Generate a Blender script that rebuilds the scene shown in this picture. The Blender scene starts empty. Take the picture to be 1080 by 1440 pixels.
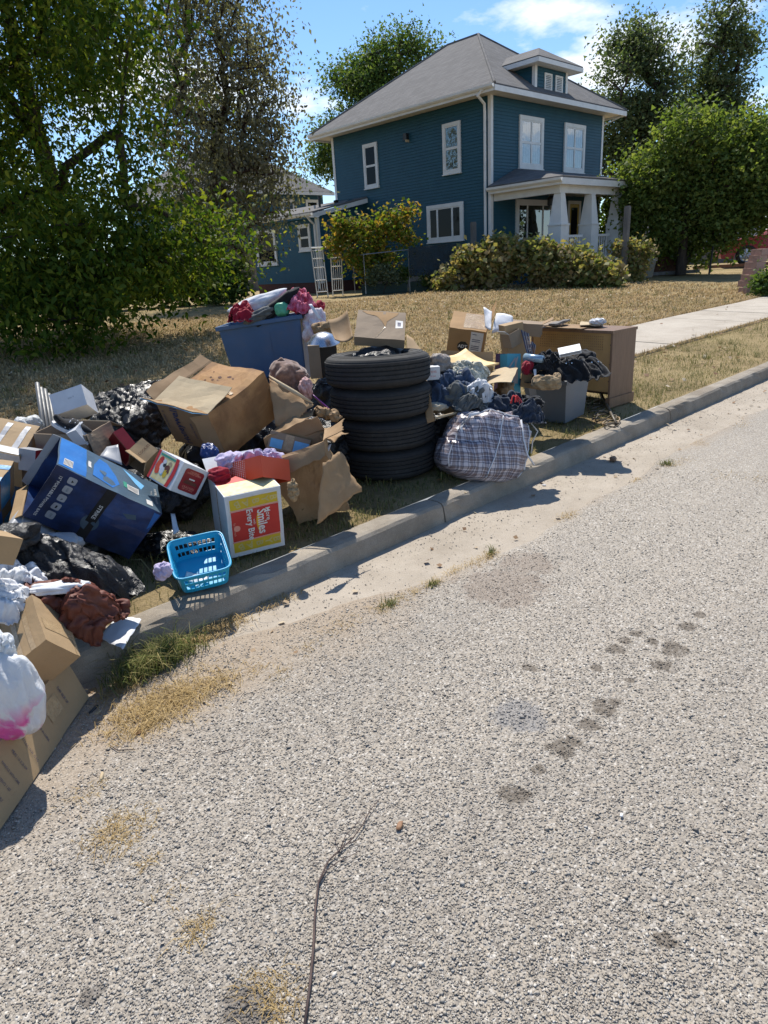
import bpy, bmesh, math, random
import numpy as np
from mathutils import Vector, Matrix, Euler

# ------------------------------------------------------------------ camera, sky, sun, exposure
S = bpy.context.scene
COL = S.collection
R_ = math.radians
FPX = 930.0                                   # focal length in px of a 1080 x 1440 frame
YAW, PITCH, ROLL, CAMH = R_(42.7548), R_(20.5198), R_(-3.6323), 1.5
cy_, sy_ = math.cos(YAW), math.sin(YAW)
FW = Vector((sy_*math.cos(PITCH), cy_*math.cos(PITCH), -math.sin(PITCH)))
r0 = Vector((cy_, -sy_, 0)); u0 = r0.cross(FW)
RT = r0*math.cos(ROLL) + u0*math.sin(ROLL); UP = RT.cross(FW)
cam_d = bpy.data.cameras.new('camera'); cam = bpy.data.objects.new('camera', cam_d); COL.objects.link(cam)
cam.matrix_world = Matrix(((RT.x, UP.x, -FW.x, 0), (RT.y, UP.y, -FW.y, 0), (RT.z, UP.z, -FW.z, CAMH), (0, 0, 0, 1)))
cam_d.sensor_fit = 'VERTICAL'; cam_d.sensor_height = 24; cam_d.lens = FPX/1440*24
cam_d.clip_start = .05; cam_d.clip_end = 3000
S.camera = cam
SUN_DIR = Vector((.6, .8, 0)).normalized()*math.cos(R_(57)) + Vector((0, 0, math.sin(R_(57))))
sun_d = bpy.data.lights.new('sun', 'SUN'); sun_d.energy = 4.3; sun_d.angle = R_(.53); sun_d.color = (1, .95, .87)
sun = bpy.data.objects.new('sun', sun_d); COL.objects.link(sun)
sun.rotation_euler = SUN_DIR.to_track_quat('Z', 'Y').to_euler(); sun.location = (0, 0, 30)
W = bpy.data.worlds.new('World'); S.world = W; W.use_nodes = True
nt = W.node_tree; nt.nodes.clear()
def wn(t, **k):
    n = nt.nodes.new(t)
    for a, b in k.items(): setattr(n, a, b)
    return n
sky = wn('ShaderNodeTexSky', sky_type='NISHITA', sun_disc=False, sun_elevation=R_(57), sun_rotation=math.atan2(.6, .8))
sky.air_density = 1.0; sky.dust_density = .35; sky.ozone_density = 2.0; sky.altitude = 300
tc = wn('ShaderNodeTexCoord'); sep = wn('ShaderNodeSeparateXYZ'); nt.links.new(tc.outputs['Generated'], sep.inputs[0])
def wm(op, a, b=None):
    n = wn('ShaderNodeMath', operation=op)
    for i, v in enumerate((a, b)):
        if v is None: continue
        if isinstance(v, (int, float)): n.inputs[i].default_value = v
        else: nt.links.new(v, n.inputs[i])
    return n.outputs[0]
den = wm('ADD', wm('MAXIMUM', sep.outputs[2], 0.0), .16)
cx_ = wm('DIVIDE', sep.outputs[0], den); cyy = wm('DIVIDE', sep.outputs[1], den)
comb = wn('ShaderNodeCombineXYZ'); nt.links.new(cx_, comb.inputs[0]); nt.links.new(cyy, comb.inputs[1]); comb.inputs[2].default_value = CLOUDZ = 12.5
cn = wn('ShaderNodeTexNoise'); cn.inputs['Scale'].default_value = 1.5; cn.inputs['Detail'].default_value = 9; cn.inputs['Roughness'].default_value = .58
nt.links.new(comb.outputs[0], cn.inputs['Vector'])
cr_ = wn('ShaderNodeValToRGB'); cr_.color_ramp.elements[0].position = .55; cr_.color_ramp.elements[1].position = .66
nt.links.new(cn.outputs['Fac'], cr_.inputs[0])
# thin haze whitens the lowest few degrees
hz = wm('POWER', wm('SUBTRACT', 1.0, wm('MINIMUM', wm('MAXIMUM', sep.outputs[2], 0.0), 1.0)), 9.0)
cf = wm('MINIMUM', wm('ADD', wm('MULTIPLY', cr_.outputs[0], .92), wm('MULTIPLY', hz, .42)), 1.0)
mixc = wn('ShaderNodeMixRGB'); nt.links.new(cf, mixc.inputs[0])
skyg = wn('ShaderNodeMixRGB', blend_type='MULTIPLY'); skyg.inputs[0].default_value = 1; nt.links.new(sky.outputs[0], skyg.inputs[1]); skyg.inputs[2].default_value = (.70, .92, 1.10, 1)
nt.links.new(skyg.outputs[0], mixc.inputs[1]); mixc.inputs[2].default_value = (7.9, 8.2, 8.5, 1)
bg = wn('ShaderNodeBackground'); bg.inputs['Strength'].default_value = .10; nt.links.new(mixc.outputs[0], bg.inputs['Color'])
wo = wn('ShaderNodeOutputWorld'); nt.links.new(bg.outputs[0], wo.inputs['Surface'])
S.view_settings.view_transform = 'Standard'; S.view_settings.look = 'None'
S.view_settings.exposure = .62; S.view_settings.gamma = 1.0; S.view_settings.use_curve_mapping = False
S.render.engine = 'CYCLES'; S.cycles.max_bounces = 6; S.cycles.diffuse_bounces = 3; S.cycles.transparent_max_bounces = 12
S.cycles.use_denoising = True

rng = np.random.default_rng(7); rnd = random.Random(7)

# ------------------------------------------------------------------ geometry helpers
def ray(x, y): return RT*((x-540)/FPX) - UP*((y-720)/FPX) + FW
def PZ(x, y, z):                               # photo pixel -> point at height z
    d = ray(x, y); t = (z-CAMH)/d.z; return Vector((d.x*t, d.y*t, z))
def PD(x, y, dist):                            # photo pixel -> point at a distance from the camera
    d = ray(x, y).normalized(); return Vector((0, 0, CAMH)) + d*dist
def gz(x, y): return .13 + .036*(min(max(y, 2.66), 13.5)-2.66)
def PG(x, y):
    z = .3
    for _ in range(40):
        p = PZ(x, y, z); z = .5*z + .5*gz(p.x, p.y)
    return p
def gzv(Y): return .13 + .036*(np.clip(Y, 2.66, 13.5)-2.66)

_G = np.random.default_rng(3).normal(size=(256, 3)); _G /= np.linalg.norm(_G, axis=1)[:, None]
_Pm = np.random.default_rng(4).permutation(256)
def pn(P):
    P = np.asarray(P, float); I = np.floor(P).astype(int); F = P-I
    U = F*F*F*(F*(F*6-15)+10); out = 0
    for dx in (0, 1):
        for dy in (0, 1):
            for dz in (0, 1):
                h = _Pm[(_Pm[(_Pm[(I[:, 0]+dx) & 255]+I[:, 1]+dy) & 255]+I[:, 2]+dz) & 255]
                g = _G[h]; d = (g*(F-np.array([dx, dy, dz]))).sum(1)
                w = (U[:, 0] if dx else 1-U[:, 0])*(U[:, 1] if dy else 1-U[:, 1])*(U[:, 2] if dz else 1-U[:, 2])
                out = out + d*w
    return out*1.6
def fbm(P, o=3): return sum(pn(P*2**k+k*17.3)/2**k for k in range(o))
def ridge(P, o=3):
    return sum((1-np.abs(pn(P*1.9**k+k*11.7)))**3/1.8**k for k in range(o))
def vnoise(P, f, seed):
    Q = P*f+seed*7.31
    return np.stack([fbm(Q, 2), fbm(Q+31.7, 2), fbm(Q+67.1, 2)], 1)

def props(o, label=None, cat=None, group=None, kind=None):
    for k, v in (('label', label), ('category', cat), ('group', group), ('kind', kind)):
        if v: o[k] = v
    return o
def thing(name, label, cat, loc=(0, 0, 0), rot=(0, 0, 0), group=None, kind=None):
    o = bpy.data.objects.new(name, None); COL.objects.link(o); o.empty_display_size = .1
    o.matrix_basis = Matrix.Translation(Vector(loc)) @ Euler([R_(a) for a in rot]).to_matrix().to_4x4()
    return props(o, label, cat, group, kind)
def wmat(o):
    m = o.matrix_basis.copy()
    while o.parent: o = o.parent; m = o.matrix_basis @ m
    return m
def mesh_obj(name, V, F, mat, parent=None, local=False, smooth=False, thick=0, label=None, cat=None, group=None, kind=None, mi=None, origin=None):
    V = np.asarray(V, float).reshape(-1, 3)
    if parent and not local:
        m = np.array(wmat(parent).inverted()); V = V@m[:3, :3].T + m[:3, 3]
    if origin is not None: V = V-np.array(origin)
    me = bpy.data.meshes.new(name)
    if isinstance(F, np.ndarray) and F.ndim == 2:
        n, k = F.shape
        me.vertices.add(len(V)); me.vertices.foreach_set('co', V.astype(np.float32).ravel())
        me.loops.add(n*k); me.loops.foreach_set('vertex_index', F.astype(np.int32).ravel())
        me.polygons.add(n); me.polygons.foreach_set('loop_start', np.arange(0, n*k, k, dtype=np.int32)); me.update(calc_edges=True)
    else: me.from_pydata([tuple(v) for v in V], [], [tuple(f) for f in F])
    for m in (mat if isinstance(mat, (list, tuple)) else [mat]): me.materials.append(m)
    if mi is not None: me.polygons.foreach_set('material_index', np.asarray(mi, dtype=np.int32))
    if smooth: me.polygons.foreach_set('use_smooth', np.ones(len(me.polygons), dtype=bool))
    me.validate(); me.update()
    o = bpy.data.objects.new(name, me); COL.objects.link(o)
    if origin is not None: o.location = origin
    if parent: o.parent = parent
    if thick:
        s = o.modifiers.new('thickness', 'SOLIDIFY'); s.thickness = thick; s.offset = -1
    return props(o, label, cat, group, kind)

class B:                                       # collects shapes for ONE mesh
    def __init__(s): s.v = []; s.f = []; s.m = []
    def add(s, V, F, mi=0):
        b = len(s.v); s.v += [tuple(v) for v in V]; s.f += [tuple(i+b for i in f) for f in F]; s.m += [mi]*len(F); return s
    def box(s, c, d, rot=None, mi=0):
        x, y, z = [a/2 for a in d]; V = [Vector((i*x, j*y, k*z)) for i in (-1, 1) for j in (-1, 1) for k in (-1, 1)]
        if rot is not None: V = [rot @ v for v in V]
        return s.add([v+Vector(c) for v in V], [(0, 1, 3, 2), (4, 6, 7, 5), (0, 4, 5, 1), (2, 3, 7, 6), (0, 2, 6, 4), (1, 5, 7, 3)], mi)
    def bx(s, x0, x1, y0, y1, z0, z1, mi=0):
        return s.box(((x0+x1)/2, (y0+y1)/2, (z0+z1)/2), (abs(x1-x0), abs(y1-y0), abs(z1-z0)), None, mi)
    def tube(s, pts, r, n=8, mi=0, cap=True):
        pts = [Vector(p) for p in pts]; rr = r if isinstance(r, (list, tuple)) else [r]*len(pts); V = []; F = []
        for i, p in enumerate(pts):
            d = (pts[min(i+1, len(pts)-1)]-pts[max(i-1, 0)]).normalized()
            a = d.cross(Vector((0, 0, 1)) if abs(d.z) < .9 else Vector((1, 0, 0))).normalized(); b = d.cross(a)
            V += [p+(a*math.cos(t*2*math.pi/n)+b*math.sin(t*2*math.pi/n))*rr[i] for t in range(n)]
        for i in range(len(pts)-1):
            F += [(i*n+j, i*n+(j+1) % n, (i+1)*n+(j+1) % n, (i+1)*n+j) for j in range(n)]
        if cap: F += [tuple(range(n))[::-1], tuple((len(pts)-1)*n+j for j in range(n))]
        return s.add(V, F, mi)
    def lathe(s, prof, n=32, c=(0, 0, 0), axis=None, closed=False, mi=0, rfun=None):
        V = []; F = []; m = len(prof)
        for i in range(n):
            t = 2*math.pi*i/n
            for j, (r, z) in enumerate(prof):
                q = r+(rfun(t, j) if rfun else 0); V.append(Vector((q*math.cos(t), q*math.sin(t), z)))
        if axis is not None:
            qr = Vector(axis).to_track_quat('Z', 'Y'); V = [qr @ v for v in V]
        V = [v+Vector(c) for v in V]
        for i in range(n):
            for j in range(m if closed else m-1):
                a, b = i*m+j, i*m+(j+1) % m; c2, d = ((i+1) % n)*m+(j+1) % m, ((i+1) % n)*m+j
                F.append((a, d, c2, b))
        return s.add(V, F, mi)
    def prism(s, poly, a, b, mi=0):             # polygon list of 2-D points mapped by functions a(p), b(p) to the two ends
        n = len(poly); V = [a(p) for p in poly]+[b(p) for p in poly]
        F = [tuple(range(n))[::-1], tuple(range(n, 2*n))]+[(i, (i+1) % n, n+(i+1) % n, n+i) for i in range(n)]
        return s.add(V, F, mi)
    def quad(s, a, b, c, d, mi=0): return s.add([a, b, c, d], [(0, 1, 2, 3)], mi)
    def build(s, name, mat, parent=None, smooth=False, **k):
        if isinstance(mat, (list, tuple)): k['mi'] = s.m
        return mesh_obj(name, s.v, s.f, mat, parent, smooth=smooth, **k)

# ------------------------------------------------------------------ materials
class NT:
    def __init__(s, name):
        s.m = bpy.data.materials.new(name); s.m.use_nodes = True; s.t = s.m.node_tree; s.t.nodes.clear()
        s.out = s.n('ShaderNodeOutputMaterial')
    def n(s, t, **k):
        n = s.t.nodes.new(t)
        for a, b in k.items(): setattr(n, a, b)
        return n
    def l(s, a, b): s.t.links.new(a, b)
    def set(s, n, i, v):
        if v is None: return
        if hasattr(v, 'is_output'): s.l(v, n.inputs[i])
        else: n.inputs[i].default_value = v
    def math(s, op, a, b=None, c=None, clamp=False):
        n = s.n('ShaderNodeMath', operation=op, use_clamp=clamp)
        for i, v in enumerate((a, b, c)): s.set(n, i, v)
        return n.outputs[0]
    def ramp(s, fac, stops, interp='LINEAR'):
        n = s.n('ShaderNodeValToRGB'); cr = n.color_ramp; cr.interpolation = interp
        while len(cr.elements) < len(stops): cr.elements.new(.5)
        for e, (p, c) in zip(cr.elements, stops): e.position = p; e.color = (*c, 1) if len(c) == 3 else c
        s.l(fac, n.inputs[0]); return n.outputs[0]
    def mix(s, f, a, b, mode='MIX'):
        n = s.n('ShaderNodeMixRGB', blend_type=mode)
        for i, v in enumerate((f, a, b)):
            if isinstance(v, tuple) and len(v) == 3: v = (*v, 1)
            s.set(n, i, v)
        return n.outputs[0]
    def noise(s, vec, scale, detail=4, rough=.55, dist=0, out='Fac'):
        n = s.n('ShaderNodeTexNoise'); n.inputs['Scale'].default_value = scale; n.inputs['Detail'].default_value = detail
        n.inputs['Roughness'].default_value = rough; n.inputs['Distortion'].default_value = dist
        if vec is not None: s.l(vec, n.inputs['Vector'])
        return n.outputs[out]
    def coord(s, kind='Object', scale=None, rot=None):
        c = s.n('ShaderNodeTexCoord').outputs[kind]
        if scale or rot:
            m = s.n('ShaderNodeMapping'); s.l(c, m.inputs[0])
            if scale: m.inputs['Scale'].default_value = scale
            if rot: m.inputs['Rotation'].default_value = rot
            c = m.outputs[0]
        return c
    def pos(s): return s.n('ShaderNodeNewGeometry').outputs['Position']
    def island(s): return s.n('ShaderNodeNewGeometry').outputs['Random Per Island']
    def bump(s, h, strength=.3, dist=.01, normal=None):
        n = s.n('ShaderNodeBump'); n.inputs['Strength'].default_value = strength; n.inputs['Distance'].default_value = dist
        s.l(h, n.inputs['Height'])
        if normal is not None: s.l(normal, n.inputs['Normal'])
        return n.outputs[0]
    def pbr(s, col, rough=.7, normal=None, metal=0, spec=.4, coat=0, sheen=0, trans=0, transcol=None):
        p = s.n('ShaderNodeBsdfPrincipled')
        if isinstance(col, tuple) and len(col) == 3: col = (*col, 1)
        s.set(p, 'Base Color', col); s.set(p, 'Roughness', rough); s.set(p, 'Metallic', metal)
        s.set(p, 'Specular IOR Level', spec); s.set(p, 'Coat Weight', coat); s.set(p, 'Sheen Weight', sheen)
        if normal is not None: s.l(normal, p.inputs['Normal'])
        sh = p.outputs[0]
        if trans:
            t = s.n('ShaderNodeBsdfTranslucent'); s.set(t, 'Color', transcol if transcol is not None else col)
            if normal is not None: s.l(normal, t.inputs['Normal'])
            mx = s.n('ShaderNodeMixShader'); mx.inputs[0].default_value = trans; s.l(sh, mx.inputs[1]); s.l(t.outputs[0], mx.inputs[2]); sh = mx.outputs[0]
        s.l(sh, s.out.inputs['Surface']); return s.m

def simple(name, a, b=None, scale=12, rough=.7, bump=.0, bscale=60, metal=0, spec=.4, coat=0, sheen=0, trans=0, stretch=None, detail=5, dirt=0, coord='Object'):
    t = NT(name); c = t.coord(coord, stretch)
    b = b or tuple(x*.78 for x in a)
    f = t.noise(c, scale, detail); col = t.ramp(f, [(.32, b), (.66, a)])
    if dirt:
        d = t.noise(c, 3.3, 6, .65); col = t.mix(t.math('MULTIPLY', t.ramp(d, [(.5, (0, 0, 0)), (.72, (1, 1, 1))]), dirt), col, (.16, .12, .085))
    nm = t.bump(t.noise(c, bscale, 5), bump, .01) if bump else None
    rf = t.ramp(t.noise(c, scale*2.3, 3), [(.3, (rough*.85,)*3), (.7, (min(1, rough*1.1),)*3)])
    return t.pbr(col, rf, nm, metal, spec, coat, sheen, trans)
def leafmat(name, cols, trans=.38, rough=.6, spec=.12):
    t = NT(name); i = t.island(); n = t.noise(t.pos(), .9, 3)
    f = t.math('ADD', t.math('MULTIPLY', i, .5), t.math('MULTIPLY', n, .5))
    st = [(.12+.76*k/(len(cols)-1), c) for k, c in enumerate(cols)]
    col = t.ramp(f, st); tc_ = t.mix(1.0, col, (1.25, 1.3, .55), 'MULTIPLY')
    return t.pbr(col, rough, None, 0, spec, trans=trans, transcol=tc_)
def cardboard(name, a=(.36, .245, .135), b=None, stain=0, tint=None):
    t = NT(name); c = t.coord('Object'); b = b or tuple(x*.8 for x in a)
    col = t.ramp(t.noise(c, 5, 6, .6), [(.3, b), (.7, a)])
    fib = t.noise(t.coord('Object', (6, 6, 90)), 9, 3); col = t.mix(t.math('MULTIPLY', fib, .22), col, (.2, .13, .07))
    sp = t.noise(c, 140, 2); col = t.mix(t.math('MULTIPLY', t.ramp(sp, [(.6, (0, 0, 0)), (.75, (1, 1, 1))]), .18), col, (.12, .08, .05))
    if stain:
        s_ = t.noise(c, 3.2, 7, .62, .6); col = t.mix(t.math('MULTIPLY', t.ramp(s_, [(.47, (0, 0, 0)), (.6, (1, 1, 1))]), stain), col, (.17, .085, .035))
    wv = t.n('ShaderNodeTexWave'); wv.inputs['Scale'].default_value = 62; wv.bands_direction = 'X'; t.l(c, wv.inputs['Vector'])
    nm = t.bump(t.noise(c, 26, 5), .25, .006)
    nm = t.bump(wv.outputs['Fac'], .06, .002, nm)
    return t.pbr(col, .78, nm, 0, .3)
def cloth(name, a, b=None, rough=.9, scale=18, weave=320, sheen=.2, trans=0):
    t = NT(name); c = t.coord('Object'); b = b or tuple(x*.7 for x in a)
    col = t.ramp(t.noise(c, scale, 4), [(.35, b), (.65, a)])
    nm = t.bump(t.noise(c, weave, 2), .18, .003); nm = t.bump(t.noise(c, 22, 5, .6), .35, .012, nm)
    return t.pbr(col, rough, nm, 0, .2, 0, sheen, trans)
def plastic_bag(name, a, rough=.22, spec=.6, trans=0):
    t = NT(name); c = t.coord('Object')
    n1 = t.noise(c, 14, 6, .65, 1.2); nm = t.bump(n1, .8, .02); nm = t.bump(t.noise(t.coord('Object', (1, 1, 6)), 30, 4, .6, 2), .5, .008, nm)
    return t.pbr(a, rough, nm, 0, spec, trans=trans)
M = {}
CB = [cardboard('cardboard tan', (.40, .275, .15)), cardboard('cardboard brown', (.31, .20, .105)), cardboard('cardboard grey brown', (.30, .225, .155)), cardboard('cardboard stained', (.40, .225, .09), (.30, .15, .055), .75), cardboard('cardboard pale', (.52, .42, .27), (.44, .34, .21)), cardboard('kraft paper', (.38, .25, .135), (.27, .17, .085), .25), cardboard('cardboard orange brown', (.40, .235, .10))]
M['white'] = simple('white board', (.60, .61, .62), (.5, .51, .53), 9, .6, .1)
M['white_paper'] = simple('white paper', (.66, .66, .67), (.57, .58, .61), 14, .8, .2, 25)
M['label_white'] = simple('white print', (.66, .64, .6), (.55, .53, .5), 40, .6)
M['red'] = simple('red print', (.50, .028, .022), (.42, .02, .016), 12, .5, .05, 40)
M['dark_red'] = simple('dark red print', (.27, .012, .02), (.2, .01, .015), 12, .45)
M['yellow'] = simple('mustard yellow print', (.58, .40, .02), (.48, .33, .02), 22, .55)
M['salmon'] = simple('salmon print', (.75, .28, .2), None, 12, .55)
M['gold'] = simple('golden yellow print', (.72, .36, .02), None, 12, .55)
M['black'] = simple('black print', (.018, .018, .02), None, 12, .5)
M['dkblue_print'] = simple('navy print', (.035, .045, .11), None, 12, .6)
M['cream'] = simple('cream print', (.7, .62, .36), (.62, .5, .2), 30, .55)
M['green'] = simple('green print', (.05, .3, .2), None, 12, .5)
M['orange'] = simple('orange red board', (.62, .075, .02), (.5, .05, .015), 8, .45, .08)
M['blue_tape'] = simple('blue tape', (.06, .26, .5), (.04, .19, .42), 22, .4, .3, 30)
M['skyblue'] = simple('pale blue print', (.16, .42, .66), (.12, .35, .58), 22, .6)
M['icon'] = simple('silver icon', (.34, .35, .37), None, 9, .4)
M['tape'] = simple('parcel tape', (.42, .30, .17), (.33, .23, .13), 30, .28, .3, 40)
M['tan_fabric'] = cloth('tan fur', (.42, .3, .17), (.28, .19, .1))
# ------------------------------------------------------------------ boxes, heaps, sheets
class Carton:
    FACES = {'F': ((-1, -1, -1), (2, 0, 0), (0, 0, 2), (0, -1, 0)), 'B': ((1, 1, -1), (-2, 0, 0), (0, 0, 2), (0, 1, 0)),
             'L': ((-1, 1, -1), (0, -2, 0), (0, 0, 2), (-1, 0, 0)), 'R': ((1, -1, -1), (0, 2, 0), (0, 0, 2), (1, 0, 0)),
             'T': ((-1, -1, 1), (2, 0, 0), (0, 2, 0), (0, 0, 1)), 'D': ((-1, 1, -1), (2, 0, 0), (0, -2, 0), (0, 0, -1))}
    def __init__(s, name, label, cat, loc, rot, dims, mat, open_='', amp=.004, freq=7, seed=0, thick=.004, taper=1.0, group=None, bulge=.0, body='body', n=9, crush=0):
        s.d = np.array(dims)/2; s.amp = amp; s.freq = freq; s.seed = seed+1.3; s.taper = taper; s.bulge = bulge; s.crush = crush
        s.root = thing(name, label, cat, loc, rot, group); s.mat = mat
        V = []; F = []; key = {}; mi = []
        mats = mat if isinstance(mat, dict) else {'*': mat}; ml = list(mats.values()); mk = list(mats.keys())
        for k in 'FBLRTD':
            if k in open_: continue
            o, U, Vv, _ = [np.array(a, float) for a in s.FACES[k]]
            idx = {}
            for i in range(n+1):
                for j in range(n+1):
                    p = o+U*i/n+Vv*j/n; kk = tuple(np.round(p, 4))
                    if kk not in key: key[kk] = len(V); V.append(p)
                    idx[i, j] = key[kk]
            fl = [(idx[i, j], idx[i+1, j], idx[i+1, j+1], idx[i, j+1]) for i in range(n) for j in range(n)]
            F += fl; mi += [mk.index(k) if k in mk else 0]*len(fl)
        s.body = mesh_obj(body, s.shape(np.array(V)), F, ml, s.root, local=True, thick=thick, mi=mi)
    def shape(s, P):                            # unit cube -> real shape, one smooth bent field for body, print and tape
        P = np.array(P, float); Q = P*s.d
        t = s.taper+(1-s.taper)*(np.clip(P[:, 2:3], -1, 1)+1)/2; Q[:, :2] *= t
        if s.bulge:
            w = (1-P**2).clip(0); 
            for a in range(3):
                b, c = [k for k in range(3) if k != a]; Q[:, a] += np.sign(P[:, a])*(np.abs(P[:, a]) > .98)*s.bulge*w[:, b]*w[:, c]
        Q = Q+s.amp*vnoise(Q, s.freq, s.seed)
        if s.crush: Q = Q+s.crush*(ridge(Q*9+s.seed*3, 2)-.8)[:, None]*vnoise(Q, 3, s.seed+5)
        return Q
    def fp(s, k, uv, off=0):
        o, U, V, nrm = [np.array(a, float) for a in s.FACES[k]]; uv = np.asarray(uv, float)
        P = o+uv[:, :1]*U+uv[:, 1:2]*V; Q = s.shape(P)
        return Q+nrm*off
    def sheet(s, k, u0, u1, v0, v1, mat, name, off=.0012, nu=6, nv=6, wave=0, label=None, shape=None):
        uv = [(u0+(u1-u0)*i/nu, v0+(v1-v0)*j/nv) for i in range(nu+1) for j in range(nv+1)]
        if shape: uv = [shape(*p) for p in uv]
        Q = s.fp(k, uv, off); F = [(i*(nv+1)+j, (i+1)*(nv+1)+j, (i+1)*(nv+1)+j+1, i*(nv+1)+j+1) for i in range(nu) for j in range(nv)]
        return mesh_obj(name, Q, F, mat, s.root, local=True, label=label)
    def poly(s, k, pts, mat, name, off=.0014, label=None):
        c = np.mean(pts, axis=0); Q = s.fp(k, [tuple(c)]+list(pts), off); n = len(pts)
        return mesh_obj(name, Q, [(0, 1+i, 1+(i+1) % n) for i in range(n)], mat, s.root, local=True, label=label)
    def disc(s, k, u, v, r, mat, name, n=20, off=.0016, asp=1, label=None, rx=None):
        o, U, V, _ = s.FACES[k]; lu = np.linalg.norm(np.array(U)*s.d); lv = np.linalg.norm(np.array(V)*s.d)
        return s.poly(k, [(u+r*(rx or 1)*math.cos(2*math.pi*(i+.5)/n)/lu, v+r*asp*math.sin(2*math.pi*(i+.5)/n)/lv) for i in range(n)], mat, name, off, label)
    def text(s, k, txt, u, v, size, mat, rot=0, name='lettering', off=.002, align='CENTER', bold=0, squeeze=1):
        cu = bpy.data.curves.new(name, 'FONT'); cu.body = txt; cu.size = size; cu.align_x = align; cu.align_y = 'CENTER'; cu.resolution_u = 2; cu.offset = bold*size
        ob = bpy.data.objects.new(name, cu); COL.objects.link(ob); dg = bpy.context.evaluated_depsgraph_get()
        me = ob.evaluated_get(dg).to_mesh(); V = np.array([v.co[:] for v in me.vertices]); F = [tuple(p.vertices) for p in me.polygons]
        ob.evaluated_get(dg).to_mesh_clear(); bpy.data.objects.remove(ob); bpy.data.curves.remove(cu)
        if len(V) == 0: return
        o, U, Vv, _ = s.FACES[k]; lu = np.linalg.norm(np.array(U)*s.d); lv = np.linalg.norm(np.array(Vv)*s.d)
        a = R_(rot); x = V[:, 0]*squeeze; y = V[:, 1]; uv = np.stack([u+(x*math.cos(a)-y*math.sin(a))/lu, v+(x*math.sin(a)+y*math.cos(a))/lv], 1)
        return mesh_obj(name, s.fp(k, uv, off), F, mat, s.root, local=True)
    def flap(s, k, edge, length, ang, mat=None, shrink=.02, curl=0, label=None, thick=.004, name='flap', n=6, rag=0):
        o, U, V, nrm = [np.array(a, float) for a in s.FACES[k]]
        A, Bq, inn = {'v0': (o, o+U, V), 'v1': (o+U+V, o+V, -V), 'u0': (o+V, o, U), 'u1': (o+U, o+U+V, -U)}[edge]
        a, b = s.shape(np.array([A, Bq])); i_ = (inn*s.d)/np.linalg.norm(inn*s.d); P = []
        for q in range(n+1):
            f = q/n; th = R_(ang+curl*f); 
            for p in range(n+1):
                g = p/n; g2 = shrink*f+(1-2*shrink*f)*g
                P.append(a+(b-a)*g2+(i_*math.cos(th)+nrm*math.sin(th))*length*f*(1+rag*(math.sin(p*2.9+s.seed)*.5 if q == n else 0)))
        P = np.array(P); P += s.amp*.8*vnoise(P, s.freq, s.seed+3); P[:n+1] = [a+(b-a)*p/n for p in range(n+1)]
        F = [(q*(n+1)+p, q*(n+1)+p+1, (q+1)*(n+1)+p+1, (q+1)*(n+1)+p) for q in range(n) for p in range(n)]
        m = mat or (s.mat['*'] if isinstance(s.mat, dict) else s.mat)
        return mesh_obj(name, P, F, m, s.root, local=True, thick=thick, label=label)

def ico(sub):
    bm = bmesh.new(); bmesh.ops.create_icosphere(bm, subdivisions=sub, radius=1)
    V = np.array([v.co[:] for v in bm.verts]); F = np.array([[v.index for v in f.verts] for f in bm.faces]); bm.free(); return V, F
_ICO = {k: ico(k) for k in (2, 3, 4, 5)}
def _edges(F):
    e = np.sort(np.concatenate([F[:, [0, 1]], F[:, [1, 2]], F[:, [2, 0]]]), 1); return np.unique(e, axis=0)
_EDG = {k: _edges(v[1]) for k, v in _ICO.items()}
def wrinkle(P, E, ex=1.3, it=70, keep=.035, bend=.2, seed=0, axis=None, noise=.03):
    """give a closed skin more length than its shape needs, so it buckles into folds like cloth or film"""
    n = len(P); i, j = E[:, 0], E[:, 1]; deg = np.bincount(i, minlength=n)+np.bincount(j, minlength=n); d = P[j]-P[i]; l = np.linalg.norm(d, axis=1)+1e-9; r = np.random.default_rng(seed+1)
    size = np.ptp(P, axis=0).max(); a = np.array(axis if axis is not None else r.normal(size=3), float); a /= np.linalg.norm(a)
    L0 = l*(1+(ex-1)*(.35+1.0*np.abs((d/l[:, None])@a)))
    X = P+size*noise*vnoise(P/size, 5, seed)+r.normal(size=P.shape)*l.mean()*.25
    acc = lambda v: np.stack([np.bincount(i, v[:, k], n)-np.bincount(j, v[:, k], n) for k in range(3)], 1)
    nb = lambda Q: np.stack([np.bincount(i, Q[j, k], n)+np.bincount(j, Q[i, k], n) for k in range(3)], 1)/deg[:, None]
    for q in range(it):
        d = X[j]-X[i]; ll = np.linalg.norm(d, axis=1)+1e-9
        X = X+1.6*acc(d*((ll-L0)/ll*.5)[:, None])/deg[:, None]*2
        X = X+(bend if q < it-6 else .12)*(nb(X)-X)+keep*(P-X)
    return X
def heap(name, label, cat, c, rad, mat, rot=(0, 0, 0), seed=0, amp=.25, freq=2.2, sub=4, k=2.6, parent=None, stretch=(1, 1, 1), group=None, kind=None, lump=.2, ex=None, bend=None):
    V, F = _ICO[sub]; soft = not ('bag' in name or 'film' in name)
    q = V/((np.abs(V)**k).sum(1)**(1/k))[:, None]
    P = q*(1+lump*fbm(q*1.3+seed*3.7, 2))[:, None]*np.array(rad)
    if ex is None: ex = 1+min(.6, 2.1*amp)
    if amp > .07 and sub > 3: P = wrinkle(P, _EDG[sub], ex, 80 if sub == 4 else 110, .03, bend or (.22 if soft else .14), seed, np.array(stretch)-.6 if max(stretch) != min(stretch) else None)
    elif sub > 2: P = P*(1+amp*.5*(ridge(q*freq+seed, 2)-1))[:, None]
    m = np.array(Euler([R_(a) for a in rot]).to_matrix()); P = P@m.T+np.array(c)
    return mesh_obj(name, P, F, mat, parent, smooth=True, label=label, cat=cat, group=group, kind=kind, origin=None if parent else tuple(c))
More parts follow.
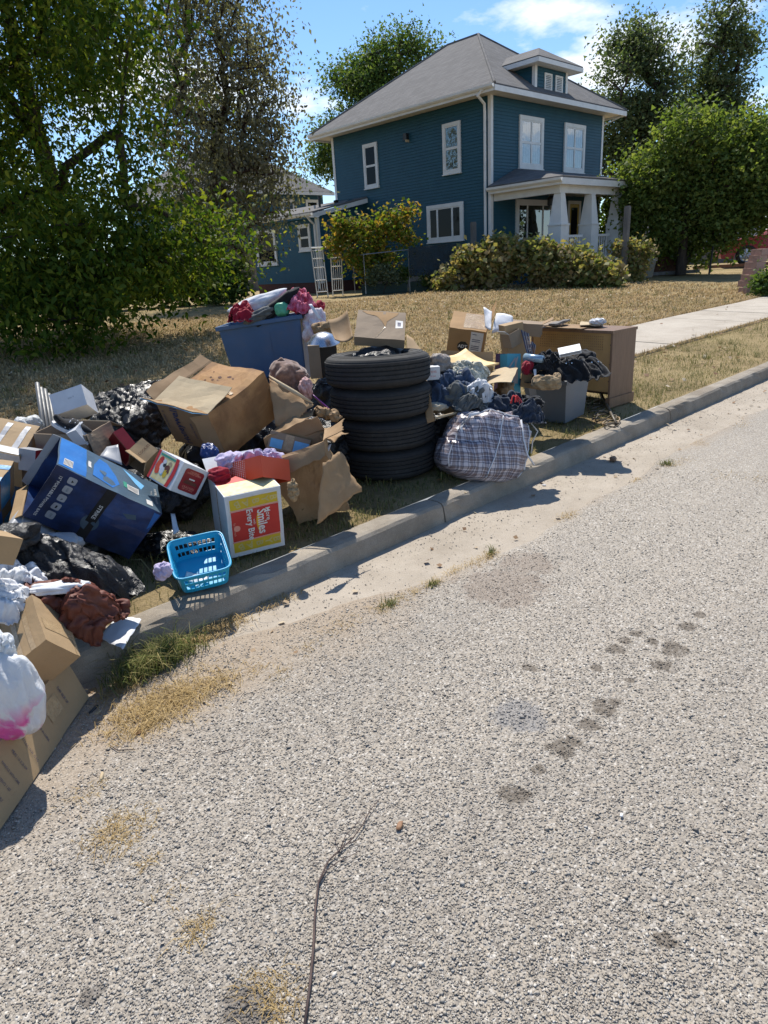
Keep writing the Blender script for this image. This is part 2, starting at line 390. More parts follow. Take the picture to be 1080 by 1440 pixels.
def drape(name, label, cat, c, size, mat, rot=(0, 0, 0), seed=0, ex=1.5, n=46, floor=None, thick=.003, bend=.2, group=None):
    """a sheet of cloth dropped over a mound and rucked up: open hems, folds where it has too much length"""
    rx, ry, h = size; r = np.random.default_rng(seed); V = []
    for i in range(n+1):
        for j in range(n+1):
            u, v = 2*i/n-1, 2*j/n-1; k = math.sqrt(u*u+v*v)+1e-6; sq = max(abs(u), abs(v))/k; f = sq*.55+.45
            x, y = u*f, v*f; V.append((x*(1+.16*math.sin(3*math.atan2(y, x)+seed)), y*(1+.14*math.cos(2*math.atan2(y, x)+seed*2)), 0))
    V = np.array(V); q = np.hypot(V[:, 0], V[:, 1]); lum = fbm(V*1.6+seed*4.3, 2)
    z = h*(np.clip(1-q**2.2, 0, 1)**.62)*(1+.55*lum)+h*.12*pn(V*3+seed); P = np.stack([V[:, 0]*rx, V[:, 1]*ry, z], 1)
    idx = np.arange((n+1)**2).reshape(n+1, n+1); E = np.concatenate([np.stack([a.ravel(), b.ravel()], 1) for a, b in ((idx[1:], idx[:-1]), (idx[:, 1:], idx[:, :-1]), (idx[1:, 1:], idx[:-1, :-1]), (idx[1:, :-1], idx[:-1, 1:]))])
    P = wrinkle(P, E, ex, 110, .018, bend, seed, r.normal(size=3)*np.array([1, 1, .3]), .05)
    if floor is not None: P[:, 2] = np.maximum(P[:, 2], floor)
    m = np.array(Euler([R_(a) for a in rot]).to_matrix()); P = P@m.T+np.array(c)
    F = np.stack([idx[:-1, :-1].ravel(), idx[1:, :-1].ravel(), idx[1:, 1:].ravel(), idx[:-1, 1:].ravel()], 1)
    return mesh_obj(name, P, F, mat, None, smooth=True, thick=thick, label=label, cat=cat, group=group, origin=tuple(c))

def sheet(name, label, cat, a, b, c, d, mat, nu=14, nv=14, amp=.01, freq=6, seed=0, thick=.002, parent=None, curl=0, rag=0, smooth=True, group=None, fold=0):
    a, b, c, d = [np.array(p, float) for p in (a, b, c, d)]; P = []; nn = np.cross(b-a, d-a); nn /= np.linalg.norm(nn); L = np.linalg.norm(b-a)
    for i in range(nu+1):
        for j in range(nv+1):
            u, v = i/nu, j/nv; u2, v2 = u, v
            if rag:
                u2 = u+(rag*math.sin(v*17+seed)*math.sin(v*7+1) if i in (0, nu) else 0); v2 = v+(rag*math.sin(u*15+seed)*math.sin(u*6+2) if j in (0, nv) else 0)
            P.append((a*(1-u2)+b*u2)*(1-v2)+(d*(1-u2)+c*u2)*v2+nn*curl*((2*u-1)**2+(2*v-1)**2))
    P = np.array(P); P += nn*(amp*fbm(P*freq+seed*3.1, 3))[:, None]
    if fold: P += nn*(fold*(ridge(P*freq*1.5+seed, 2)-.9))[:, None]
    F = np.array([(i*(nv+1)+j, (i+1)*(nv+1)+j, (i+1)*(nv+1)+j+1, i*(nv+1)+j+1) for i in range(nu) for j in range(nv)])
    return mesh_obj(name, P, F, mat, parent, smooth=smooth, thick=thick, label=label, cat=cat, group=group, origin=None if parent else tuple(P.mean(0)))
def copy_thing(o, loc, label=None, rotz=0, scale=1):
    c = o.copy(); COL.objects.link(c); c.matrix_basis = Matrix.Translation(Vector(loc)) @ Matrix.Rotation(rotz, 4, 'Z') @ Matrix.Scale(scale, 4)
    if label: c['label'] = label
    def rec(src, dst):
        for ch in [x for x in bpy.data.objects if x.parent == src]:
            k = ch.copy(); COL.objects.link(k); k.parent = dst; rec(ch, k)
    rec(o, c); return c

# ------------------------------------------------------------------ leaves, trees
def leaves(centers, size, up=.35, droop=0, seed=0, fold=.35, aspect=.5, tris=False, fine=False):
    r = np.random.default_rng(seed); n = len(centers)
    N = r.normal(size=(n, 3)); N /= np.linalg.norm(N, axis=1)[:, None]; N[:, 2] = np.abs(N[:, 2])*.7+up; N /= np.linalg.norm(N, axis=1)[:, None]
    T = r.normal(size=(n, 3)); T[:, 2] -= droop; T -= N*(T*N).sum(1)[:, None]; T /= np.linalg.norm(T, axis=1)[:, None]
    Bt = np.cross(N, T); s = (size*r.uniform(.6, 1.25, n))[:, None]
    b = centers; tip = b+T*s-np.array([0, 0, 1])*s*droop*.25; m1 = b+T*s*.45+N*s*fold*.35
    l = b+T*s*.42+Bt*s*aspect; rr = b+T*s*.42-Bt*s*aspect
    if tris:
        V = np.stack([l, rr, tip], 1).reshape(-1, 3); return V, np.arange(n*3).reshape(-1, 3)
    if fine:                                    # pointed oval leaf with a curved midrib
        mid = b+T*s*.5+N*s*.07; l1, r1 = b+T*s*.28+Bt*s*aspect*.85, b+T*s*.28-Bt*s*aspect*.85; l2, r2 = b+T*s*.64+Bt*s*aspect*.72+N*s*.03, b+T*s*.64-Bt*s*aspect*.72+N*s*.03
        V = np.stack([b, l1, l2, tip, r2, r1, mid], 1).reshape(-1, 3); i = (np.arange(n)*7)[:, None]
        return V, np.concatenate([i+np.array([[6, a, c]]) for a, c in ((1, 0), (2, 1), (3, 2), (4, 3), (5, 4), (0, 5))])
    V = np.stack([b, l-N*s*fold*.15, tip, rr-N*s*fold*.15], 1).reshape(-1, 3)
    i = np.arange(n)*4; F = np.concatenate([np.stack([i, i+2, i+1], 1), np.stack([i, i+3, i+2], 1)]); return V, F
def skeleton(base, trunk_pts, clusters, r0, seed=0, jit=.12, twig=.012, power=.5, kup=.6):
    r = np.random.default_rng(seed); nodes = [np.array(p, float) for p in trunk_pts]; par = [-1]+list(range(len(nodes)-1)); ntr = len(nodes)
    order = np.argsort([min(np.linalg.norm(np.array(c)-n) for n in nodes) for c in clusters]); ends = []
    for ci in order:
        c = np.array(clusters[ci]); A = np.array(nodes); d = np.linalg.norm(A-c, axis=1)+kup*np.clip(A[:, 2]-c[2]+.3*np.linalg.norm((A-c)[:, :2], axis=1), 0, None)
        d[0] += 5
        k = int(np.argmin(d)); p = nodes[k]; L = np.linalg.norm(c-p); m = max(1, int(L/.45)); prev = k
        for q in range(1, m+1):
            f = q/m; x = p+(c-p)*f+r.normal(size=3)*jit*L*.25*(f*(1-f)*4)+np.array([0, 0, .10*L*math.sin(f*math.pi)])
            nodes.append(x); par.append(prev); prev = len(nodes)-1
        ends.append(prev)
    cnt = np.zeros(len(nodes))
    for e in ends: cnt[e] += 1
    for i in range(len(nodes)-1, 0, -1): cnt[par[i]] += cnt[i]
    rad = np.maximum(twig, r0*(cnt/max(cnt.max(), 1))**power)
    for i in range(ntr): rad[i] = max(rad[i], r0*(1-.5*i/ntr))
    return nodes, par, rad
def tubes(nodes, par, rad, sides=6, minr=0):
    V = []; F = []
    for i in range(1, len(nodes)):
        p, q = nodes[par[i]], nodes[i]; d = q-p; L = np.linalg.norm(d)
        if L < 1e-5: continue
        d = d/L; a = np.cross(d, [0, 0, 1] if abs(d[2]) < .9 else [1, 0, 0]); a /= np.linalg.norm(a); b = np.cross(d, a)
        n = sides if rad[i] > .04 else 4; base = len(V); r1, r2 = min(rad[par[i]], rad[i]*1.6), rad[i]
        for (c, rr) in ((p-d*r1*.2, r1), (q+d*r2*.2, r2)):
            V += [c+(a*math.cos(2*math.pi*k/n)+b*math.sin(2*math.pi*k/n))*rr for k in range(n)]
        F += [(base+k, base+(k+1) % n, base+n+(k+1) % n, base+n+k) for k in range(n)]
    return V, F
def ellipsoid_clusters(c, rad, n, seed, hollow=.35, gap=.0, zmin=None, gapf=.6):
    r = np.random.default_rng(seed); out = []; tries = 0
    while len(out) < n and tries < 40*n+200:
        tries += 1
        p = r.normal(size=3); p /= np.linalg.norm(p); p *= (hollow+(1-hollow)*r.uniform()**.5)
        q = np.array(c)+p*np.array(rad)*(1+.18*pn((p*2+seed)[None])[0])
        if gap and pn((q*gapf+seed*9)[None])[0] < -gap: continue
        if zmin is not None and q[2] < zmin: continue
        out.append(q)
    return out
def tree(name, label, trunk_pts, clusters, r0, bark, leafm, per=90, crad=.55, lsize=.09, seed=0, group=None, up=.35, droop=.3, aspect=.45, twig=.012, jit=.12, flat=.8, cat='tree', tris=False, kup=.6, fine=False):
    t = thing(name, label, cat, trunk_pts[0], (0, 0, 0), group)
    nodes, par, rad = skeleton(trunk_pts[0], trunk_pts, clusters, r0, seed, jit, twig, kup=kup)
    V, F = tubes(nodes, par, rad, 8); r = np.random.default_rng(seed+5)
    # fine twigs inside each leaf clump
    tv = []; tf = []
    for c in clusters:
        for _ in range(4):
            e = c+r.normal(size=3)*crad*.8; d = e-c; a = np.cross(d, [0, .3, 1]); a /= np.linalg.norm(a)+1e-6; w = twig*.55; b = len(tv)
            tv += [c-a*w, c+a*w, e]; tf.append((b, b+1, b+2))
    base = len(V); V = list(V)+tv; F = list(F)+[tuple(i+base for i in f) for f in tf]
    mesh_obj('trunk', V, F, bark, t, smooth=True)
    C = np.repeat(np.array(clusters), per, 0); C = C+r.normal(size=C.shape)*crad*np.array([1, 1, flat])
    C += .25*crad*vnoise(C, 2.2, seed)
    LV, LF = leaves(C, lsize, up, droop, seed+9, aspect=aspect, tris=tris, fine=fine)
    mesh_obj('crown', LV, LF, leafm, t, kind='stuff')
    return t
# ------------------------------------------------------------------ ground, road, gutter, kerb, pavement
def edge_y(X):                                  # ragged edge where the chip seal laps on to the concrete gutter
    X = np.asarray(X, float); P = np.stack([X*1.1, X*0+3.3, X*0], 1)
    lap = np.clip((2.25-X)/1.1, 0, 1)
    return 2.03+.33*lap+.05*fbm(P, 4)*2
def stains(t, p, xx, yy, col):
    def spots(col, lst, c2, amt, nsc, nd):
        wob = t.noise(p, nsc, 6, .7); acc = None
        for (x, y, r) in lst:
            r = r*1.3
            dx = t.math('SUBTRACT', xx, x); dy = t.math('SUBTRACT', yy, y)
            d = t.math('SQRT', t.math('ADD', t.math('MULTIPLY', dx, dx), t.math('MULTIPLY', dy, dy)))
            k = t.math('DIVIDE', t.math('ADD', d, t.math('MULTIPLY', t.math('SUBTRACT', wob, .5), nd*r)), r)
            m = t.math('SUBTRACT', 3.4, t.math('MULTIPLY', k, 3.2), clamp=True)
            acc = m if acc is None else t.math('MAXIMUM', acc, m)
        return t.mix(t.math('MULTIPLY', t.math('MULTIPLY', acc, amt), t.ramp(t.noise(p, 75, 2), [(.3, (.7, .7, .7)), (.6, (1, 1, 1))])), col, c2)
    pz = lambda L: [(PZ(a, b, 0).x, PZ(a, b, 0).y, r) for a, b, r in L]
    col = spots(col, pz([(724, 1124, .036), (757, 1087, .02), (790, 1055, .04), (803, 1048, .026), (826, 1022, .03), (850, 1002, .028), (862, 992, .022), (930, 940, .036), (945, 915, .042), (965, 885, .03), (918, 905, .02), (895, 895, .022), (865, 916, .03), (880, 905, .02), (838, 943, .02), (985, 868, .022), (845, 992, .02), (935, 1328, .018), (745, 943, .022), (884, 960, .014)]), (.10, .08, .06), .78, 24, 2.7)
    col = spots(col, pz([(735, 1012, .075), (715, 1006, .05)]), (.18, .18, .185), .6, 20, 2.4)
    col = spots(col, pz([(708, 826, .17), (745, 795, .11), (690, 835, .1)]), (.20, .15, .115), .5, 12, 2.6)
    col = spots(col, pz([(345, 1422, .045), (362, 1430, .035), (128, 1408, .02), (138, 1400, .015)]), (.12, .105, .09), .8, 38, 1.4)
    return col
def road_material(name='chip seal', stone=True):
    t = NT(name); p = t.pos()
    v = t.n('ShaderNodeTexVoronoi'); v.inputs['Scale'].default_value = 135; v.inputs['Randomness'].default_value = 1; t.l(p, v.inputs['Vector'])
    sx = t.n('ShaderNodeSeparateColor'); t.l(v.outputs['Color'], sx.inputs[0])
    pal = [(0, (.13, .117, .102)), (.08, (.21, .19, .168)), (.3, (.31, .278, .234)), (.5, (.355, .32, .27)), (.66, (.38, .33, .27)), (.76, (.33, .308, .275)), (.92, (.43, .40, .36)), (1, (.57, .54, .49))]
    col = t.ramp(sx.outputs[0], pal)
    gap = t.ramp(v.outputs['Distance'], [(.42, (1, 1, 1)), (.78, (0, 0, 0))]); col = t.mix(t.math('MULTIPLY', t.math('SUBTRACT', 1, gap), .4), col, (.21, .185, .155))
    big = t.noise(p, .8, 5, .6); col = t.mix(t.ramp(big, [(.35, (0, 0, 0)), (.68, (.3, .3, .3))]), col, (.37, .335, .29))
    col = t.mix(1.0, col, (1.05, 1.03, 1.0), 'MULTIPLY'); tk = t.noise(t.coord('Object', (.18, 1.5, 1)), 1.1, 4, .6); col = t.mix(t.ramp(tk, [(.42, (0, 0, 0)), (.62, (.28, .28, .28))]), col, (.20, .18, .155))
    # sand and dust caught near the gutter
    sp = t.n('ShaderNodeSeparateXYZ'); t.l(p, sp.inputs[0]); yy = sp.outputs[1]; xx = sp.outputs[0]
    dn = t.noise(p, 3.1, 6, .65); band = t.math('SUBTRACT', t.math('ADD', yy, t.math('MULTIPLY', dn, .7)), t.math('ADD', 2.22, t.math('MULTIPLY', t.math('SUBTRACT', xx, 1.6, clamp=True), .12)))
    dust = t.math('MULTIPLY', t.ramp(t.math('ADD', band, .5), [(.42, (0, 0, 0)), (.72, (1, 1, 1))]), .8)
    col = t.mix(dust, col, t.ramp(t.noise(p, 60, 4, .7), [(.3, (.24, .185, .13)), (.7, (.40, .32, .235))]))
    # oil and tar marks with their own outlines
    col = stains(t, p, xx, yy, col)
    ht = t.math('ADD', t.math('MULTIPLY', gap, 1.0), t.math('MULTIPLY', sx.outputs[1], .8))
    nm = t.bump(ht, .55, .0035)
    return t.pbr(col, .88, nm, 0, .25)
M['road'] = road_material()
def gmat():
    t = NT('dry lawn'); p = t.pos()
    a = t.noise(p, 1.1, 6, .62); b = t.noise(p, 16, 5, .7); c = t.noise(p, 90, 3, .7)
    f = t.math('ADD', t.math('MULTIPLY', a, .5), t.math('ADD', t.math('MULTIPLY', b, .3), t.math('MULTIPLY', c, .2)))
    col = t.ramp(f, [(.34, (.15, .125, .06)), (.44, (.24, .185, .095)), (.52, (.34, .255, .135)), (.62, (.42, .32, .18)), (.75, (.48, .375, .225))])
    s = t.n('ShaderNodeSeparateXYZ'); t.l(p, s.inputs[0])
    g = t.math('MULTIPLY', t.ramp(t.noise(p, .55, 4, .6), [(.48, (0, 0, 0)), (.66, (1, 1, 1))]), .35); col = t.mix(g, col, (.17, .16, .055))
    dirt = t.ramp(t.noise(p, 2.3, 5, .6), [(.6, (0, 0, 0)), (.72, (.6, .6, .6))]); col = t.mix(dirt, col, (.24, .165, .10))
    nm = t.bump(t.noise(p, 55, 6, .75), .9, .03)
    return t.pbr(col, .95, nm, 0, .1)
M['lawn'] = gmat()
def concrete(name, a, b, dirt=.5, sc=5):
    t = NT(name); p = t.pos(); f = t.noise(p, sc, 8, .65); col = t.ramp(f, [(.3, b), (.7, a)])
    col = t.mix(t.math('MULTIPLY', t.ramp(t.noise(p, 1.4, 7, .7), [(.45, (0, 0, 0)), (.68, (1, 1, 1))]), dirt), col, (.18, .145, .105))
    sp = t.noise(p, 210, 2, .6); col = t.mix(t.math('MULTIPLY', t.ramp(sp, [(.56, (0, 0, 0)), (.68, (1, 1, 1))]), .5), col, (.12, .11, .1))
    sp2 = t.noise(p, 330, 2, .6); col = t.mix(t.math('MULTIPLY', t.ramp(sp2, [(.6, (0, 0, 0)), (.7, (1, 1, 1))]), .4), col, (.6, .57, .52))
    nm = t.bump(t.noise(p, 120, 5, .7), .5, .006); nm = t.bump(t.noise(p, 9, 5), .3, .02, nm)
    return t.pbr(col, .9, nm, 0, .2)
M['gutter'] = concrete('gutter concrete', (.42, .365, .295), (.33, .28, .22), .3)
M['kerb'] = concrete('kerb concrete', (.36, .315, .255), (.24, .205, .16), .8)
M['walk'] = concrete('pavement concrete', (.47, .42, .35), (.38, .33, .27), .35, 2)

# the lawn: one sheet, fine near the street and running out to the horizon
xs = np.unique(np.concatenate([np.linspace(-60, -4, 15), np.linspace(-4, 16, 90), np.linspace(16, 60, 40), np.linspace(60, 900, 12), [-900, -300]]))
ys = np.unique(np.concatenate([np.linspace(2.66, 8, 60), np.linspace(8, 30, 44), np.linspace(30, 60, 8), [100, 200, 400, 900]]))
GX, GY = np.meshgrid(xs, ys, indexing='ij'); P = np.stack([GX.ravel(), GY.ravel()], 1)
Z = gzv(P[:, 1])+.018*fbm(np.stack([P[:, 0]*.9, P[:, 1]*.9, P[:, 0]*0], 1), 3)*np.clip((P[:, 1]-2.66)*4, 0, 1)*np.clip((60-np.abs(P[:, 0]))/10, 0, 1)
mw = (P[:, 0] > 7.7) & (P[:, 1] > 3.95) & (P[:, 1] < 5.75); Z = np.where(mw, gzv(P[:, 1])-.03, Z-.006)
ny = len(ys); F = np.array([(i*ny+j, (i+1)*ny+j, (i+1)*ny+j+1, i*ny+j+1) for i in range(len(xs)-1) for j in range(ny-1)])
mesh_obj('ground', np.column_stack([P, Z]), F, M['lawn'], smooth=True, kind='structure')
# gutter pan and road
B().add([(-900, 1.7, 0), (900, 1.7, 0), (900, 2.53, 0), (-900, 2.53, 0)], [(0, 1, 2, 3)]).build('gutter', M['gutter'], kind='structure')
xe = np.concatenate([[-900, -60, -20], np.arange(-6, 20, .03), np.linspace(20, 60, 60), [100, 900]]); ye = edge_y(xe)
V = []; F = []
for i, (x, y) in enumerate(zip(xe, ye)):
    V += [(x, -400, .012), (x, -6, .012), (x, y-.05, .012), (x, y-.012, .010), (x, y, .0015)]
    if i: F += [((i-1)*5+k, i*5+k, i*5+k+1, (i-1)*5+k+1) for k in range(4)]
mesh_obj('road', V, F, M['road'], kind='structure')
# kerb: cast sections with open joints
prof = [(2.66, -.05), (2.66, .118), (2.652, .128), (2.635, .131), (2.56, .129), (2.535, .122), (2.52, .106), (2.508, .05), (2.498, -.05)]
joints = [-40, -12, -6, -3.05, -.15, 2.82, 5.93, 8.9, 12, 15, 18, 24, 40, 300]
for a, b in zip(joints[:-1], joints[1:]):
    a2, b2 = a+.006, b-.006; L = b2-a2; n = max(2, min(60, int(L/.08))); V = []; F = []; m = len(prof)
    for i in range(n+1):
        x = a2+L*i/n; e = .5 if i in (0, n) else 0
        for (y, z) in prof: V.append((x, y, z-(.012*e if z > .1 else 0)))
    V = np.array(V); q = V[:, 2] > .0
    V[q] += .0045*vnoise(V[q], 5, 2)*np.array([0, 1, 1]); V[q] -= (np.clip(fbm(V[q]*16, 3)-.35, 0, 1)*.03)[:, None]*np.array([0, -.7, 1])*(V[q][:, 1:2] < 2.6)
    for i in range(n): F += [(i*m+j, i*m+j+1, (i+1)*m+j+1, (i+1)*m+j) for j in range(m-1)]
    F += [tuple(range(m))[::-1], tuple(n*m+j for j in range(m))]
    mesh_obj('kerb', V, F, M['kerb'], smooth=False, kind='structure')
# pavement of separate slabs
pv = thing('pavement', None, None, (8, 4.85, .19), kind='structure')
edges = [7.95, 9.55, 11.1, 12.65, 14.2, 15.75, 17.3, 18.85, 20.4, 22, 23.6, 25.2, 27, 29, 31, 34]
for i, (a, b) in enumerate(zip(edges[:-1], edges[1:])):
    t_ = .006*math.sin(i*2.3); q = B(); z0, z1 = gz(0, 4.12)+.012, gz(0, 5.6)+.012
    V = [(a+.008, 4.12, z0+t_), (b-.008, 4.12, z0-t_*.5), (b-.008, 5.6, z1-t_*.5), (a+.008, 5.6, z1+t_)]
    q.add(V+[(x, y, z-.1) for x, y, z in V], [(0, 1, 2, 3), (0, 4, 5, 1), (1, 5, 6, 2), (2, 6, 7, 3), (3, 7, 4, 0)])
    o = q.build('slab', M['walk'], pv)
q = B(); q.add([(34, 4.12, .2), (300, 4.12, .2), (300, 5.6, .25), (34, 5.6, .25)], [(0, 1, 2, 3)]); q.build('slab', M['walk'], pv)

# ------------------------------------------------------------------ loose chippings: real stones where the camera can tell them apart
def stones(n, fx, size, seed, z0):
    r = np.random.default_rng(seed); X, Y = fx(r, n); n = len(X)
    O = np.array([(1, 0, 0), (-1, 0, 0), (0, 1, 0), (0, -1, 0), (0, 0, 1), (0, 0, -.6)], float)
    Fo = np.array([(0, 2, 4), (2, 1, 4), (1, 3, 4), (3, 0, 4), (2, 0, 5), (1, 2, 5), (3, 1, 5), (0, 3, 5)])
    s = size*r.lognormal(0, .33, n); V = O[None]*s[:, None, None]*(1+r.uniform(-.35, .35, (n, 6, 3)))*np.array([1, .8, .34])
    V += r.normal(size=(n, 6, 3))*s[:, None, None]*.16
    a = r.uniform(0, 6.28, n); ca, sa = np.cos(a), np.sin(a); tl = r.normal(size=n)*.35
    x = V[:, :, 0].copy(); z = V[:, :, 2].copy(); V[:, :, 0] = x+z*tl[:, None]; V[:, :, 2] = z-x*tl[:, None]
    x, y = V[:, :, 0]*ca[:, None]-V[:, :, 1]*sa[:, None], V[:, :, 0]*sa[:, None]+V[:, :, 1]*ca[:, None]
    V[:, :, 0] = x+X[:, None]; V[:, :, 1] = y+Y[:, None]; V[:, :, 2] += z0+.25*s[:, None]
    return V.reshape(-1, 3), (Fo[None]+(np.arange(n)*6)[:, None, None]).reshape(-1, 3)
t = NT('chippings'); i_ = t.island(); col = t.ramp(i_, [(0, (.12, .11, .097)), (.06, (.20, .182, .162)), (.27, (.31, .278, .234)), (.47, (.372, .335, .282)), (.62, (.395, .343, .28)), (.74, (.35, .325, .29)), (.9, (.45, .42, .375)), (1, (.60, .57, .52))])
sp = t.n('ShaderNodeSeparateXYZ'); p_ = t.pos(); t.l(p_, sp.inputs[0]); col = t.mix(t.noise(p_, 150, 3), col, t.mix(.35, col, (.22, .2, .18))); col = t.mix(t.math('MULTIPLY', t.noise(p_, .8, 5, .6), .35), col, (.40, .36, .31))
col = t.mix(1.0, col, (1.05, 1.03, 1.0), 'MULTIPLY')
M['chips'] = t.pbr(stains(t, p_, sp.outputs[0], sp.outputs[1], col), .85, None, 0, .25)
def near(r, n):
    ang = r.uniform(R_(-14), R_(114), n*2); d = .75+4.2*r.uniform(0, 1, n*2)**1.25
    X, Y = d*np.cos(ang), d*np.sin(ang); keep = (Y < edge_y(X)-.03) & (r.uniform(size=n*2) < np.clip(1.15-.16*d, .3, 1))
    sandy = fbm(np.stack([X*1.7, Y*1.7, X*0], 1), 3); keep &= ~((Y > 1.95) & (sandy > -.15) & (X < 3) & (r.uniform(size=n*2) < .6))
    return X[keep][:n], Y[keep][:n]
V, F = stones(150000, near, .003, 1, .0122); mesh_obj('road_chippings', V, F, M['chips'], kind='stuff')
def grit(r, n):
    X = r.uniform(-.2, 14, n); Y = 2.49-np.abs(r.normal(0, .28, n)); return X, np.clip(Y, 1.9, 2.5)
V, F = stones(5000, grit, .0032, 2, .002); mesh_obj('gutter_grit', V, F, M['chips'], kind='stuff')

# ------------------------------------------------------------------ grass
def blades(X, Y, Zb, h, w, lean, seed):
    r = np.random.default_rng(seed); n = len(X); a = r.uniform(0, 6.28, n); H = h*r.lognormal(0, .3, n); L = lean*r.uniform(.2, 1.3, n)
    dx, dy = np.cos(a), np.sin(a); b = np.stack([X, Y, Zb], 1); sd = np.stack([-dy, dx, 0*dx], 1)*(w*r.uniform(.6, 1.3, n))[:, None]
    mid = b+np.stack([dx*L*.35*H, dy*L*.35*H, H*.62], 1); tip = b+np.stack([dx*L*H, dy*L*H, H*(1-.35*L).clip(.15)], 1)
    V = np.stack([b-sd, b+sd, mid-sd*.7, mid+sd*.7, tip], 1).reshape(-1, 3); i = np.arange(n)*5
    return V, np.concatenate([np.stack([i, i+1, i+3], 1), np.stack([i, i+3, i+2], 1), np.stack([i+2, i+3, i+4], 1)])
def grassmat(name, cols):
    t = NT(name); f = t.math('ADD', t.math('MULTIPLY', t.island(), .55), t.math('MULTIPLY', t.noise(t.pos(), 1.6, 4, .6), .45))
    col = t.ramp(f, [(.18+.62*k/(len(cols)-1), c) for k, c in enumerate(cols)])
    return t.pbr(col, .75, None, 0, .2, trans=.3)
M['verge'] = grassmat('verge grass', [(.06, .085, .02), (.105, .125, .034), (.165, .165, .05), (.27, .235, .09), (.40, .32, .155)])
M['drygrass'] = grassmat('dry grass', [(.20, .155, .065), (.32, .235, .115), (.43, .31, .16), (.52, .385, .21), (.59, .46, .27)])
M['straw'] = grassmat('straw', [(.30, .2, .08), (.42, .3, .13), (.55, .42, .22)])
M['weed'] = grassmat('green weed', [(.06, .085, .02), (.10, .13, .03), (.18, .19, .06), (.38, .31, .14)])
r = np.random.default_rng(21)
def scatter(n, x0, x1, y0, y1, dens=None):
    X = r.uniform(x0, x1, n); Y = r.uniform(y0, y1, n); k = r.uniform(size=n) < dens(X, Y) if dens else np.ones(n, bool); return X[k], Y[k]
def vdens(X, Y):
    d = np.hypot(X, Y); nz = fbm(np.stack([X*2.2, Y*2.2, X*0], 1), 3); return np.clip(1.25-d*.095, .16, 1)*np.clip(.75+nz*1.1, .12, 1)
X, Y = scatter(74000, .2, 13, 2.665, 4.1, vdens); V, F = blades(X, Y, gzv(Y)-.004, .034, .0021, 1.0, 1); mesh_obj('verge_grass', V, F, M['verge'], kind='stuff')
def ldens(X, Y):
    d = np.hypot(X, Y); m = (X > 7.85) & (Y > 4.08) & (Y < 5.64); return np.where(m, 0, np.clip(1.3-d*.05, .18, 1)*np.clip(.8+fbm(np.stack([X*.9, Y*.9, X*0], 1), 3), .15, 1))*(np.abs(np.arctan2(Y, X)-R_(47)) < R_(34))
X, Y = scatter(300000, .5, 22, 4.1, 16, ldens); dd = np.hypot(X, Y)
V, F = blades(X, Y, gzv(Y)-.006, .03+.0012*dd, .0022+.00055*dd, 1.1, 2); mesh_obj('lawn_grass', V, F, M['drygrass'], kind='stuff')
print('lawn blades', len(X))
tc_ = r.uniform(size=(900, 2))*np.array([19, 10.5])+np.array([.5, 2.8]); kk = ~((tc_[:, 0] > 7.7) & (tc_[:, 1] > 4) & (tc_[:, 1] < 5.7)); tc_ = np.repeat(tc_[kk], 16, 0)+r.normal(size=(kk.sum()*16, 2))*.035
V, F = blades(tc_[:, 0], tc_[:, 1], gzv(tc_[:, 1])-.004, .075, .0035, .9, 12); mesh_obj('lawn_tufts', V, F, M['verge'], kind='stuff')
X = r.uniform(7.9, 22, 5000); Y = np.where(r.uniform(size=5000) < .5, 4.1-np.abs(r.normal(0, .05, 5000)), 5.62+np.abs(r.normal(0, .07, 5000)))
V, F = blades(X, Y, gzv(Y)+.002, .05, .004, 1.1, 3); mesh_obj('pavement_edge_grass', V, F, M['drygrass'], kind='stuff')
# straw, dead grass and weeds along the gutter seam
def tuft(lst, seed, h, w, lean, zf=lambda x, y: .006):
    rr = np.random.default_rng(seed); XX = []; YY = []
    for (px, py, rad, n) in lst:
        p = PZ(px, py, 0); XX.append(p.x+rr.normal(0, rad, n)); YY.append(p.y+rr.normal(0, rad*.6, n))
    XX = np.concatenate(XX); YY = np.concatenate(YY); return blades(XX, YY, np.array([zf(a, b) for a, b in zip(XX, YY)]), h, w, lean, seed)
seam = [(545, 855, .05, 220), (690, 783, .03, 90), (672, 792, .05, 120), (640, 805, .04, 90), (610, 822, .035, 120), (580, 838, .04, 120), (800, 728, .05, 140), (895, 677, .03, 60), (940, 656, .05, 140), (960, 650, .05, 80), (985, 625, .05, 60), (1040, 600, .06, 60), (1065, 676, .08, 90), (1020, 672, .08, 70), (378, 852, .05, 160), (405, 843, .04, 100), (480, 885, .06, 120), (430, 915, .05, 60), (360, 945, .04, 100), (395, 950, .03, 60), (160, 1168, .05, 260), (185, 1182, .04, 200), (150, 1182, .03, 120), (208, 1218, .02, 60), (280, 1312, .03, 160), (120, 1120, .035, 80), (385, 1405, .03, 150), (400, 1425, .025, 120), (360, 1385, .03, 80), (240, 1265, .03, 30)]
V, F = tuft(seam, 5, .016, .0012, 2.2); mesh_obj('seam_straw', V, F, M['straw'], kind='stuff')
V, F = tuft([(225, 1000, .10, 700), (250, 985, .11, 900), (200, 1005, .08, 400), (285, 895, .09, 600), (300, 970, .06, 250), (320, 880, .06, 250), (170, 975, .05, 250), (210, 1025, .05, 200), (260, 905, .07, 400)], 6, .028, .0014, 2.0); mesh_obj('dead_grass_mat', V, F, M['straw'], kind='stuff')
def weedthing(label, lst, seed, h, w):
    V, F = tuft(lst, seed, h, w, .9); p = PZ(lst[0][0], lst[0][1], 0)
    mesh_obj('weed_clump', V, F, M['weed'], label=label, cat='weed', origin=tuple(p))
weedthing('large green weed clump growing against the near kerb beside the white sheet of paper', [(225, 935, .075, 620), (195, 955, .06, 380), (250, 925, .06, 300), (180, 925, .05, 250), (215, 905, .05, 240)], 7, .085, .0017)
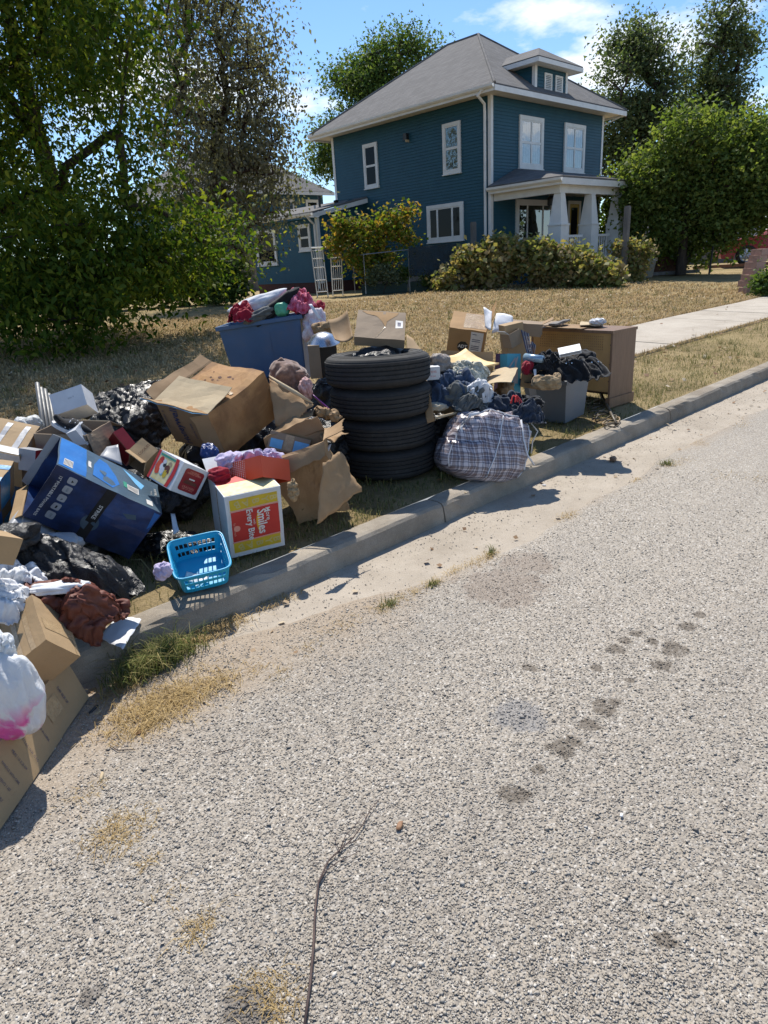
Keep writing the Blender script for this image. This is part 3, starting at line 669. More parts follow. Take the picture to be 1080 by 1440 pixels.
weedthing('small green weed in the seam between gutter and road, nearest to the plaid bag shadow', [(692, 780, .018, 60)], 8, .03, .0018)
weedthing('small green weed in the road seam right of the brown stain', [(610, 826, .02, 90)], 9, .03, .0017)
weedthing('green and yellow weed in the gutter seam beyond the fallen dead leaves', [(937, 655, .035, 120)], 10, .035, .002)
weedthing('short weed in the seam in front of the kerb below the orange stain', [(547, 855, .03, 110)], 11, .028, .0017)
# fallen leaves
t = NT('dead leaves'); M['deadleaf'] = t.pbr(t.ramp(t.island(), [(.1, (.17, .09, .045)), (.5, (.3, .19, .1)), (.9, (.5, .42, .3))]), .7, None, 0, .3, trans=.15)
X, Y = scatter(2600, .3, 20, 2.7, 15, lambda X, Y: np.where((X > 7.9) & (Y > 4.1) & (Y < 5.6), .06, .55)); C = np.stack([X, Y, gzv(Y)+.03], 1); V, F = leaves(C, .055, 1.2, 0, 3); mesh_obj('lawn_litter', V, F, M['deadleaf'], kind='stuff')
X, Y = scatter(90, .5, 12, 1.95, 2.48); C = np.stack([X, Y, X*0+.012], 1); V, F = leaves(C, .035, 1.5, 0, 4); mesh_obj('gutter_litter', V, F, M['deadleaf'], kind='stuff')
# ------------------------------------------------------------------ the blue house
def siding_mat(name, a, b):
    t = NT(name); p = t.pos(); col = t.ramp(t.noise(p, 2.2, 6, .6), [(.3, b), (.7, a)]); col = t.mix(t.math('MULTIPLY', t.noise(p, 30, 4), .25), col, tuple(x*.7 for x in a))
    return t.pbr(col, .55, t.bump(t.noise(p, 45, 4), .15, .01), 0, .35)
M['siding'] = siding_mat('blue siding paint', (.021, .092, .130), (.016, .073, .106))
M['trim'] = simple('white trim paint', (.74, .73, .70), (.66, .65, .62), 3, .5, .05, coord='Object')
M['soffit'] = simple('cream soffit paint', (.66, .60, .50), (.58, .52, .43), 3, .6)
def shingle_mat():
    t = NT('grey shingles'); p = t.pos(); br = t.n('ShaderNodeTexBrick'); s = t.n('ShaderNodeSeparateXYZ'); t.l(p, s.inputs[0])
    c = t.n('ShaderNodeCombineXYZ'); t.l(t.math('ADD', s.outputs[0], s.outputs[1]), c.inputs[0]); t.l(t.math('MULTIPLY', s.outputs[2], 1.65), c.inputs[1]); t.l(c.outputs[0], br.inputs['Vector'])
    br.inputs['Scale'].default_value = 1; br.inputs['Brick Width'].default_value = .30; br.inputs['Row Height'].default_value = .14; br.inputs['Mortar Size'].default_value = .008; br.inputs['Bias'].default_value = 0
    br.inputs['Color1'].default_value = (.125, .12, .117, 1); br.inputs['Color2'].default_value = (.20, .192, .187, 1); br.inputs['Mortar'].default_value = (.05, .048, .046, 1)
    col = t.mix(.45, br.outputs['Color'], t.ramp(t.noise(p, 2.5, 7, .7), [(.3, (.13, .126, .122)), (.7, (.205, .196, .19))])); g = t.noise(p, 130, 2); col = t.mix(t.math('MULTIPLY', g, .3), col, (.08, .077, .075))
    return t.pbr(col, .92, t.bump(br.outputs['Fac'], -.5, .015, t.bump(g, .4, .008)), 0, .15)
M['shingle'] = shingle_mat()
def glass_mat(name, tr, col=(.012, .014, .016)):
    t = NT(name); g = t.n('ShaderNodeBsdfGlossy'); g.inputs['Roughness'].default_value = .03; g.inputs['Color'].default_value = (.9, .93, .95, 1)
    nz = t.bump(t.noise(t.pos(), 1.6, 2), .05, .05); t.l(nz, g.inputs['Normal'])
    a = t.n('ShaderNodeBsdfTransparent') if tr else t.n('ShaderNodeBsdfDiffuse'); a.inputs['Color'].default_value = (.82, .86, .86, 1) if tr else (*col, 1)
    f = t.n('ShaderNodeFresnel'); f.inputs['IOR'].default_value = 1.55; mx = t.n('ShaderNodeMixShader'); t.l(t.math('MULTIPLY', f.outputs[0], .28), mx.inputs[0]); t.l(a.outputs[0], mx.inputs[1]); t.l(g.outputs[0], mx.inputs[2]); t.l(mx.outputs[0], t.out.inputs['Surface']); return t.m
M['glass'] = glass_mat('dark window glass', False); M['clear'] = glass_mat('clear window glass', True)
M['curtain'] = cloth('lace curtain', (.40, .40, .46), (.27, .27, .33), .9, 14, 90)
M['screen'] = simple('grey screen cloth', (.2, .21, .21), (.12, .13, .13), 9, .7)
M['wood_door'] = simple('ochre door paint', (.52, .36, .05), (.44, .30, .04), 5, .5)
M['greyw'] = simple('weathered grey wood', (.20, .185, .17), (.12, .11, .10), 7, .85, .4, 40, stretch=(1, 1, .2))
M['metal'] = simple('grey galvanised metal', (.32, .33, .34), (.24, .25, .26), 20, .4, .1, metal=.7)
M['blackmetal'] = simple('black painted metal', (.02, .02, .021), None, 9, .45)
M['foundation'] = concrete('foundation', (.30, .27, .24), (.2, .18, .16))
M['brickred'] = simple('dark red skirting', (.10, .035, .025), (.06, .02, .015), 14, .8, .3)

def lap_wall(q, o, u, L, z0, z1, n, top=None, ch=.105, proud=.02):
    o, u, n = Vector(o), Vector(u), Vector(n); k = int(math.ceil((z1-z0)/ch))
    for i in range(k):
        a, b = z0+i*ch, min(z1, z0+(i+1)*ch); la = [0, L]; 
        if top:
            la = top(a); lb = top(b)
            if la[1]-la[0] < .02: continue
        else: lb = la
        P = [o+u*la[0]+n*proud, o+u*la[1]+n*proud, o+u*lb[1]+n*.002, o+u*lb[0]+n*.002]
        for p, z in zip(P, (a, a, b, b)): p.z = z
        U = [o+u*la[1]+n*.002, o+u*la[0]+n*.002]
        for p in U: p.z = a
        q.quad(*P); q.quad(P[0], U[1], U[0], P[1])
def window(parent, o, u, n, a0, a1, z0, z1, style='hung', pane=None, curtain=None, fw=.11, name='window', sill=True):
    o, u, n = Vector(o), Vector(u).normalized(), Vector(n).normalized()
    def bx(q, x0, x1, za, zb, d0, d1):
        V = [o+u*x+n*d for x in (x0, x1) for d in (d0, d1)]; W_ = []
        for z in (za, zb): W_ += [Vector((v.x, v.y, z)) for v in V]
        q.add(W_, [(0, 1, 3, 2), (4, 6, 7, 5), (0, 4, 5, 1), (2, 3, 7, 6), (0, 2, 6, 4), (1, 5, 7, 3)])
    q = B(); bx(q, a0, a0+fw, z0+fw, z1-fw, .001, .07); bx(q, a1-fw, a1, z0+fw, z1-fw, .001, .07); bx(q, a0, a1, z1-fw, z1, .001, .074); bx(q, a0, a1, z0, z0+fw, .001, .074)
    if sill: bx(q, a0-.03, a1+.03, z0-.035, z0-.001, .001, .1)
    fr = q.build(name, M['trim'], parent); i0, i1, j0, j1 = a0+fw+.002, a1-fw-.002, z0+fw+.002, z1-fw-.002
    q = B(); sw = .04
    if style in ('hung', 'hung2'):
        zm = (j0+j1)/2; xs_ = [i0, i1] if style == 'hung' else [i0, (i0+i1)/2, i1]
        for x0, x1 in zip(xs_[:-1], xs_[1:]):
            for za, zb in ((j0, zm), (zm, j1)):
                bx(q, x0, x0+sw, za, zb, .032, .058); bx(q, x1-sw, x1, za, zb, .032, .058); bx(q, x0+sw, x1-sw, za, za+sw, .032, .058); bx(q, x0+sw, x1-sw, zb-sw, zb, .032, .058)
    elif style == 'triple':
        w = i1-i0; xs_ = [i0, i0+w*.26, i0+w*.74, i1]
        for x0, x1 in zip(xs_[:-1], xs_[1:]): bx(q, x0, x0+sw, j0, j1, .032, .06); bx(q, x1-sw, x1, j0, j1, .032, .06); bx(q, x0+sw, x1-sw, j0, j0+sw, .032, .06); bx(q, x0+sw, x1-sw, j1-sw, j1, .032, .06)
    else: bx(q, i0, i0+sw, j0, j1, .032, .058); bx(q, i1-sw, i1, j0, j1, .032, .058); bx(q, i0+sw, i1-sw, j0, j0+sw, .032, .058); bx(q, i0+sw, i1-sw, j1-sw, j1, .032, .058)
    q.build('sash', M['trim'], fr)
    q = B(); bx(q, i0, i1, j0, j1, .038, .042); q.build('pane', M['clear'] if curtain else (pane or M['glass']), fr)
    if curtain:
        q = B(); N = 40; V = []
        for k in range(N+1):
            x = i0+(i1-i0)*k/N; dd = .028+.004*math.sin(k*1.3)
            V += [Vector((*(o+u*x+n*dd).xy, j0)), Vector((*(o+u*x+n*dd).xy, j1))]
        q.add(V, [(2*k, 2*k+2, 2*k+3, 2*k+1) for k in range(N)]); q.build('curtain', curtain, fr)
    return fr

X0, Y0, X1, Y1, ZB, ZE, GZH = 20.9, 15.96, 28.46, 24.4, .62, 6.66, .52
H = thing('house', 'two storey teal blue house with grey hip roof, white trim and a columned front porch', 'house', (X0, Y0, GZH))
q = B(); lap_wall(q, (X0, Y0, 0), (0, 1, 0), Y1-Y0, ZB+.35, ZE, (-1, 0, 0)); lap_wall(q, (X0, Y0, 0), (1, 0, 0), X1-X0, ZB+.35, ZE, (0, -1, 0))
lap_wall(q, (X1, Y0, 0), (0, 1, 0), Y1-Y0, ZB+.35, ZE, (1, 0, 0)); lap_wall(q, (X0, Y1, 0), (1, 0, 0), X1-X0, ZB+.35, ZE, (0, 1, 0)); q.build('wall', M['siding'], H)
q = B(); q.bx(X0-.005, X1+.005, Y0-.005, Y1+.005, GZH-.3, ZB+.36); q.build('foundation', M['foundation'], H)
for (x, y) in ((X0, Y0), (X1, Y0), (X0, Y1), (X1, Y1)):
    q = B(); q.bx(x-.03, x+.1 if x == X0 else x+.03, y-.03 if y == Y0 else y-.1, y+.1 if y == Y0 else y+.03, ZB+.3, ZE-.002) if x == X0 else q.bx(x-.1, x+.03, y-.03 if y == Y0 else y-.1, y+.1 if y == Y0 else y+.03, ZB+.3, ZE-.002)
    q.build('corner_board', M['trim'], H)
OH = .66; RZ = 6.82; xm = (X0+X1)/2; ra, rb = Vector((xm, 19.45, 9.78)), Vector((xm, 21.0, 9.78))
e = [Vector((X0-OH, Y0-OH, RZ)), Vector((X1+OH, Y0-OH, RZ)), Vector((X1+OH, Y1+OH, RZ)), Vector((X0-OH, Y1+OH, RZ))]
q = B(); dz = Vector((0, 0, -.05))
q.add([*e, ra, rb, *[v+dz for v in e], ra+dz, rb+dz], [(0, 1, 4), (1, 2, 5, 4), (2, 3, 5), (3, 0, 4, 5), (6, 10, 7), (7, 10, 11, 8), (8, 11, 9), (9, 11, 10, 6), (0, 6, 7, 1), (1, 7, 8, 2), (2, 8, 9, 3), (3, 9, 6, 0)])
rf = q.build('roof', M['shingle'], H)
q = B()
for a, b in ((ra, rb), (e[0], ra), (e[1], ra), (e[2], rb), (e[3], rb)): q.tube([a+Vector((0, 0, .0)), b+Vector((0, 0, .0))], .055, 5)
q.build('ridge_cap', M['shingle'], rf)
q = B(); q.bx(X0-OH+.03, X1+OH-.03, Y0-OH+.03, Y1+OH-.03, ZE, ZE+.03); q.build('soffit', M['soffit'], H)
q = B(); fz0, fz1 = ZE-.06, RZ-.055
q.bx(X0-OH, X1+OH, Y0-OH-.02, Y0-OH+.025, fz0, fz1); q.bx(X0-OH-.02, X0-OH+.025, Y0-OH+.03, Y1+OH, fz0, fz1); q.bx(X1+OH-.025, X1+OH+.02, Y0-OH+.03, Y1+OH, fz0, fz1); q.bx(X0-OH, X1+OH, Y1+OH+.005, Y1+OH+.05, fz0, fz1); q.build('fascia', M['trim'], H)
def gutter_run(parent, a, b, n):
    a, b, n = Vector(a), Vector(b), Vector(n); d = (b-a).normalized(); q = B(); pr = [(0, 0), (.0, -.11), (.06, -.115), (.11, -.07), (.12, 0), (.108, 0), (.1, -.062), (.055, -.1), (.012, -.098), (.012, 0)]
    q.prism(pr, lambda p: a+n*p[0]+Vector((0, 0, p[1])), lambda p: b+n*p[0]+Vector((0, 0, p[1]))); q.build('rain_gutter', M['trim'], parent)
gutter_run(H, (X0-OH-.022, Y0-OH, RZ-.02), (X0-OH-.022, Y1+OH, RZ-.02), (-1, 0, 0))
q = B(); q.tube([(X0-OH-.05, Y0-.2, RZ-.13), (X0-OH-.02, Y0+.02, RZ-.25), (X0-.12, Y0+.18, ZE-.25), (X0-.07, Y0+.2, ZE-.5), (X0-.07, Y0+.2, 3.75), (X0-.07, Y0+.2, .8)], .05, 8); q.build('downspout', M['trim'], H)
q = B(); q.tube([(X1+OH, Y0-OH+.1, RZ-.15), (X1+.1, Y0+.1, ZE-.35), (X1+.07, Y0+.12, 3)], .04, 8); q.build('downspout', M['trim'], H)
LW = ((X0, 0, 0), (0, 1, 0), (-1, 0, 0)); FWL = ((0, Y0, 0), (1, 0, 0), (0, -1, 0))
window(H, *LW, 21.62, 22.45, 4.47, 6.1, 'hung', M['glass'], fw=.1); window(H, *LW, 17.28, 18.12, 4.47, 6.12, 'hung', None, M['screen'], fw=.1); window(H, *LW, 17.2, 19.02, 2.17, 3.49, 'triple', fw=.13)
window(H, *FWL, 22.53, 24.05, 4.5, 6.2, 'hung2', None, M['curtain'], fw=.13); window(H, *FWL, 25.5, 27.02, 4.48, 6.19, 'hung2', None, M['curtain'], fw=.13)
window(H, *FWL, 22.36, 24.87, 1.75, 3.45, 'triple', fw=.16)
q = B(); q.bx(X0-.16, X0-.014, 19.85, 20.03, 5.9, 6.12); v_ = q.build('vent_hood', M['blackmetal'], H); q = B(); q.bx(X0-.17, X0-.012, 19.845, 19.9, 5.82, 5.9); q.build('vent_flap', CB[4], v_)
q = B(); q.bx(X0-.06, X0-.014, 21.1, 21.55, 2.7, 3.15); q.build('meter_box', simple('pinkish meter box', (.42, .34, .31)), H)
# dormer
DX0, DX1, DY, DZ0, DZ1 = 23.05, 25.12, 15.66, 6.9, 7.72; slope = (9.78-RZ)/(19.45-(Y0-OH)); roofz = lambda y: RZ+(y-(Y0-OH))*slope
D = H; q = B(); lap_wall(q, (0, DY, 0), (1, 0, 0), 0, DZ0, DZ1, (0, -1, 0), top=lambda z: (DX0, DX1), ch=.1)
ysl = lambda z: max(0, (z-RZ)/slope+(Y0-OH)-DY)
for x, n_ in ((DX0, -1), (DX1, 1)): lap_wall(q, (x, DY, 0), (0, 1, 0), 0, DZ0, DZ1, (n_, 0, 0), top=lambda z: (0, max(.03, ysl(z))), ch=.1)
dm = q.build('dormer', M['siding'], H)
for x in (DX0, DX1): B().bx(x-.03 if x == DX0 else x-.1, x+.1 if x == DX0 else x+.03, DY-.03, DY+.1, roofz(DY)-.05, DZ1-.003).build('corner_board', M['trim'], dm)
for x0_ in (23.62, 24.32):
    fr = B(); fr.bx(x0_, x0_+.06, DY-.045, DY-.013, 7.0, 7.56); fr.bx(x0_+.42, x0_+.48, DY-.045, DY-.013, 7.0, 7.56); fr.bx(x0_+.06, x0_+.42, DY-.045, DY-.013, 7.5, 7.56); fr.bx(x0_+.06, x0_+.42, DY-.045, DY-.013, 7.0, 7.06)
    for k in range(8): fr.box((x0_+.24, DY-.03, 7.09+k*.054), (.36, .008, .05), Euler((R_(-35), 0, 0)).to_matrix())
    fr.build('louvre', M['trim'], dm)
do = .42; de = [Vector((DX0-do, DY-do, DZ1+.16)), Vector((DX1+do, DY-do, DZ1+.16))]; dxm = (DX0+DX1)/2; zt = DZ1+.78; yb = (zt-RZ)/slope+(Y0-OH); ye_ = (DZ1+.16-RZ)/slope+(Y0-OH)
q = B(); ap, bk = Vector((dxm, DY+.55, zt)), Vector((dxm, yb, zt)); bl, br_ = Vector((DX0-do, ye_, DZ1+.16)), Vector((DX1+do, ye_, DZ1+.16))
q.add([de[0], de[1], br_, bl, ap, bk], [(0, 1, 4), (1, 2, 5, 4), (3, 0, 4, 5)]); o_ = q.build('dormer_roof', M['shingle'], dm); s_ = o_.modifiers.new('t', 'SOLIDIFY'); s_.thickness = .05
q = B(); q.bx(DX0-do, DX1+do, DY-do-.012, DY-do+.02, DZ1-.02, DZ1+.12); q.bx(DX0-do-.012, DX0-do+.02, DY-do+.022, ye_, DZ1-.02, DZ1+.12); q.bx(DX1+do-.02, DX1+do+.012, DY-do+.022, ye_, DZ1-.02, DZ1+.12); q.bx(DX0-do+.021, DX1+do-.021, DY-do+.021, DY+1.2, DZ1-.002, DZ1+.02); q.build('dormer_fascia', M['trim'], dm)
# porch
PY, PX0, PX1, PZE = 12.95, 20.72, 28.7, 3.78; FZ = 1.12
P_ = H; q = B(); q.bx(X0+.02, X1, PY+.25, Y0-.02, FZ-.12, FZ); q.build('porch_floor', M['greyw'], H)
q = B(); q.bx(X0+.06, X1-.1, PY+.32, PY+.38, GZH-.1, FZ-.12); q.bx(X0+.06, X0+.12, PY+.38, Y0-.02, GZH-.1, FZ-.12); q.build('porch_skirt', M['siding'], H)
wl, wr = Vector((X0-.06, Y0-.015, 3.92)), None; hipx = 22.35; zw = 4.42
q = B(); A_ = [Vector((PX0, PY, PZE)), Vector((PX1, PY, PZE)), Vector((PX1, Y0-.015, PZE)), Vector((PX1-1.6, Y0-.015, zw)), Vector((hipx, Y0-.015, zw)), Vector((PX0, Y0-.015, PZE+.02))]
q.add(A_, [(0, 1, 3, 4), (0, 4, 5), (1, 2, 3)]); pr_ = q.build('porch_roof', M['shingle'], H); s_ = pr_.modifiers.new('t', 'SOLIDIFY'); s_.thickness = .05; s_.offset = 1
q = B(); q.bx(PX0, PX1, PY-.0, PY+.04, PZE-.2, PZE-.006); q.bx(PX0, PX0+.04, PY+.042, Y0-.03, PZE-.2, PZE-.006); q.bx(PX1-.04, PX1, PY+.042, Y0-.03, PZE-.2, PZE-.006); q.build('porch_fascia', M['trim'], H)
q = B(); q.bx(PX0+.045, PX1-.045, PY+.045, Y0-.02, PZE-.16, PZE-.13); q.build('porch_ceiling', M['soffit'], H)
q = B(); q.bx(X0+.12, PX1-.15, PY+.28, PY+.5, PZE-.42, PZE-.162); q.bx(X0+.12, X0+.3, PY+.502, Y0-.03, PZE-.42, PZE-.162); q.build('porch_beam', M['trim'], H)
gutter_run(H, (PX0-.002, PY, PZE-.0), (PX0-.002, Y0-.02, PZE-.0), (-1, 0, 0))
for cx in (21.2, 23.17, 25.08, 27.1):
    q = B(); yc = PY+.4
    def fr_(z0, z1, w0, w1):
        V = [Vector((cx+i*w0, yc+j*w0, z0)) for i, j in ((-1, -1), (1, -1), (1, 1), (-1, 1))]+[Vector((cx+i*w1, yc+j*w1, z1)) for i, j in ((-1, -1), (1, -1), (1, 1), (-1, 1))]
        q.add(V, [(3, 2, 1, 0), (4, 5, 6, 7)]+[(k, (k+1) % 4, 4+(k+1) % 4, 4+k) for k in range(4)])
    fr_(FZ+.003, 2.36, .25, .25); fr_(2.362, 2.41, .275, .275); fr_(2.412, PZE-.422, .23, .13); q.build('porch_column', M['trim'], H)
for a, b in ((21.66, 22.7), (23.64, 24.6), (25.56, 26.6)):
    q = B(); yc = PY+.4; q.bx(a, b, yc-.04, yc+.04, 1.98, 2.06); q.bx(a, b, yc-.03, yc+.03, 1.25, 1.31); n = int((b-a)/.14)
    for k in range(1, n): x = a+(b-a)*k/n; q.bx(x-.02, x+.02, yc-.02, yc+.02, 1.31, 1.98)
    q.build('porch_rail', M['trim'], H)
q = B(); q.bx(X0+.2, X0+.26, PY+.85, Y0-.1, 1.98, 2.06); q.bx(X0+.2, X0+.26, PY+.85, Y0-.1, 1.25, 1.31)
for k in range(18): q.bx(X0+.21, X0+.25, PY+.95+k*.11, PY+.98+k*.11, 1.31, 1.98)
q.build('porch_rail', M['trim'], H)
q = B(); q.bx(25.93, 26.06, Y0-.06, Y0-.014, FZ+.01, 3.45); q.bx(26.78, 26.91, Y0-.06, Y0-.014, FZ+.01, 3.45); q.bx(26.06, 26.78, Y0-.06, Y0-.014, 3.33, 3.45); df = q.build('door_frame', M['trim'], H)
q = B(); q.bx(26.065, 26.775, Y0-.045, Y0-.014, FZ+.01, 3.325); q.bx(26.16, 26.68, Y0-.055, Y0-.046, 1.25, 1.95); q.build('door', M['wood_door'], df)
q = B(); q.bx(26.18, 26.66, Y0-.052, Y0-.046, 2.1, 3.2); q.build('door_pane', M['glass'], df)
q = B(); q.tube([(22.3, 14.4, PZE-.17), (22.3, 14.4, 3.4)], .012, 6); q.lathe([(.0, .14), (.13, .02), (.14, 0), (.12, 0)], 12, (22.3, 14.4, 3.3)); q.lathe([(.11, 0), (.11, -.18), (.09, -.2), (0, -.2)], 8, (22.3, 14.4, 3.29)); q.build('porch_lantern', M['blackmetal'], H)
q = B(); q.bx(27.2, 27.36, Y0-.16, Y0-.014, 2.85, 3.2); q.lathe([(.0, .1), (.1, 0), (.09, 0)], 8, (27.28, Y0-.1, 3.2)); q.build('wall_lantern', M['blackmetal'], H)
# rear lean-to of the same house
LX, LY0, LY1 = 18.32, 22.7, 27.4
q = B(); lap_wall(q, (LX, LY0, 0), (0, 1, 0), LY1-LY0, .95, 3.42, (-1, 0, 0)); lap_wall(q, (LX, LY0, 0), (1, 0, 0), 0, .95, 4.1, (0, -1, 0), top=lambda z: (max(0, (z-3.4)/.19*.5), X0-.015-LX)); w2 = q.build('annex_wall', M['siding'], H)
q = B(); q.bx(LX+.01, X0-.02, LY0+.01, LY1, GZH-.2, .96); q.build('annex_base', M['brickred'], H)
ev = LX-.42; q = B(); A_ = [Vector((ev, LY0-.3, 3.55)), Vector((X0-.016, LY0-.3, 4.13)), Vector((X0-.016, LY1+.3, 4.13)), Vector((ev, LY1+.3, 3.55))]; q.add(A_, [(0, 1, 2, 3)]); o_ = q.build('annex_roof', M['shingle'], H); s_ = o_.modifiers.new('t', 'SOLIDIFY'); s_.thickness = .06; s_.offset = 1
q = B(); q.add([(ev, LY0-.33, 3.38), (X0-.02, LY0-.33, 3.95), (X0-.02, LY0-.33, 4.12), (ev, LY0-.33, 3.54), (ev, LY0-.3, 3.38), (X0-.02, LY0-.3, 3.95), (X0-.02, LY0-.3, 4.12), (ev, LY0-.3, 3.54)], [(0, 1, 2, 3), (4, 7, 6, 5), (0, 4, 5, 1), (1, 5, 6, 2), (2, 6, 7, 3), (3, 7, 4, 0)]); q.build('rake_board', M['trim'], H)
gutter_run(H, (ev-.0, LY0-.3, 3.56), (ev-.0, LY1+.3, 3.56), (-1, 0, 0))
q = B(); q.tube([(ev-.05, LY0+.0, 3.44), (ev+.1, LY0+.02, 3.3), (LX-.07, LY0+.1, 3.15), (LX-.07, LY0+.1, .7)], .045, 8); q.build('downspout', M['trim'], H)
q = B(); q.bx(LX-.03, LX+.1, LY0-.03, LY0+.1, .9, 3.4); q.build('corner_board', M['trim'], H)
LL = ((LX, 0, 0), (0, 1, 0), (-1, 0, 0)); window(H, *LL, 25.62, 27.15, 1.75, 3.2, 'fixed', fw=.12); window(H, *LL, 23.15, 23.95, 2.2, 3.22, 'hung', fw=.1)
B().tube([(19.6, 24.0, 3.7), (19.6, 24.0, 4.35)], .05, 8).build('roof_vent', M['blackmetal'], H); B().tube([(19.0, 23.6, 3.7), (19.0, 23.6, 3.95)], .04, 8).build('roof_vent', M['metal'], H); B().lathe([(.09, -.2), (.09, 0), (.12, .08), (.0, .12)], 10, (20.1, 23.5, 4.05)).build('roof_vent', M['blackmetal'], H)

# the neighbouring house behind
N2 = thing('neighbouring_house', 'smaller blue house with grey hip roof partly hidden behind the rear wing', 'house', (27, 40, .52))
bx0, bx1, by0, by1, bz = 23.0, 33.0, 40.0, 50, 6.35
q = B(); lap_wall(q, (bx0, by0, 0), (1, 0, 0), bx1-bx0, .5, bz, (0, -1, 0), ch=.14); lap_wall(q, (bx0, by0, 0), (0, 1, 0), by1-by0, .5, bz, (-1, 0, 0), ch=.14); q.bx(bx0+.1, bx1-.02, by0+.1, by1, .4, bz); q.build('wall', siding_mat('neighbour siding', (.028, .10, .145), (.02, .08, .12)), N2)
o2 = .6; ee = [Vector((bx0-o2, by0-o2, bz+.1)), Vector((bx1+o2, by0-o2, bz+.1)), Vector((bx1+o2, by1+o2, bz+.1)), Vector((bx0-o2, by1+o2, bz+.1))]; rt = [Vector((27.6, 45, 10.2)), Vector((28.4, 45, 10.2))]
q = B(); q.add([*ee, *rt], [(0, 1, 5, 4), (1, 2, 5), (2, 3, 4, 5), (3, 0, 4), (0, 3, 2, 1)]); q.build('roof', M['shingle'], N2)
q = B(); q.bx(bx0-o2, bx1+o2, by0-o2-.03, by0-o2-.002, bz-.12, bz+.08); q.bx(bx0-o2-.03, bx0-o2-.002, by0-o2, by1+o2, bz-.12, bz+.08); q.build('fascia', M['trim'], N2)
for a in (29.3, 31.4): window(N2, (0, by0, 0), (1, 0, 0), (0, -1, 0), a, a+1.15, 4.9, 6.0, 'fixed', fw=.14)
# ------------------------------------------------------------------ trees and planting
def barkmat(name, a, b):
    t = NT(name); c = t.coord('Object', (1, 1, .25)); col = t.ramp(t.noise(c, 14, 6, .65), [(.35, b), (.65, a)]); return t.pbr(col, .9, t.bump(t.noise(c, 30, 5, .7), .8, .02), 0, .15)
M['bark'] = barkmat('dark bark', (.085, .065, .05), (.035, .027, .022)); M['bark2'] = barkmat('reddish dark bark', (.075, .048, .042), (.03, .02, .019))
M['leaf_elm'] = leafmat('elm leaves', [(.022, .052, .008), (.044, .086, .013), (.085, .132, .02), (.16, .19, .027), (.34, .31, .038)], .5)
M['leaf_grey'] = leafmat('dull sparse leaves', [(.07, .07, .045), (.12, .115, .075), (.165, .155, .11), (.22, .205, .155), (.11, .12, .06)], .4, .55, .25)
M['leaf_far'] = leafmat('far tree leaves', [(.04, .08, .025), (.075, .13, .036), (.125, .175, .05), (.19, .20, .065)], .42)
M['leaf_pecan'] = leafmat('pecan leaves', [(.05, .08, .042), (.085, .125, .062), (.135, .165, .085), (.19, .195, .095)], .42)
M['leaf_mul'] = leafmat('mulberry leaves', [(.055, .095, .025), (.105, .155, .04), (.175, .22, .06), (.26, .28, .095)], .46)
M['leaf_vine'] = leafmat('vine leaves', [(.08, .125, .035), (.17, .20, .07), (.28, .26, .11), (.33, .24, .13), (.42, .36, .2)], .38)
M['leaf_maple'] = leafmat('autumn leaves', [(.07, .14, .022), (.11, .18, .03), (.19, .22, .035), (.34, .21, .05), (.40, .23, .06)], .42)
M['leaf_lime'] = leafmat('lime leaves', [(.15, .25, .03), (.28, .36, .05)], .35)
M['leaf_sage'] = leafmat('sage leaves', [(.06, .09, .045), (.13, .16, .09), (.22, .23, .14)], .25)

# big near tree on the left
tb = Vector((6.6, 17.2, .5))
cl = ellipsoid_clusters((3.9, 16.4, 5.9), (3.7, 4.0, 4.9), 190, 3, .35, -.06, zmin=2.3, gapf=.42)
low = []
for (x, y, d) in [(40, 430, 12.5), (80, 445, 12), (110, 440, 12), (135, 430, 12.2), (128, 458, 11.8), (160, 420, 12.5), (185, 415, 12.8), (205, 400, 13), (235, 395, 13.4), (255, 405, 13.6), (280, 390, 13.8), (300, 375, 14), (318, 360, 14.2), (265, 370, 13.6), (240, 365, 13.3), (215, 375, 13), (20, 455, 12), (60, 462, 11.6), (100, 465, 11.6), (0, 430, 12.4), (180, 390, 12.8), (150, 385, 12.4), (120, 400, 12.2), (90, 410, 12.2), (60, 400, 12.4), (30, 395, 12.5), (185, 320, 13.2), (195, 270, 13), (170, 340, 12.8), (175, 220, 13.2), (185, 160, 13), (175, 110, 13.2), (190, 60, 13.4), (160, 20, 13.2), (120, 40, 13), (10, 350, 12), (50, 340, 12), (90, 330, 12), (130, 330, 12.2)]: low.append(np.array(PD(x-8, y-(30 if x > 150 else 14), d)))
LEFTTREE = tree('elm_tree', 'big leafy green tree at the left with boughs drooping to the lawn', [tb, tb+Vector((-.1, -.2, 1.3)), tb+Vector((-.5, -.6, 2.6)), tb+Vector((-.8, -1.0, 4.2)), tb+Vector((-1.0, -1.4, 6))], cl+low+ellipsoid_clusters((5.6, 13.7, 9.7), (3.6, 2.4, 2.0), 70, 33, .2, -.02, zmin=8.2, gapf=.5), .2, M['bark'], M['leaf_elm'], per=440, crad=.5, lsize=.125, seed=4, droop=.75, up=.25, aspect=.25, twig=.008, fine=True)
tb = Vector((1.2, 14.5, .5))
tree('elm_tree', 'dark leafy tree cut off by the left edge of the photo behind the big one', [tb, tb+Vector((0, 0, 2)), tb+Vector((.2, 0, 4.5))], ellipsoid_clusters((1.6, 14.6, 5.4), (3.2, 3.2, 4.4), 220, 13, .4, .3, zmin=1.6), .2, M['bark'], M['leaf_elm'], per=150, crad=.5, lsize=.12, seed=14, droop=.7, aspect=.26, fine=True)
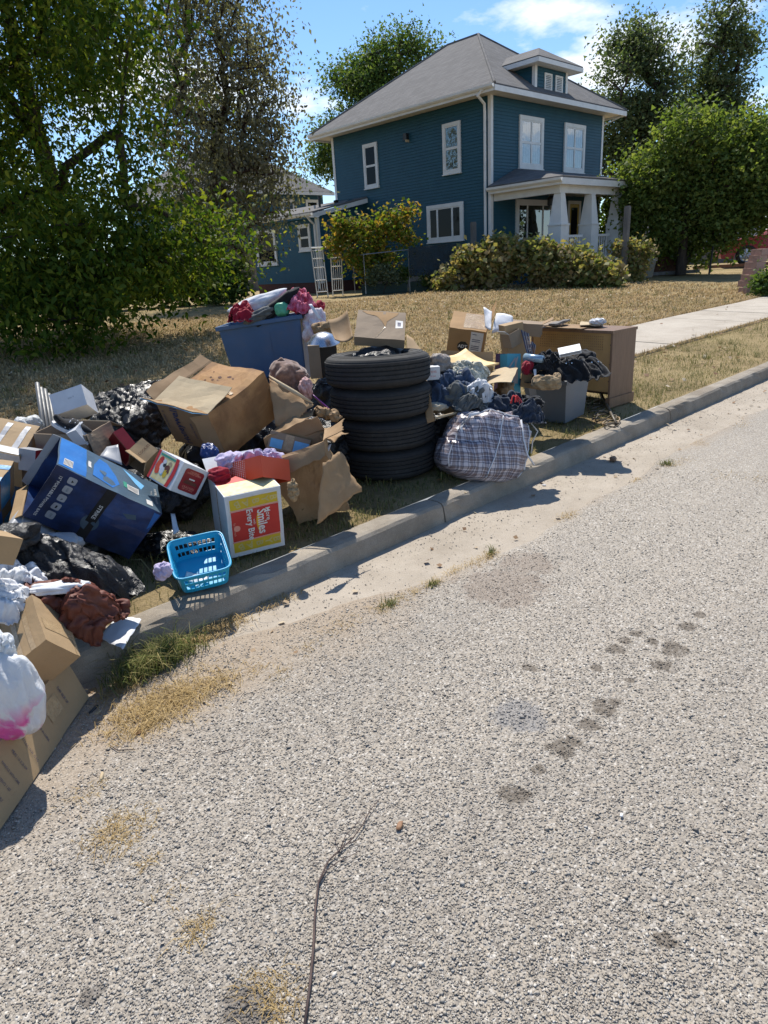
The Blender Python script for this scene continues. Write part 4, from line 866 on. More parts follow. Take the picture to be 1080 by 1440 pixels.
# sparse grey tree
tb = PG(262, 424); tb = Vector((13.0, 22.5, .5))
fork = [np.array(PD(x, y, d)) for x, y, d in [(285, 250, 25), (288, 190, 25), (270, 170, 25.5)]]
gc = [np.array(PD(x, y, d)) for x, y, d in [(395, 190, 24.5), (398, 265, 24.6), (385, 120, 25), (390, 60, 25), (380, 20, 25.2), (360, 70, 25), (350, 150, 24.6), (365, 230, 24.5), (350, 300, 24.3), (330, 340, 24), (380, 290, 24.2), (340, 200, 25), (310, 120, 25), (320, 50, 25.5), (300, 10, 26), (340, -20, 26), (260, 30, 26), (240, 90, 26), (250, 150, 26), (230, 200, 26), (300, 250, 24), (320, 280, 24), (290, 320, 24), (345, 350, 24), (370, 335, 24)]]
gc += ellipsoid_clusters(tuple(PD(305, 150, 25.3)), (2.4, 2.4, 4.9), 230, 8, .2, .25, zmin=1.6)
tree('sparse_tree', 'tall sparse tree with dark forked trunk and thin dull leaves beside the big green tree', [tb, Vector((13.05, 22.5, 2.2)), Vector((13.3, 22.4, 3.6)), Vector((13.8, 22.2, 4.9)), Vector((13.9, 22.1, 6.6))], gc, .28, M['bark2'], M['leaf_grey'], per=120, crad=.5, lsize=.125, seed=6, droop=.7, up=.1, aspect=.32, twig=.011, jit=.1)
# trees behind
def pxtree(name, label, pts, dist, rad, n, seed, mat, per, crad, ls, trunk, r0, bark='bark', gap=.2, **k):
    C = []
    for (x, y, w) in pts:
        c = PD(x, y, dist); s = dist/FPX
        C += ellipsoid_clusters(tuple(c), (w*s, w*s, w*s*.9), max(3, int(n*w*w/1000)), seed+int(x), .2, gap)
    g = PD(trunk[0], trunk[1], dist); b = Vector((g.x, g.y, .5)); top = max(c[2] for c in C)
    return tree(name, label, [b+(g-b)*f for f in (0, .4, .8, 1.0)]+[Vector((g.x, g.y, g.z+(top-g.z)*.6))], C, r0, M[bark], M[mat], per, crad, ls, seed, tris=True, **k)
pxtree('shade_tree', 'round bushy green tree rising behind the left end of the house roof', [(545, 120, 50), (500, 140, 40), (475, 195, 30), (465, 225, 22), (590, 95, 30), (535, 190, 45), (500, 215, 34), (455, 205, 14), (570, 75, 22), (520, 100, 34), (448, 226, 12)], 42, 0, 15, 31, 'leaf_far', 190, .5, .2, (520, 260), .4)
pxtree('pecan_tree', 'tall dark pecan tree with a loose crown just right of the house', [(895, 70, 34), (885, 120, 42), (925, 100, 26), (870, 170, 34), (900, 195, 44), (850, 195, 20), (905, 40, 16), (935, 150, 30), (865, 230, 30), (930, 215, 40), (840, 215, 12), (870, 60, 16)], 52, 0, 20, 41, 'leaf_pecan', 105, .55, .26, (905, 300), .5, gap=.05)
pxtree('pecan_tree', 'tallest pecan tree at the right leaning over the mulberry', [(1015, 30, 24), (1000, 80, 34), (1030, 85, 28), (985, 125, 30), (1040, 125, 20), (1010, 160, 36), (975, 170, 26), (1035, 170, 26), (1025, 0, 18), (965, 205, 36), (1010, 215, 40), (1050, 205, 18), (1046, 60, 12)], 54, 0, 20, 51, 'leaf_pecan', 105, .55, .26, (985, 300), .5, gap=.05)
pxtree('shade_tree', 'low far tree showing at the right edge beyond the mulberry', [(1090, 240, 34), (1075, 205, 14), (1120, 220, 40)], 60, 0, 18, 61, 'leaf_far', 80, .9, .3, (1100, 320), .3)
pts = [(980, 215, 46), (930, 235, 40), (1040, 225, 46), (905, 265, 32), (960, 270, 52), (1030, 285, 52), (1080, 250, 44), (925, 305, 36), (985, 322, 38), (1035, 312, 30), (890, 285, 18), (1090, 285, 36), (1012, 186, 15), (1060, 196, 18), (955, 205, 14), (1035, 178, 9), (985, 190, 9), (925, 222, 10), (1085, 205, 14), (905, 325, 22), (1120, 270, 40)]
pxtree('mulberry_tree', 'spreading mulberry tree with glossy green leaves in front of the porch end', pts, 28.5, 0, 20, 71, 'leaf_mul', 105, .36, .19, (960, 350), .2, gap=-.04, aspect=.42)

def bush(name, label, pts, dist, mat, n, per, crad, ls, seed, cat='shrub', base=None, stemr=.02, asp=.5, gap=.45, group=None, kup=.2):
    C = []
    for (x, y, w) in pts:
        c = PD(x, y, dist) if not callable(dist) else PD(x, y, dist(x)); s = (dist if not callable(dist) else dist(x))/FPX
        C += ellipsoid_clusters(tuple(c), (w*s, w*s, w*s), max(2, int(n*w/10)), seed+int(x), .15, gap)
    C = [c for c in C if c[2] > gz(c[0], c[1])+.06]
    b = np.array(C).mean(0) if base is None else np.array(base); b = Vector((b[0], b[1], gz(b[0], b[1])-.03))
    return tree(name, label, [b, b+Vector((0, 0, .12))], C, stemr, M['bark'], M[mat], per, crad, ls, seed, cat=cat, aspect=asp, twig=.006, kup=kup, group=group)
hd = lambda x: 23.6-(x-640)*.004
bush('grape_hedge', 'long tangled vine hedge with yellowing leaves in front of the porch', [(640, 393, 16), (660, 380, 22), (690, 371, 24), (722, 360, 22), (755, 366, 20), (735, 382, 24), (690, 388, 20), (770, 382, 20), (800, 381, 19), (830, 383, 18), (850, 388, 14), (702, 347, 11), (785, 362, 10), (665, 398, 14), (630, 400, 8), (735, 341, 7), (815, 366, 8), (672, 362, 9)], hd, 'leaf_vine', 13, 60, .2, .15, 81, asp=.55, gap=.2)
bush('vine_plant', 'sparse vine climbing the grey post at the right end of the hedge', [(890, 385, 9), (900, 370, 10), (885, 352, 7), (905, 355, 9), (868, 352, 6), (880, 390, 8)], 25.2, 'leaf_vine', 9, 60, .15, .12, 82, base=(23.0, 12.0, 0))
bush('maple_shrub', 'bushy shrub turning orange against the blue side wall', [(500, 322, 14), (548, 312, 17), (486, 330, 13), (472, 348, 9), (560, 326, 11), (528, 348, 17), (500, 358, 15), (566, 298, 8), (478, 312, 8), (522, 325, 12), (545, 362, 10), (575, 335, 6), (515, 378, 10)], 25.2, 'leaf_maple', 8, 42, .22, .13, 83, stemr=.045, kup=.5, gap=.0)
bush('garden_plant', 'pale flowering plant behind the raised bed beside the pipe frame', [(535, 385, 9), (545, 382, 9), (525, 390, 8), (552, 390, 7)], 24.4, 'leaf_sage', 12, 60, .1, .08, 84)
bush('garden_plant', 'small green plant under the netting', [(565, 388, 8), (572, 382, 7), (600, 392, 8), (620, 394, 8)], 24.6, 'leaf_far', 10, 50, .1, .08, 85)
bush('low_shrub', 'low dark shrub at the foot of the rear wing below the sparse tree', [(318, 395, 14), (335, 405, 10), (305, 405, 12), (330, 385, 10)], 24, 'leaf_far', 10, 70, .2, .12, 86)
bush('lime_plant', 'lime green plant in the wooden planter under the mulberry', [(915, 352, 9), (930, 350, 10), (940, 345, 8)], 29.5, 'leaf_lime', 12, 60, .16, .13, 87)
bush('low_shrub', 'dark shrub closing the view through the far end of the porch', [(870, 300, 22), (905, 310, 24), (885, 330, 24), (860, 330, 20), (920, 335, 20)], 33, 'leaf_elm', 12, 90, .3, .15, 91)  # shrub added to hide the bright sky seen through the porch
bush('low_shrub', 'low green shrub beside the stacked pink blocks', [(1075, 398, 10), (1085, 390, 12), (1080, 406, 8)], 19, 'leaf_far', 12, 60, .12, .07, 88)
bush('low_shrub', 'dark undergrowth in the shade beneath the big left trees', [(40, 410, 22), (80, 405, 20), (110, 408, 16), (0, 415, 24), (150, 412, 12)], 24, 'leaf_elm', 9, 80, .3, .15, 89)
bush('low_shrub', 'dark shrubs in the shade between the two left tree trunks', [(180, 400, 22), (215, 398, 20), (245, 400, 20), (275, 398, 18)], 26, 'leaf_elm', 9, 80, .3, .15, 90)
B().box((8, 34, 1.5), (30, .12, 2.2)).build('back_fence', M['greyw'], label='grey board fence in deep shade behind the left trees', cat='fence')

# ------------------------------------------------------------------ yard furniture
def trellis(label, x0, x1, yt, yb, dist):
    a, b, c, d = [PD(x, y, dist) for x, y in ((x0[0], yt), (x1[0], yt), (x1[1], yb), (x0[1], yb))]
    d.z = c.z = gz(c.x, c.y)-.02; a.z = b.z = 2.15
    t = thing('trellis_panel', label, 'trellis', tuple(d), group='white trellis panels of the garden arch'); P = lambda u, v: (d*(1-u)+c*u)*(1-v)+(a*(1-u)+b*u)*v
    for u in (0, 1): B().tube([P(u, 0), P(u, 1.02)], .028, 4).build('post', M['trim'], t)
    for k in range(1, 5): B().tube([P(k/5, .12), P(k/5, .96)], .014, 4).build('slat', M['trim'], t)
    for v in (.12, .36, .62, .8, .96): B().tube([P(0, v)+Vector((-.01, -.02, 0)), P(1, v)+Vector((-.01, -.02, 0))], .016, 4).build('rail', M['trim'], t)
    return a, b
a1, b1 = trellis('left white lattice panel of the garden arch', (437, 446), (453, 461), 345, 412, 25.2)
a2, b2 = trellis('right white lattice panel of the garden arch', (464, 468), (479, 482), 345, 412, 25.6)
B().tube([a1+Vector((0, 0, .03)), b2+Vector((.5, 0, .03))], .03, 4).build('arch_bar', M['trim'], label='white bar laid across the top of the garden arch', cat='beam')
M['bedgreen'] = simple('dark green bed boards', (.03, .06, .05), (.02, .04, .035), 8, .7)
def rbed(label, xa, xb, y, dist):
    a, b = PD(xa, y, dist), PD(xb, y, dist); a.z = b.z = gz(a.x, a.y); d = (b-a).normalized(); n = Vector((-d.y, d.x, 0)); n = n if n.y > 0 else -n; t = thing('raised_bed', label, 'planter', tuple(a), group='dark green raised beds by the side wall')
    for (p, q_) in ((a, b), (a+n*.9, b+n*.9), (a, a+n*.9), (b, b+n*.9)):
        for k in range(2): B().box((p+q_)/2+Vector((0, 0, .08+.165*k)), ((q_-p).length+.05, .04, .16), Matrix.Rotation(math.atan2((q_-p).y, (q_-p).x), 3, 'Z')).build('board', M['bedgreen'], t)
    B().box((a+b)/2+n*.45+Vector((0, 0, .12)), ((b-a).length-.04, .84, .24), Matrix.Rotation(math.atan2(d.y, d.x), 3, 'Z')).build('soil', simple('soil', (.05, .035, .025), None, 20, .95), t)
rbed('left dark green raised bed with a pipe frame', 510, 572, 411, 24.6); rbed('right dark green raised bed under the black netting', 578, 632, 409, 24.6)
q = B(); p = [PD(511, 358, 24.4), PD(574, 351, 24.4)]; q.tube([Vector((*p[0].xy, .55)), p[0], p[1], Vector((*p[1].xy, .55))], .022, 6); q.tube([p[0]+Vector((.3, .9, 0)), Vector((p[0].x+.3, p[0].y+.9, .55))], .02, 6); q.tube([p[0], p[0]+Vector((.3, .9, 0))], .02, 6); q.build('pipe_frame', M['metal'], label='grey pipe frame standing over the left raised bed', cat='frame')
t = NT('garden netting'); tr = t.n('ShaderNodeBsdfTransparent'); df_ = t.n('ShaderNodeBsdfDiffuse'); df_.inputs['Color'].default_value = (.035, .04, .043, 1); mx = t.n('ShaderNodeMixShader'); t.l(t.ramp(t.noise(t.coord('Object'), 5, 5, .7), [(.3, (.55,)*3), (.7, (.93,)*3)]), mx.inputs[0]); t.l(tr.outputs[0], mx.inputs[1]); t.l(df_.outputs[0], mx.inputs[2]); t.l(mx.outputs[0], t.out.inputs['Surface']); M['net'] = t.m
sheet('garden_netting', 'dark sagging garden netting hung over the right raised bed', 'netting', PD(574, 348, 24.3), PD(662, 341, 24.6), PD(655, 386, 24.2), PD(576, 388, 24.0), M['net'], 24, 14, .12, 1.6, 5, 0, fold=.05)
def post(label, x, yt, yb, dist, w, name='fence_post'):
    g = PD(x, yb, dist); top = PD(x, yt, dist); z = gz(g.x, g.y)-.05; q = B(); q.bx(g.x-w/2, g.x+w/2, g.y-w/2, g.y+w/2, z, top.z-.03); q.bx(g.x-w*.42, g.x+w*.42, g.y-w*.42, g.y+w*.42, top.z-.03, top.z); q.build(name, M['greyw'], label=label, cat='post', origin=(g.x, g.y, z))
post('weathered grey wooden post at the right end of the vine hedge', 876, 290, 398, 25.0, .16); post('grey wooden post behind the left end of the vine hedge', 666.5, 312, 395, 25.6, .15)
B().tube([PD(770, 330, 24.6), PD(781, 365, 24.4), Vector((*PD(791, 398, 24.1).xy, .45))], .025, 6).build('garden_stake', M['blackmetal'], label='dark leaning stake sticking out of the vine hedge', cat='stake')
B().tube([PD(1003, 345, 28), Vector((*PD(997, 386, 28).xy, .45))], .035, 6).build('garden_stake', M['blackmetal'], label='black upright stake right of the mulberry trunk', cat='stake')
# planters under the mulberry
g = PG(904, 388); g = PD(904, 388, 27.2); q = B(); q.lathe([(0, .0), (.32, 0), (.42, .55), (.46, .55), (.46, .62), (.40, .62), (.38, .5), (0, .5)], 20, (g.x, g.y, .48)); q.build('garden_pot', simple('pale grey pot', (.42, .42, .40), (.33, .33, .31), 6, .7), label='large pale pot left of the wooden planter', cat='pot', smooth=True)
g = PD(935, 384, 29.3); t = thing('wooden_planter', 'dark brown wooden box planter under the mulberry', 'planter', (g.x, g.y, .5)); dv = Vector((RT.x, RT.y, 0)).normalized(); nv = Vector((-dv.y, dv.x, 0)); br3 = simple('brown planter boards', (.13, .06, .03), (.07, .03, .018), 6, .75, .2)
for k in range(11): B().box(Vector((g.x, g.y, .8))+dv*(-.75+.15*k), (.142, .03, .62), Matrix.Rotation(math.atan2(dv.y, dv.x), 3, 'Z')).build('plank', br3, t)
for s_ in (-.82, .82): B().box(Vector((g.x, g.y, .8))+dv*s_+nv*.36, (.03, .7, .62), Matrix.Rotation(math.atan2(dv.y, dv.x), 3, 'Z')).build('plank', br3, t)
B().box(Vector((g.x, g.y, .95))+nv*.36, (1.6, .66, .1), Matrix.Rotation(math.atan2(dv.y, dv.x), 3, 'Z')).build('soil', simple('planter soil', (.04, .03, .02)), t)
B().box(Vector((g.x, g.y, .54))-nv*.5-dv*.2, (2.6, .14, .12), Matrix.Rotation(math.atan2(dv.y, dv.x)+.03, 3, 'Z')).build('timber_edging', M['greyw'], label='long timber edging lying in front of the wooden planter', cat='timber')
# stacked pink blocks
t = thing('block_pier', 'stepped stack of pinkish concrete blocks at the pavement edge', 'block stack', (20.6, 6.95, .26)); bm_ = concrete('pink blocks', (.42, .27, .22), (.32, .20, .165), .2, 9); rr = random.Random(5)
base = PD(1058, 407, 20.0); base.z = gz(base.x, base.y)
for k in range(7):
    for j in range(2 if k > 0 else 1):
        c = base+dv*(-.12+.04*k+.06*j+rr.uniform(-.02, .02))+nv*(.29*j)+Vector((0, 0, .075+.148*k))
        B().box(c, (.34-.018*k, .26, .142), Matrix.Rotation(math.atan2(dv.y, dv.x)+rr.uniform(-.1, .1)+.25, 3, 'Z')).build('block', bm_, t)
for k in range(4):
    B().box(base+dv*.32+nv*.62+Vector((0, 0, .075+.148*k)), (.3, .26, .142), Matrix.Rotation(rr.uniform(0, .3), 3, 'Z')).build('block', bm_, t)
# far board fence and low stone edging
t = thing('board_fence', 'far grey board fence behind the mulberry trunk', 'fence', (*PD(1000, 352, 40).xy, .52)); a, b = PD(960, 356, 40), PD(1035, 350, 41)
for k in range(26): p = a+(b-a)*(k/25); B().box(Vector((p.x, p.y, 1.0)), (.11, .03, 1.1+.03*(k % 3)), Matrix.Rotation(math.atan2((b-a).y, (b-a).x), 3, 'Z')).build('plank', M['greyw'], t)
a, b = PD(975, 378, 33), PD(1100, 374, 34); B().box(Vector((*((a+b)/2).xy, .56)), ((b-a).length, .16, .12), Matrix.Rotation(math.atan2((b-a).y, (b-a).x), 3, 'Z')).build('edging_board', simple('rust brown edging', (.22, .1, .05)), label='thin rust brown edging board across the driveway lawn', cat='edging')
V = []; 
a, b, c, d = PZ(1000, 377, .0), 0, 0, 0

# ------------------------------------------------------------------ red car, side on, front to the left
M['carred'] = simple('red car paint', (.26, .004, .012), (.23, .003, .01), 3, .35, coat=.25)
M['rubber'] = simple('black rubber', (.022, .021, .02), (.014, .014, .014), 20, .75, .2, 80)
M['alloy'] = simple('alloy wheel', (.62, .62, .63), None, 9, .3, metal=.6)
wc = PD(1050, 353, 34); gz_ = .53; ax = Vector((.46, -.89, 0)).normalized(); ay = Vector((-ax.y, ax.x, 0)); R_w = .36
CO = Vector((wc.x, wc.y, gz_))+ay*.93; t = thing('parked_car', 'red car parked at the far right, its front end behind the mulberry', 'car', tuple(CO), (0, 0, math.degrees(math.atan2(ax.y, ax.x)))); t.scale = (1.14,)*3
side = [(-.85, .28), (-.9, .5), (-.86, .72), (-.7, .86), (.2, 1.0), (.55, 1.04), (1.25, 1.5), (1.6, 1.56), (2.6, 1.56), (3.2, 1.42), (3.55, 1.05), (3.62, .7), (3.6, .3), (3.1, .22)]
for i in range(9): th = math.pi*i/8; side.append((2.65+.42*math.cos(th), .24+.0+.46*math.sin(th)))
for i in range(9): th = math.pi*i/8; side.append((.0+.42*math.cos(th), .24+.46*math.sin(th)))
def carY(p): return .9-.28*max(0, p[1]-.95)**1.0
q = B(); n = len(side); V = [Vector((x, -carY((x, z)), z)) for x, z in side]+[Vector((x, 1.8-.9+carY((x, z))-.0, z)) for x, z in side]
V = [v if i < n else Vector((v.x, carY((v.x, v.z)), v.z)) for i, v in enumerate(V)]
q.add(V, [tuple(range(n)), tuple(range(n, 2*n))[::-1]]+[(i, n+i, n+(i+1) % n, (i+1) % n) for i in range(n)]); bo = q.build('body', M['carred'], t, local=True)
bv = bo.modifiers.new('round', 'BEVEL'); bv.width = .05; bv.segments = 3; bv.limit_method = 'ANGLE'
def carwin(x0, x1, name): 
    q = B(); pts = [(x0[0], 1.08), (x1[0], 1.08), (x1[1], 1.44), (x0[1], 1.44)]; q.add([Vector((x, -carY((x, z))-.012, z)) for x, z in pts], [(0, 1, 2, 3)]); q.build(name, M['glass'], t, local=True)
carwin((.75, 1.3), (1.8, 1.8), 'side_window'); carwin((1.9, 1.9), (2.9, 2.75), 'side_window')
for wx in (0, 2.65):
    q = B(); q.lathe([(.22, -.09), (.33, -.1), (R_w, -.06), (R_w, .06), (.33, .1), (.22, .09)], 32, (wx, -.82, R_w-.0), (0, 1, 0), True); wt = q.build('wheel', M['rubber'], t, local=True, smooth=True)
    q = B()
    for k in range(7): th = 2*math.pi*k/7; q.tube([(wx, -.93, R_w), (wx+.22*math.cos(th), -.93, R_w+.22*math.sin(th))], [.05, .03], 6)
    q.lathe([(.2, .0), (.23, -.02), (.24, .02), (.2, .03)], 28, (wx, -.91, R_w), (0, 1, 0), True); q.build('rim', M['alloy'], wt, local=True)
q = B(); q.box((-.72, -.6, .70), (.28, .45, .13), Euler((0, R_(-20), R_(25))).to_matrix()); q.build('headlight', M['trim'], t, local=True)
q = B(); q.box((1.0, -.98, 1.08), (.2, .16, .14)); q.build('mirror', M['carred'], t, local=True)
B().box((48, 19, 2.6), (4, 5, 4.2)).build('shed', simple('pale shed wall', (.5, .5, .5)), label='pale wall glimpsed beyond the red car', cat='shed')
# ------------------------------------------------------------------ the dumped household goods
M['bag_black'] = plastic_bag('black bin liner', (.012, .012, .013), .28, .5)
M['bag_white'] = plastic_bag('white carrier bag', (.70, .73, .74), .4, .4, .3)
M['denim'] = cloth('dark denim', (.055, .085, .145), (.03, .045, .08)); M['navy'] = cloth('navy cloth', (.03, .042, .066), (.016, .022, .036)); M['greycloth'] = cloth('grey cloth', (.13, .135, .13), (.075, .08, .08)); M['blackcloth'] = cloth('black cloth', (.016, .016, .018), (.009, .009, .01))
M['whitecloth'] = cloth('white cloth', (.70, .70, .70), (.56, .57, .60)); M['creamcloth'] = cloth('printed cream cloth', (.62, .60, .50), (.32, .31, .24), .9, 30); M['lavender'] = cloth('lavender cloth', (.50, .44, .60), (.38, .34, .5)); M['redcloth'] = cloth('red cloth', (.33, .012, .03), (.22, .008, .02)); M['pinkred'] = cloth('pink and red cloth', (.62, .18, .28), (.40, .015, .04), .9, 20)
M['brown_leather'] = simple('brown leather', (.15, .048, .032), (.10, .032, .022), 10, .6, .25, 60, spec=.3); M['purple'] = simple('purple plastic', (.25, .06, .28), (.18, .04, .22), 9, .4); M['fur'] = cloth('brown plush fur', (.23, .13, .09), (.13, .07, .05), .95, 40, 500, .5)
M['tote_blue'] = simple('blue tote plastic', (.055, .115, .225), (.047, .10, .195), 4, .42, .05, 30, dirt=.25); M['tote_grey'] = simple('grey tote plastic', (.155, .175, .20), (.13, .15, .17), 4, .45, .05, 30, dirt=.3); M['basket'] = simple('turquoise plastic', (.02, .36, .58), (.017, .31, .52), 5, .35, .03, 30)
M['grey_plastic'] = simple('grey plastic', (.24, .25, .26), (.18, .19, .2), 9, .4); M['silver'] = simple('silver foil', (.62, .63, .65), (.5, .5, .52), 9, .28, .2, 20, metal=.9); M['device'] = simple('pale grey device', (.60, .63, .66), (.5, .53, .56), 6, .35)
M['envelope'] = simple('padded yellow envelope', (.70, .50, .23), (.62, .43, .18), 6, .6, .25, 30)
M['hardboard'] = simple('hardboard back panel', (.42, .25, .095), (.32, .185, .065), 5, .6, .1, 60, dirt=.3); M['veneer'] = simple('brown veneer', (.21, .125, .075), (.16, .093, .055), 5, .5, .1, 40, stretch=(8, 8, 1))
def tagthing(o, **k): return props(o, **k)

# --- black bags added under the pile as support and filler for shaded gaps
for (x, y, d, rd, sd, lb) in [(225, 700, 4.25, (.36, .26, .15), 1, 'black bin bag squashed under the snack box in the dark middle of the pile'), (150, 742, 3.95, (.30, .2, .10), 2, 'black bin bag in the shade below the big blue carton'), (440, 640, 4.5, (.26, .24, .22), 3, 'black bin bag in deep shade between the kraft bag and the tyres'), (330, 620, 4.75, (.34, .30, .24), 4, 'black bin bag behind the stained carton'), (600, 640, 4.9, (.24, .22, .18), 5, 'black bin bag in the shade just right of the tyres'), (690, 590, 5.3, (.36, .26, .17), 6, 'black bin bag under the heap of dark clothes'), (60, 660, 4.4, (.40, .26, .22), 7, 'black bin bag behind the blue taped carton'), (150, 650, 4.5, (.40, .26, .22), 8, 'black bin bag under the open carton with the shoe'), (390, 560, 6.2, (.42, .3, .2), 9, 'black bin bag under the blue tote'), (470, 560, 5.7, (.26, .24, .24), 10, 'black bin bag in the shade left behind the tyres'), (212, 628, 4.15, (.2, .16, .14), 11, 'black bin bag in the gap between the red box and the stained carton'), (238, 742, 3.62, (.22, .13, .05), 12, 'flat black bin bag on the ground above the turquoise basket'), (228, 618, 4.02, (.17, .13, .2), 13, 'black bin bag poking out between the snack box and the stained carton'), (30, 820, 3.3, (.30, .2, .12), 24, 'black bin bag under the white cloths at the left edge')]:
    c = PD(x, y, d); c.z = gz(0, c.y)+rd[2]*.8; heap('bin_bag', lb, 'bin bag', c, rd, M['bag_black'], (0, 0, sd*40), sd, .2, 2.0, 5, 2.1)

# --- tyres
t = NT('tyre rubber'); c_ = t.coord('Object'); dz_ = t.noise(c_, 3.2, 6, .65); col = t.ramp(t.math('ADD', t.math('MULTIPLY', dz_, .7), t.math('MULTIPLY', t.noise(c_, 40, 4), .3)), [(.35, (.016, .016, .016)), (.55, (.028, .027, .026)), (.75, (.06, .056, .05))]); M['tyre'] = t.pbr(col, .78, t.bump(t.noise(c_, 160, 3), .25, .003), 0, .35)
def make_tyre(seed):
    R, w = .350, .1; n = 144; pr = [(.212, -.078), (.222, -.092), (.245, -.098), (.27, -.100), (.272, -.103), (.285, -.103), (.287, -.1), (.305, -.096), (.322, -.089), (.334, -.082), (.342, -.072), (.346, -.062)]
    tr = []
    for g0, g1 in ((-.062, -.044), (-.038, -.016), (-.010, .010), (.016, .038), (.044, .062)): tr += [(R, g0+.001), (R, g1-.001), (R-.009, g1+.001), (R-.009, g1+.005)]
    pr = pr+tr[:-2]+[(r_, -z) for r_, z in pr[::-1]]+[(.206, .07), (.206, -.07)]; m0, m1 = 10, len(pr)-13
    def rf(t_, j):
        z = pr[j][1]; 
        if pr[j][0] > R-.002 and abs(z) > .04: return -.004*(math.sin(t_*72+seed) > .62)
        if .335 < pr[j][0] < R-.002 and abs(z) > .06: return -.005*(math.sin(t_*72+seed) > .25)
        if pr[j][0] > R-.002: return -.0025*(math.sin(t_*72+z*60) > .8)
        return 0
    root = thing('car_tyre', '-', 'tyre', (0, 0, 0), (0, 0, 0), 'tyres in the stack'); q = B(); q.lathe(pr, n, closed=True, rfun=rf); q.build('tread', M['tyre'], root, local=True)
    q = B(); q.lathe([(.300, .0975), (.303, .1002), (.306, .0975)], 64); q.lathe([(.24, .0975), (.242, .1), (.245, .0975)], 64); q.build('sidewall_ring', M['tyre'], root, local=True, smooth=True); return root
TC = Vector((3.065, 3.262, 0)); z0 = gz(0, 3.26)+.1; t0 = make_tyre(0)
lab = ['lowest tyre of the stack, standing on the grass', 'second tyre from the ground in the stack', 'third tyre up, right under the top one', 'top tyre of the stack, holding a flat grey brown carton']
for i, (dx, dy, tl) in enumerate(((.012, -.006, 0), (.008, -.012, .6), (-.004, .006, -.8), (-.016, .008, -2.4))):
    p = (TC.x+dx, TC.y+dy, z0+i*.2005)
    o = t0 if i == 0 else copy_thing(t0, p)
    o.matrix_basis = Matrix.Translation(Vector(p)) @ Matrix.Rotation(R_(tl), 4, Vector((.69, -.73, 0))) @ Matrix.Rotation(i*1.1, 4, 'Z') @ Matrix.Diagonal(((.985, .985, 1, 1), (.965, .965, 1, 1), (.985, .985, 1, 1), (1.0, 1.0, 1, 1))[i]); o['label'] = lab[i]
heap('bin_bag', 'black crumpled bag stuffed into the top tyre under the carton', 'bin bag', Vector((3.14, 3.34, .89)), (.17, .15, .085), M['bag_black'], (0, 0, 0), 31, .1, 2.2, 4)
k = Carton('carton', 'flat grey brown carton with a torn tape stripe lying on the tyres', 'carton', (3.225, 3.405, 1.085), (32.2, 7.0, -45.7), (.335, .298, .07), CB[2], amp=.004, seed=3)
k.sheet('T', .8, .95, .4, .68, M['label_white'], 'shipping_label'); k.sheet('T', .84, .91, .47, .61, M['dkblue_print'], 'label_print', .002)
k.poly('T', [(.08, .97), (.2, .86), (.34, .86), (.44, .74), (.52, .6), (.6, .42), (.62, .62), (.7, .72), (.82, .86), (.86, .97)], CB[6], 'torn_patch'); k.poly('T', [(.4, .03), (.44, .06), (.6, .42), (.58, .43)], M['tape'], 'tape_strip', .002)

# --- yellow, red and white snack carton
M['palemustard'] = simple('pale mustard print', (.56, .46, .17), None, 20, .6)
k = Carton('smiles_carton', 'white carton with red and yellow print reading More Smiles Every Bite', 'carton', (1.675, 2.860, .341), (7.0, -.2, -15.4), (.287, .282, .342), M['white'], open_='', amp=.002, seed=5)
k.sheet('F', .05, .95, .05, .95, M['label_white'], 'print_ground', .001); k.sheet('F', .07, .93, .765, .93, M['yellow'], 'print_band', .0016); k.sheet('F', .07, .93, .07, .235, M['yellow'], 'print_band', .0016)
for v0, v1 in ((.78, .92), (.08, .225)):
    for u in (.2, .36, .53, .70, .85): k.text('F', random.Random(int(u*100)).choice(['Y', 'B', 'A', 'X']), u, (v0+v1)/2, .052, M['palemustard'], -90 if u > .5 else 200, 'print_letter', .0024, bold=.02)
k.sheet('F', .06, .94, .745, .76, M['salmon'], 'print_line', .0018); k.sheet('F', .06, .94, .235, .25, M['salmon'], 'print_line', .0018); k.sheet('F', .07, .935, .255, .74, M['red'], 'print_panel', .002)
k.text('F', 'More', .735, .60, .034, M['label_white'], -90, bold=.01, off=.0034); k.text('F', 'Smiles', .615, .50, .066, M['label_white'], -90, bold=.02, off=.0034, squeeze=.82); k.text('F', 'with', .475, .52, .018, M['label_white'], -90, off=.0034); k.text('F', 'Every Bite', .40, .49, .046, M['label_white'], -90, bold=.02, off=.0034, squeeze=.92); k.text('F', '™', .38, .285, .015, M['label_white'], -90, off=.0034)
arc = [(.535+.055*math.sin(math.pi*s)*.0-.045*(1-(2*s-1)**2)-.02*(1-s)*0, .67-.34*s) for s in [i/12 for i in range(13)]]; wid = lambda s: .012+.03*math.sin(math.pi*s)**.6
pts = [(u+.02, v) for u, v in arc]+[(u+.02+2*wid(i/12)*.75, v-.01) for i, (u, v) in list(enumerate(arc))[::-1]]
q = k.fp('F', pts, .0032); mesh_obj('smile_mark', q, [(i, 25-i, 24-i, i+1) for i in range(12)], M['gold'], k.root, local=True)
k.disc('F', .155, .47, .016, M['salmon'], 'print_mark', off=.0034); k.text('F', 'farm fresh', .115, .46, .018, M['salmon'], -90, off=.0034)
k.sheet('T', .02, .98, .02, .5, M['cream'], 'print_band', .0014); k.sheet('T', .02, .6, .5, .97, M['red'], 'print_panel', .0014); k.sheet('L', .48, .53, .02, .98, M['tape'], 'tape_strip', .001)
k.flap('T', 'v1', .12, 150, M['white'], label=None)

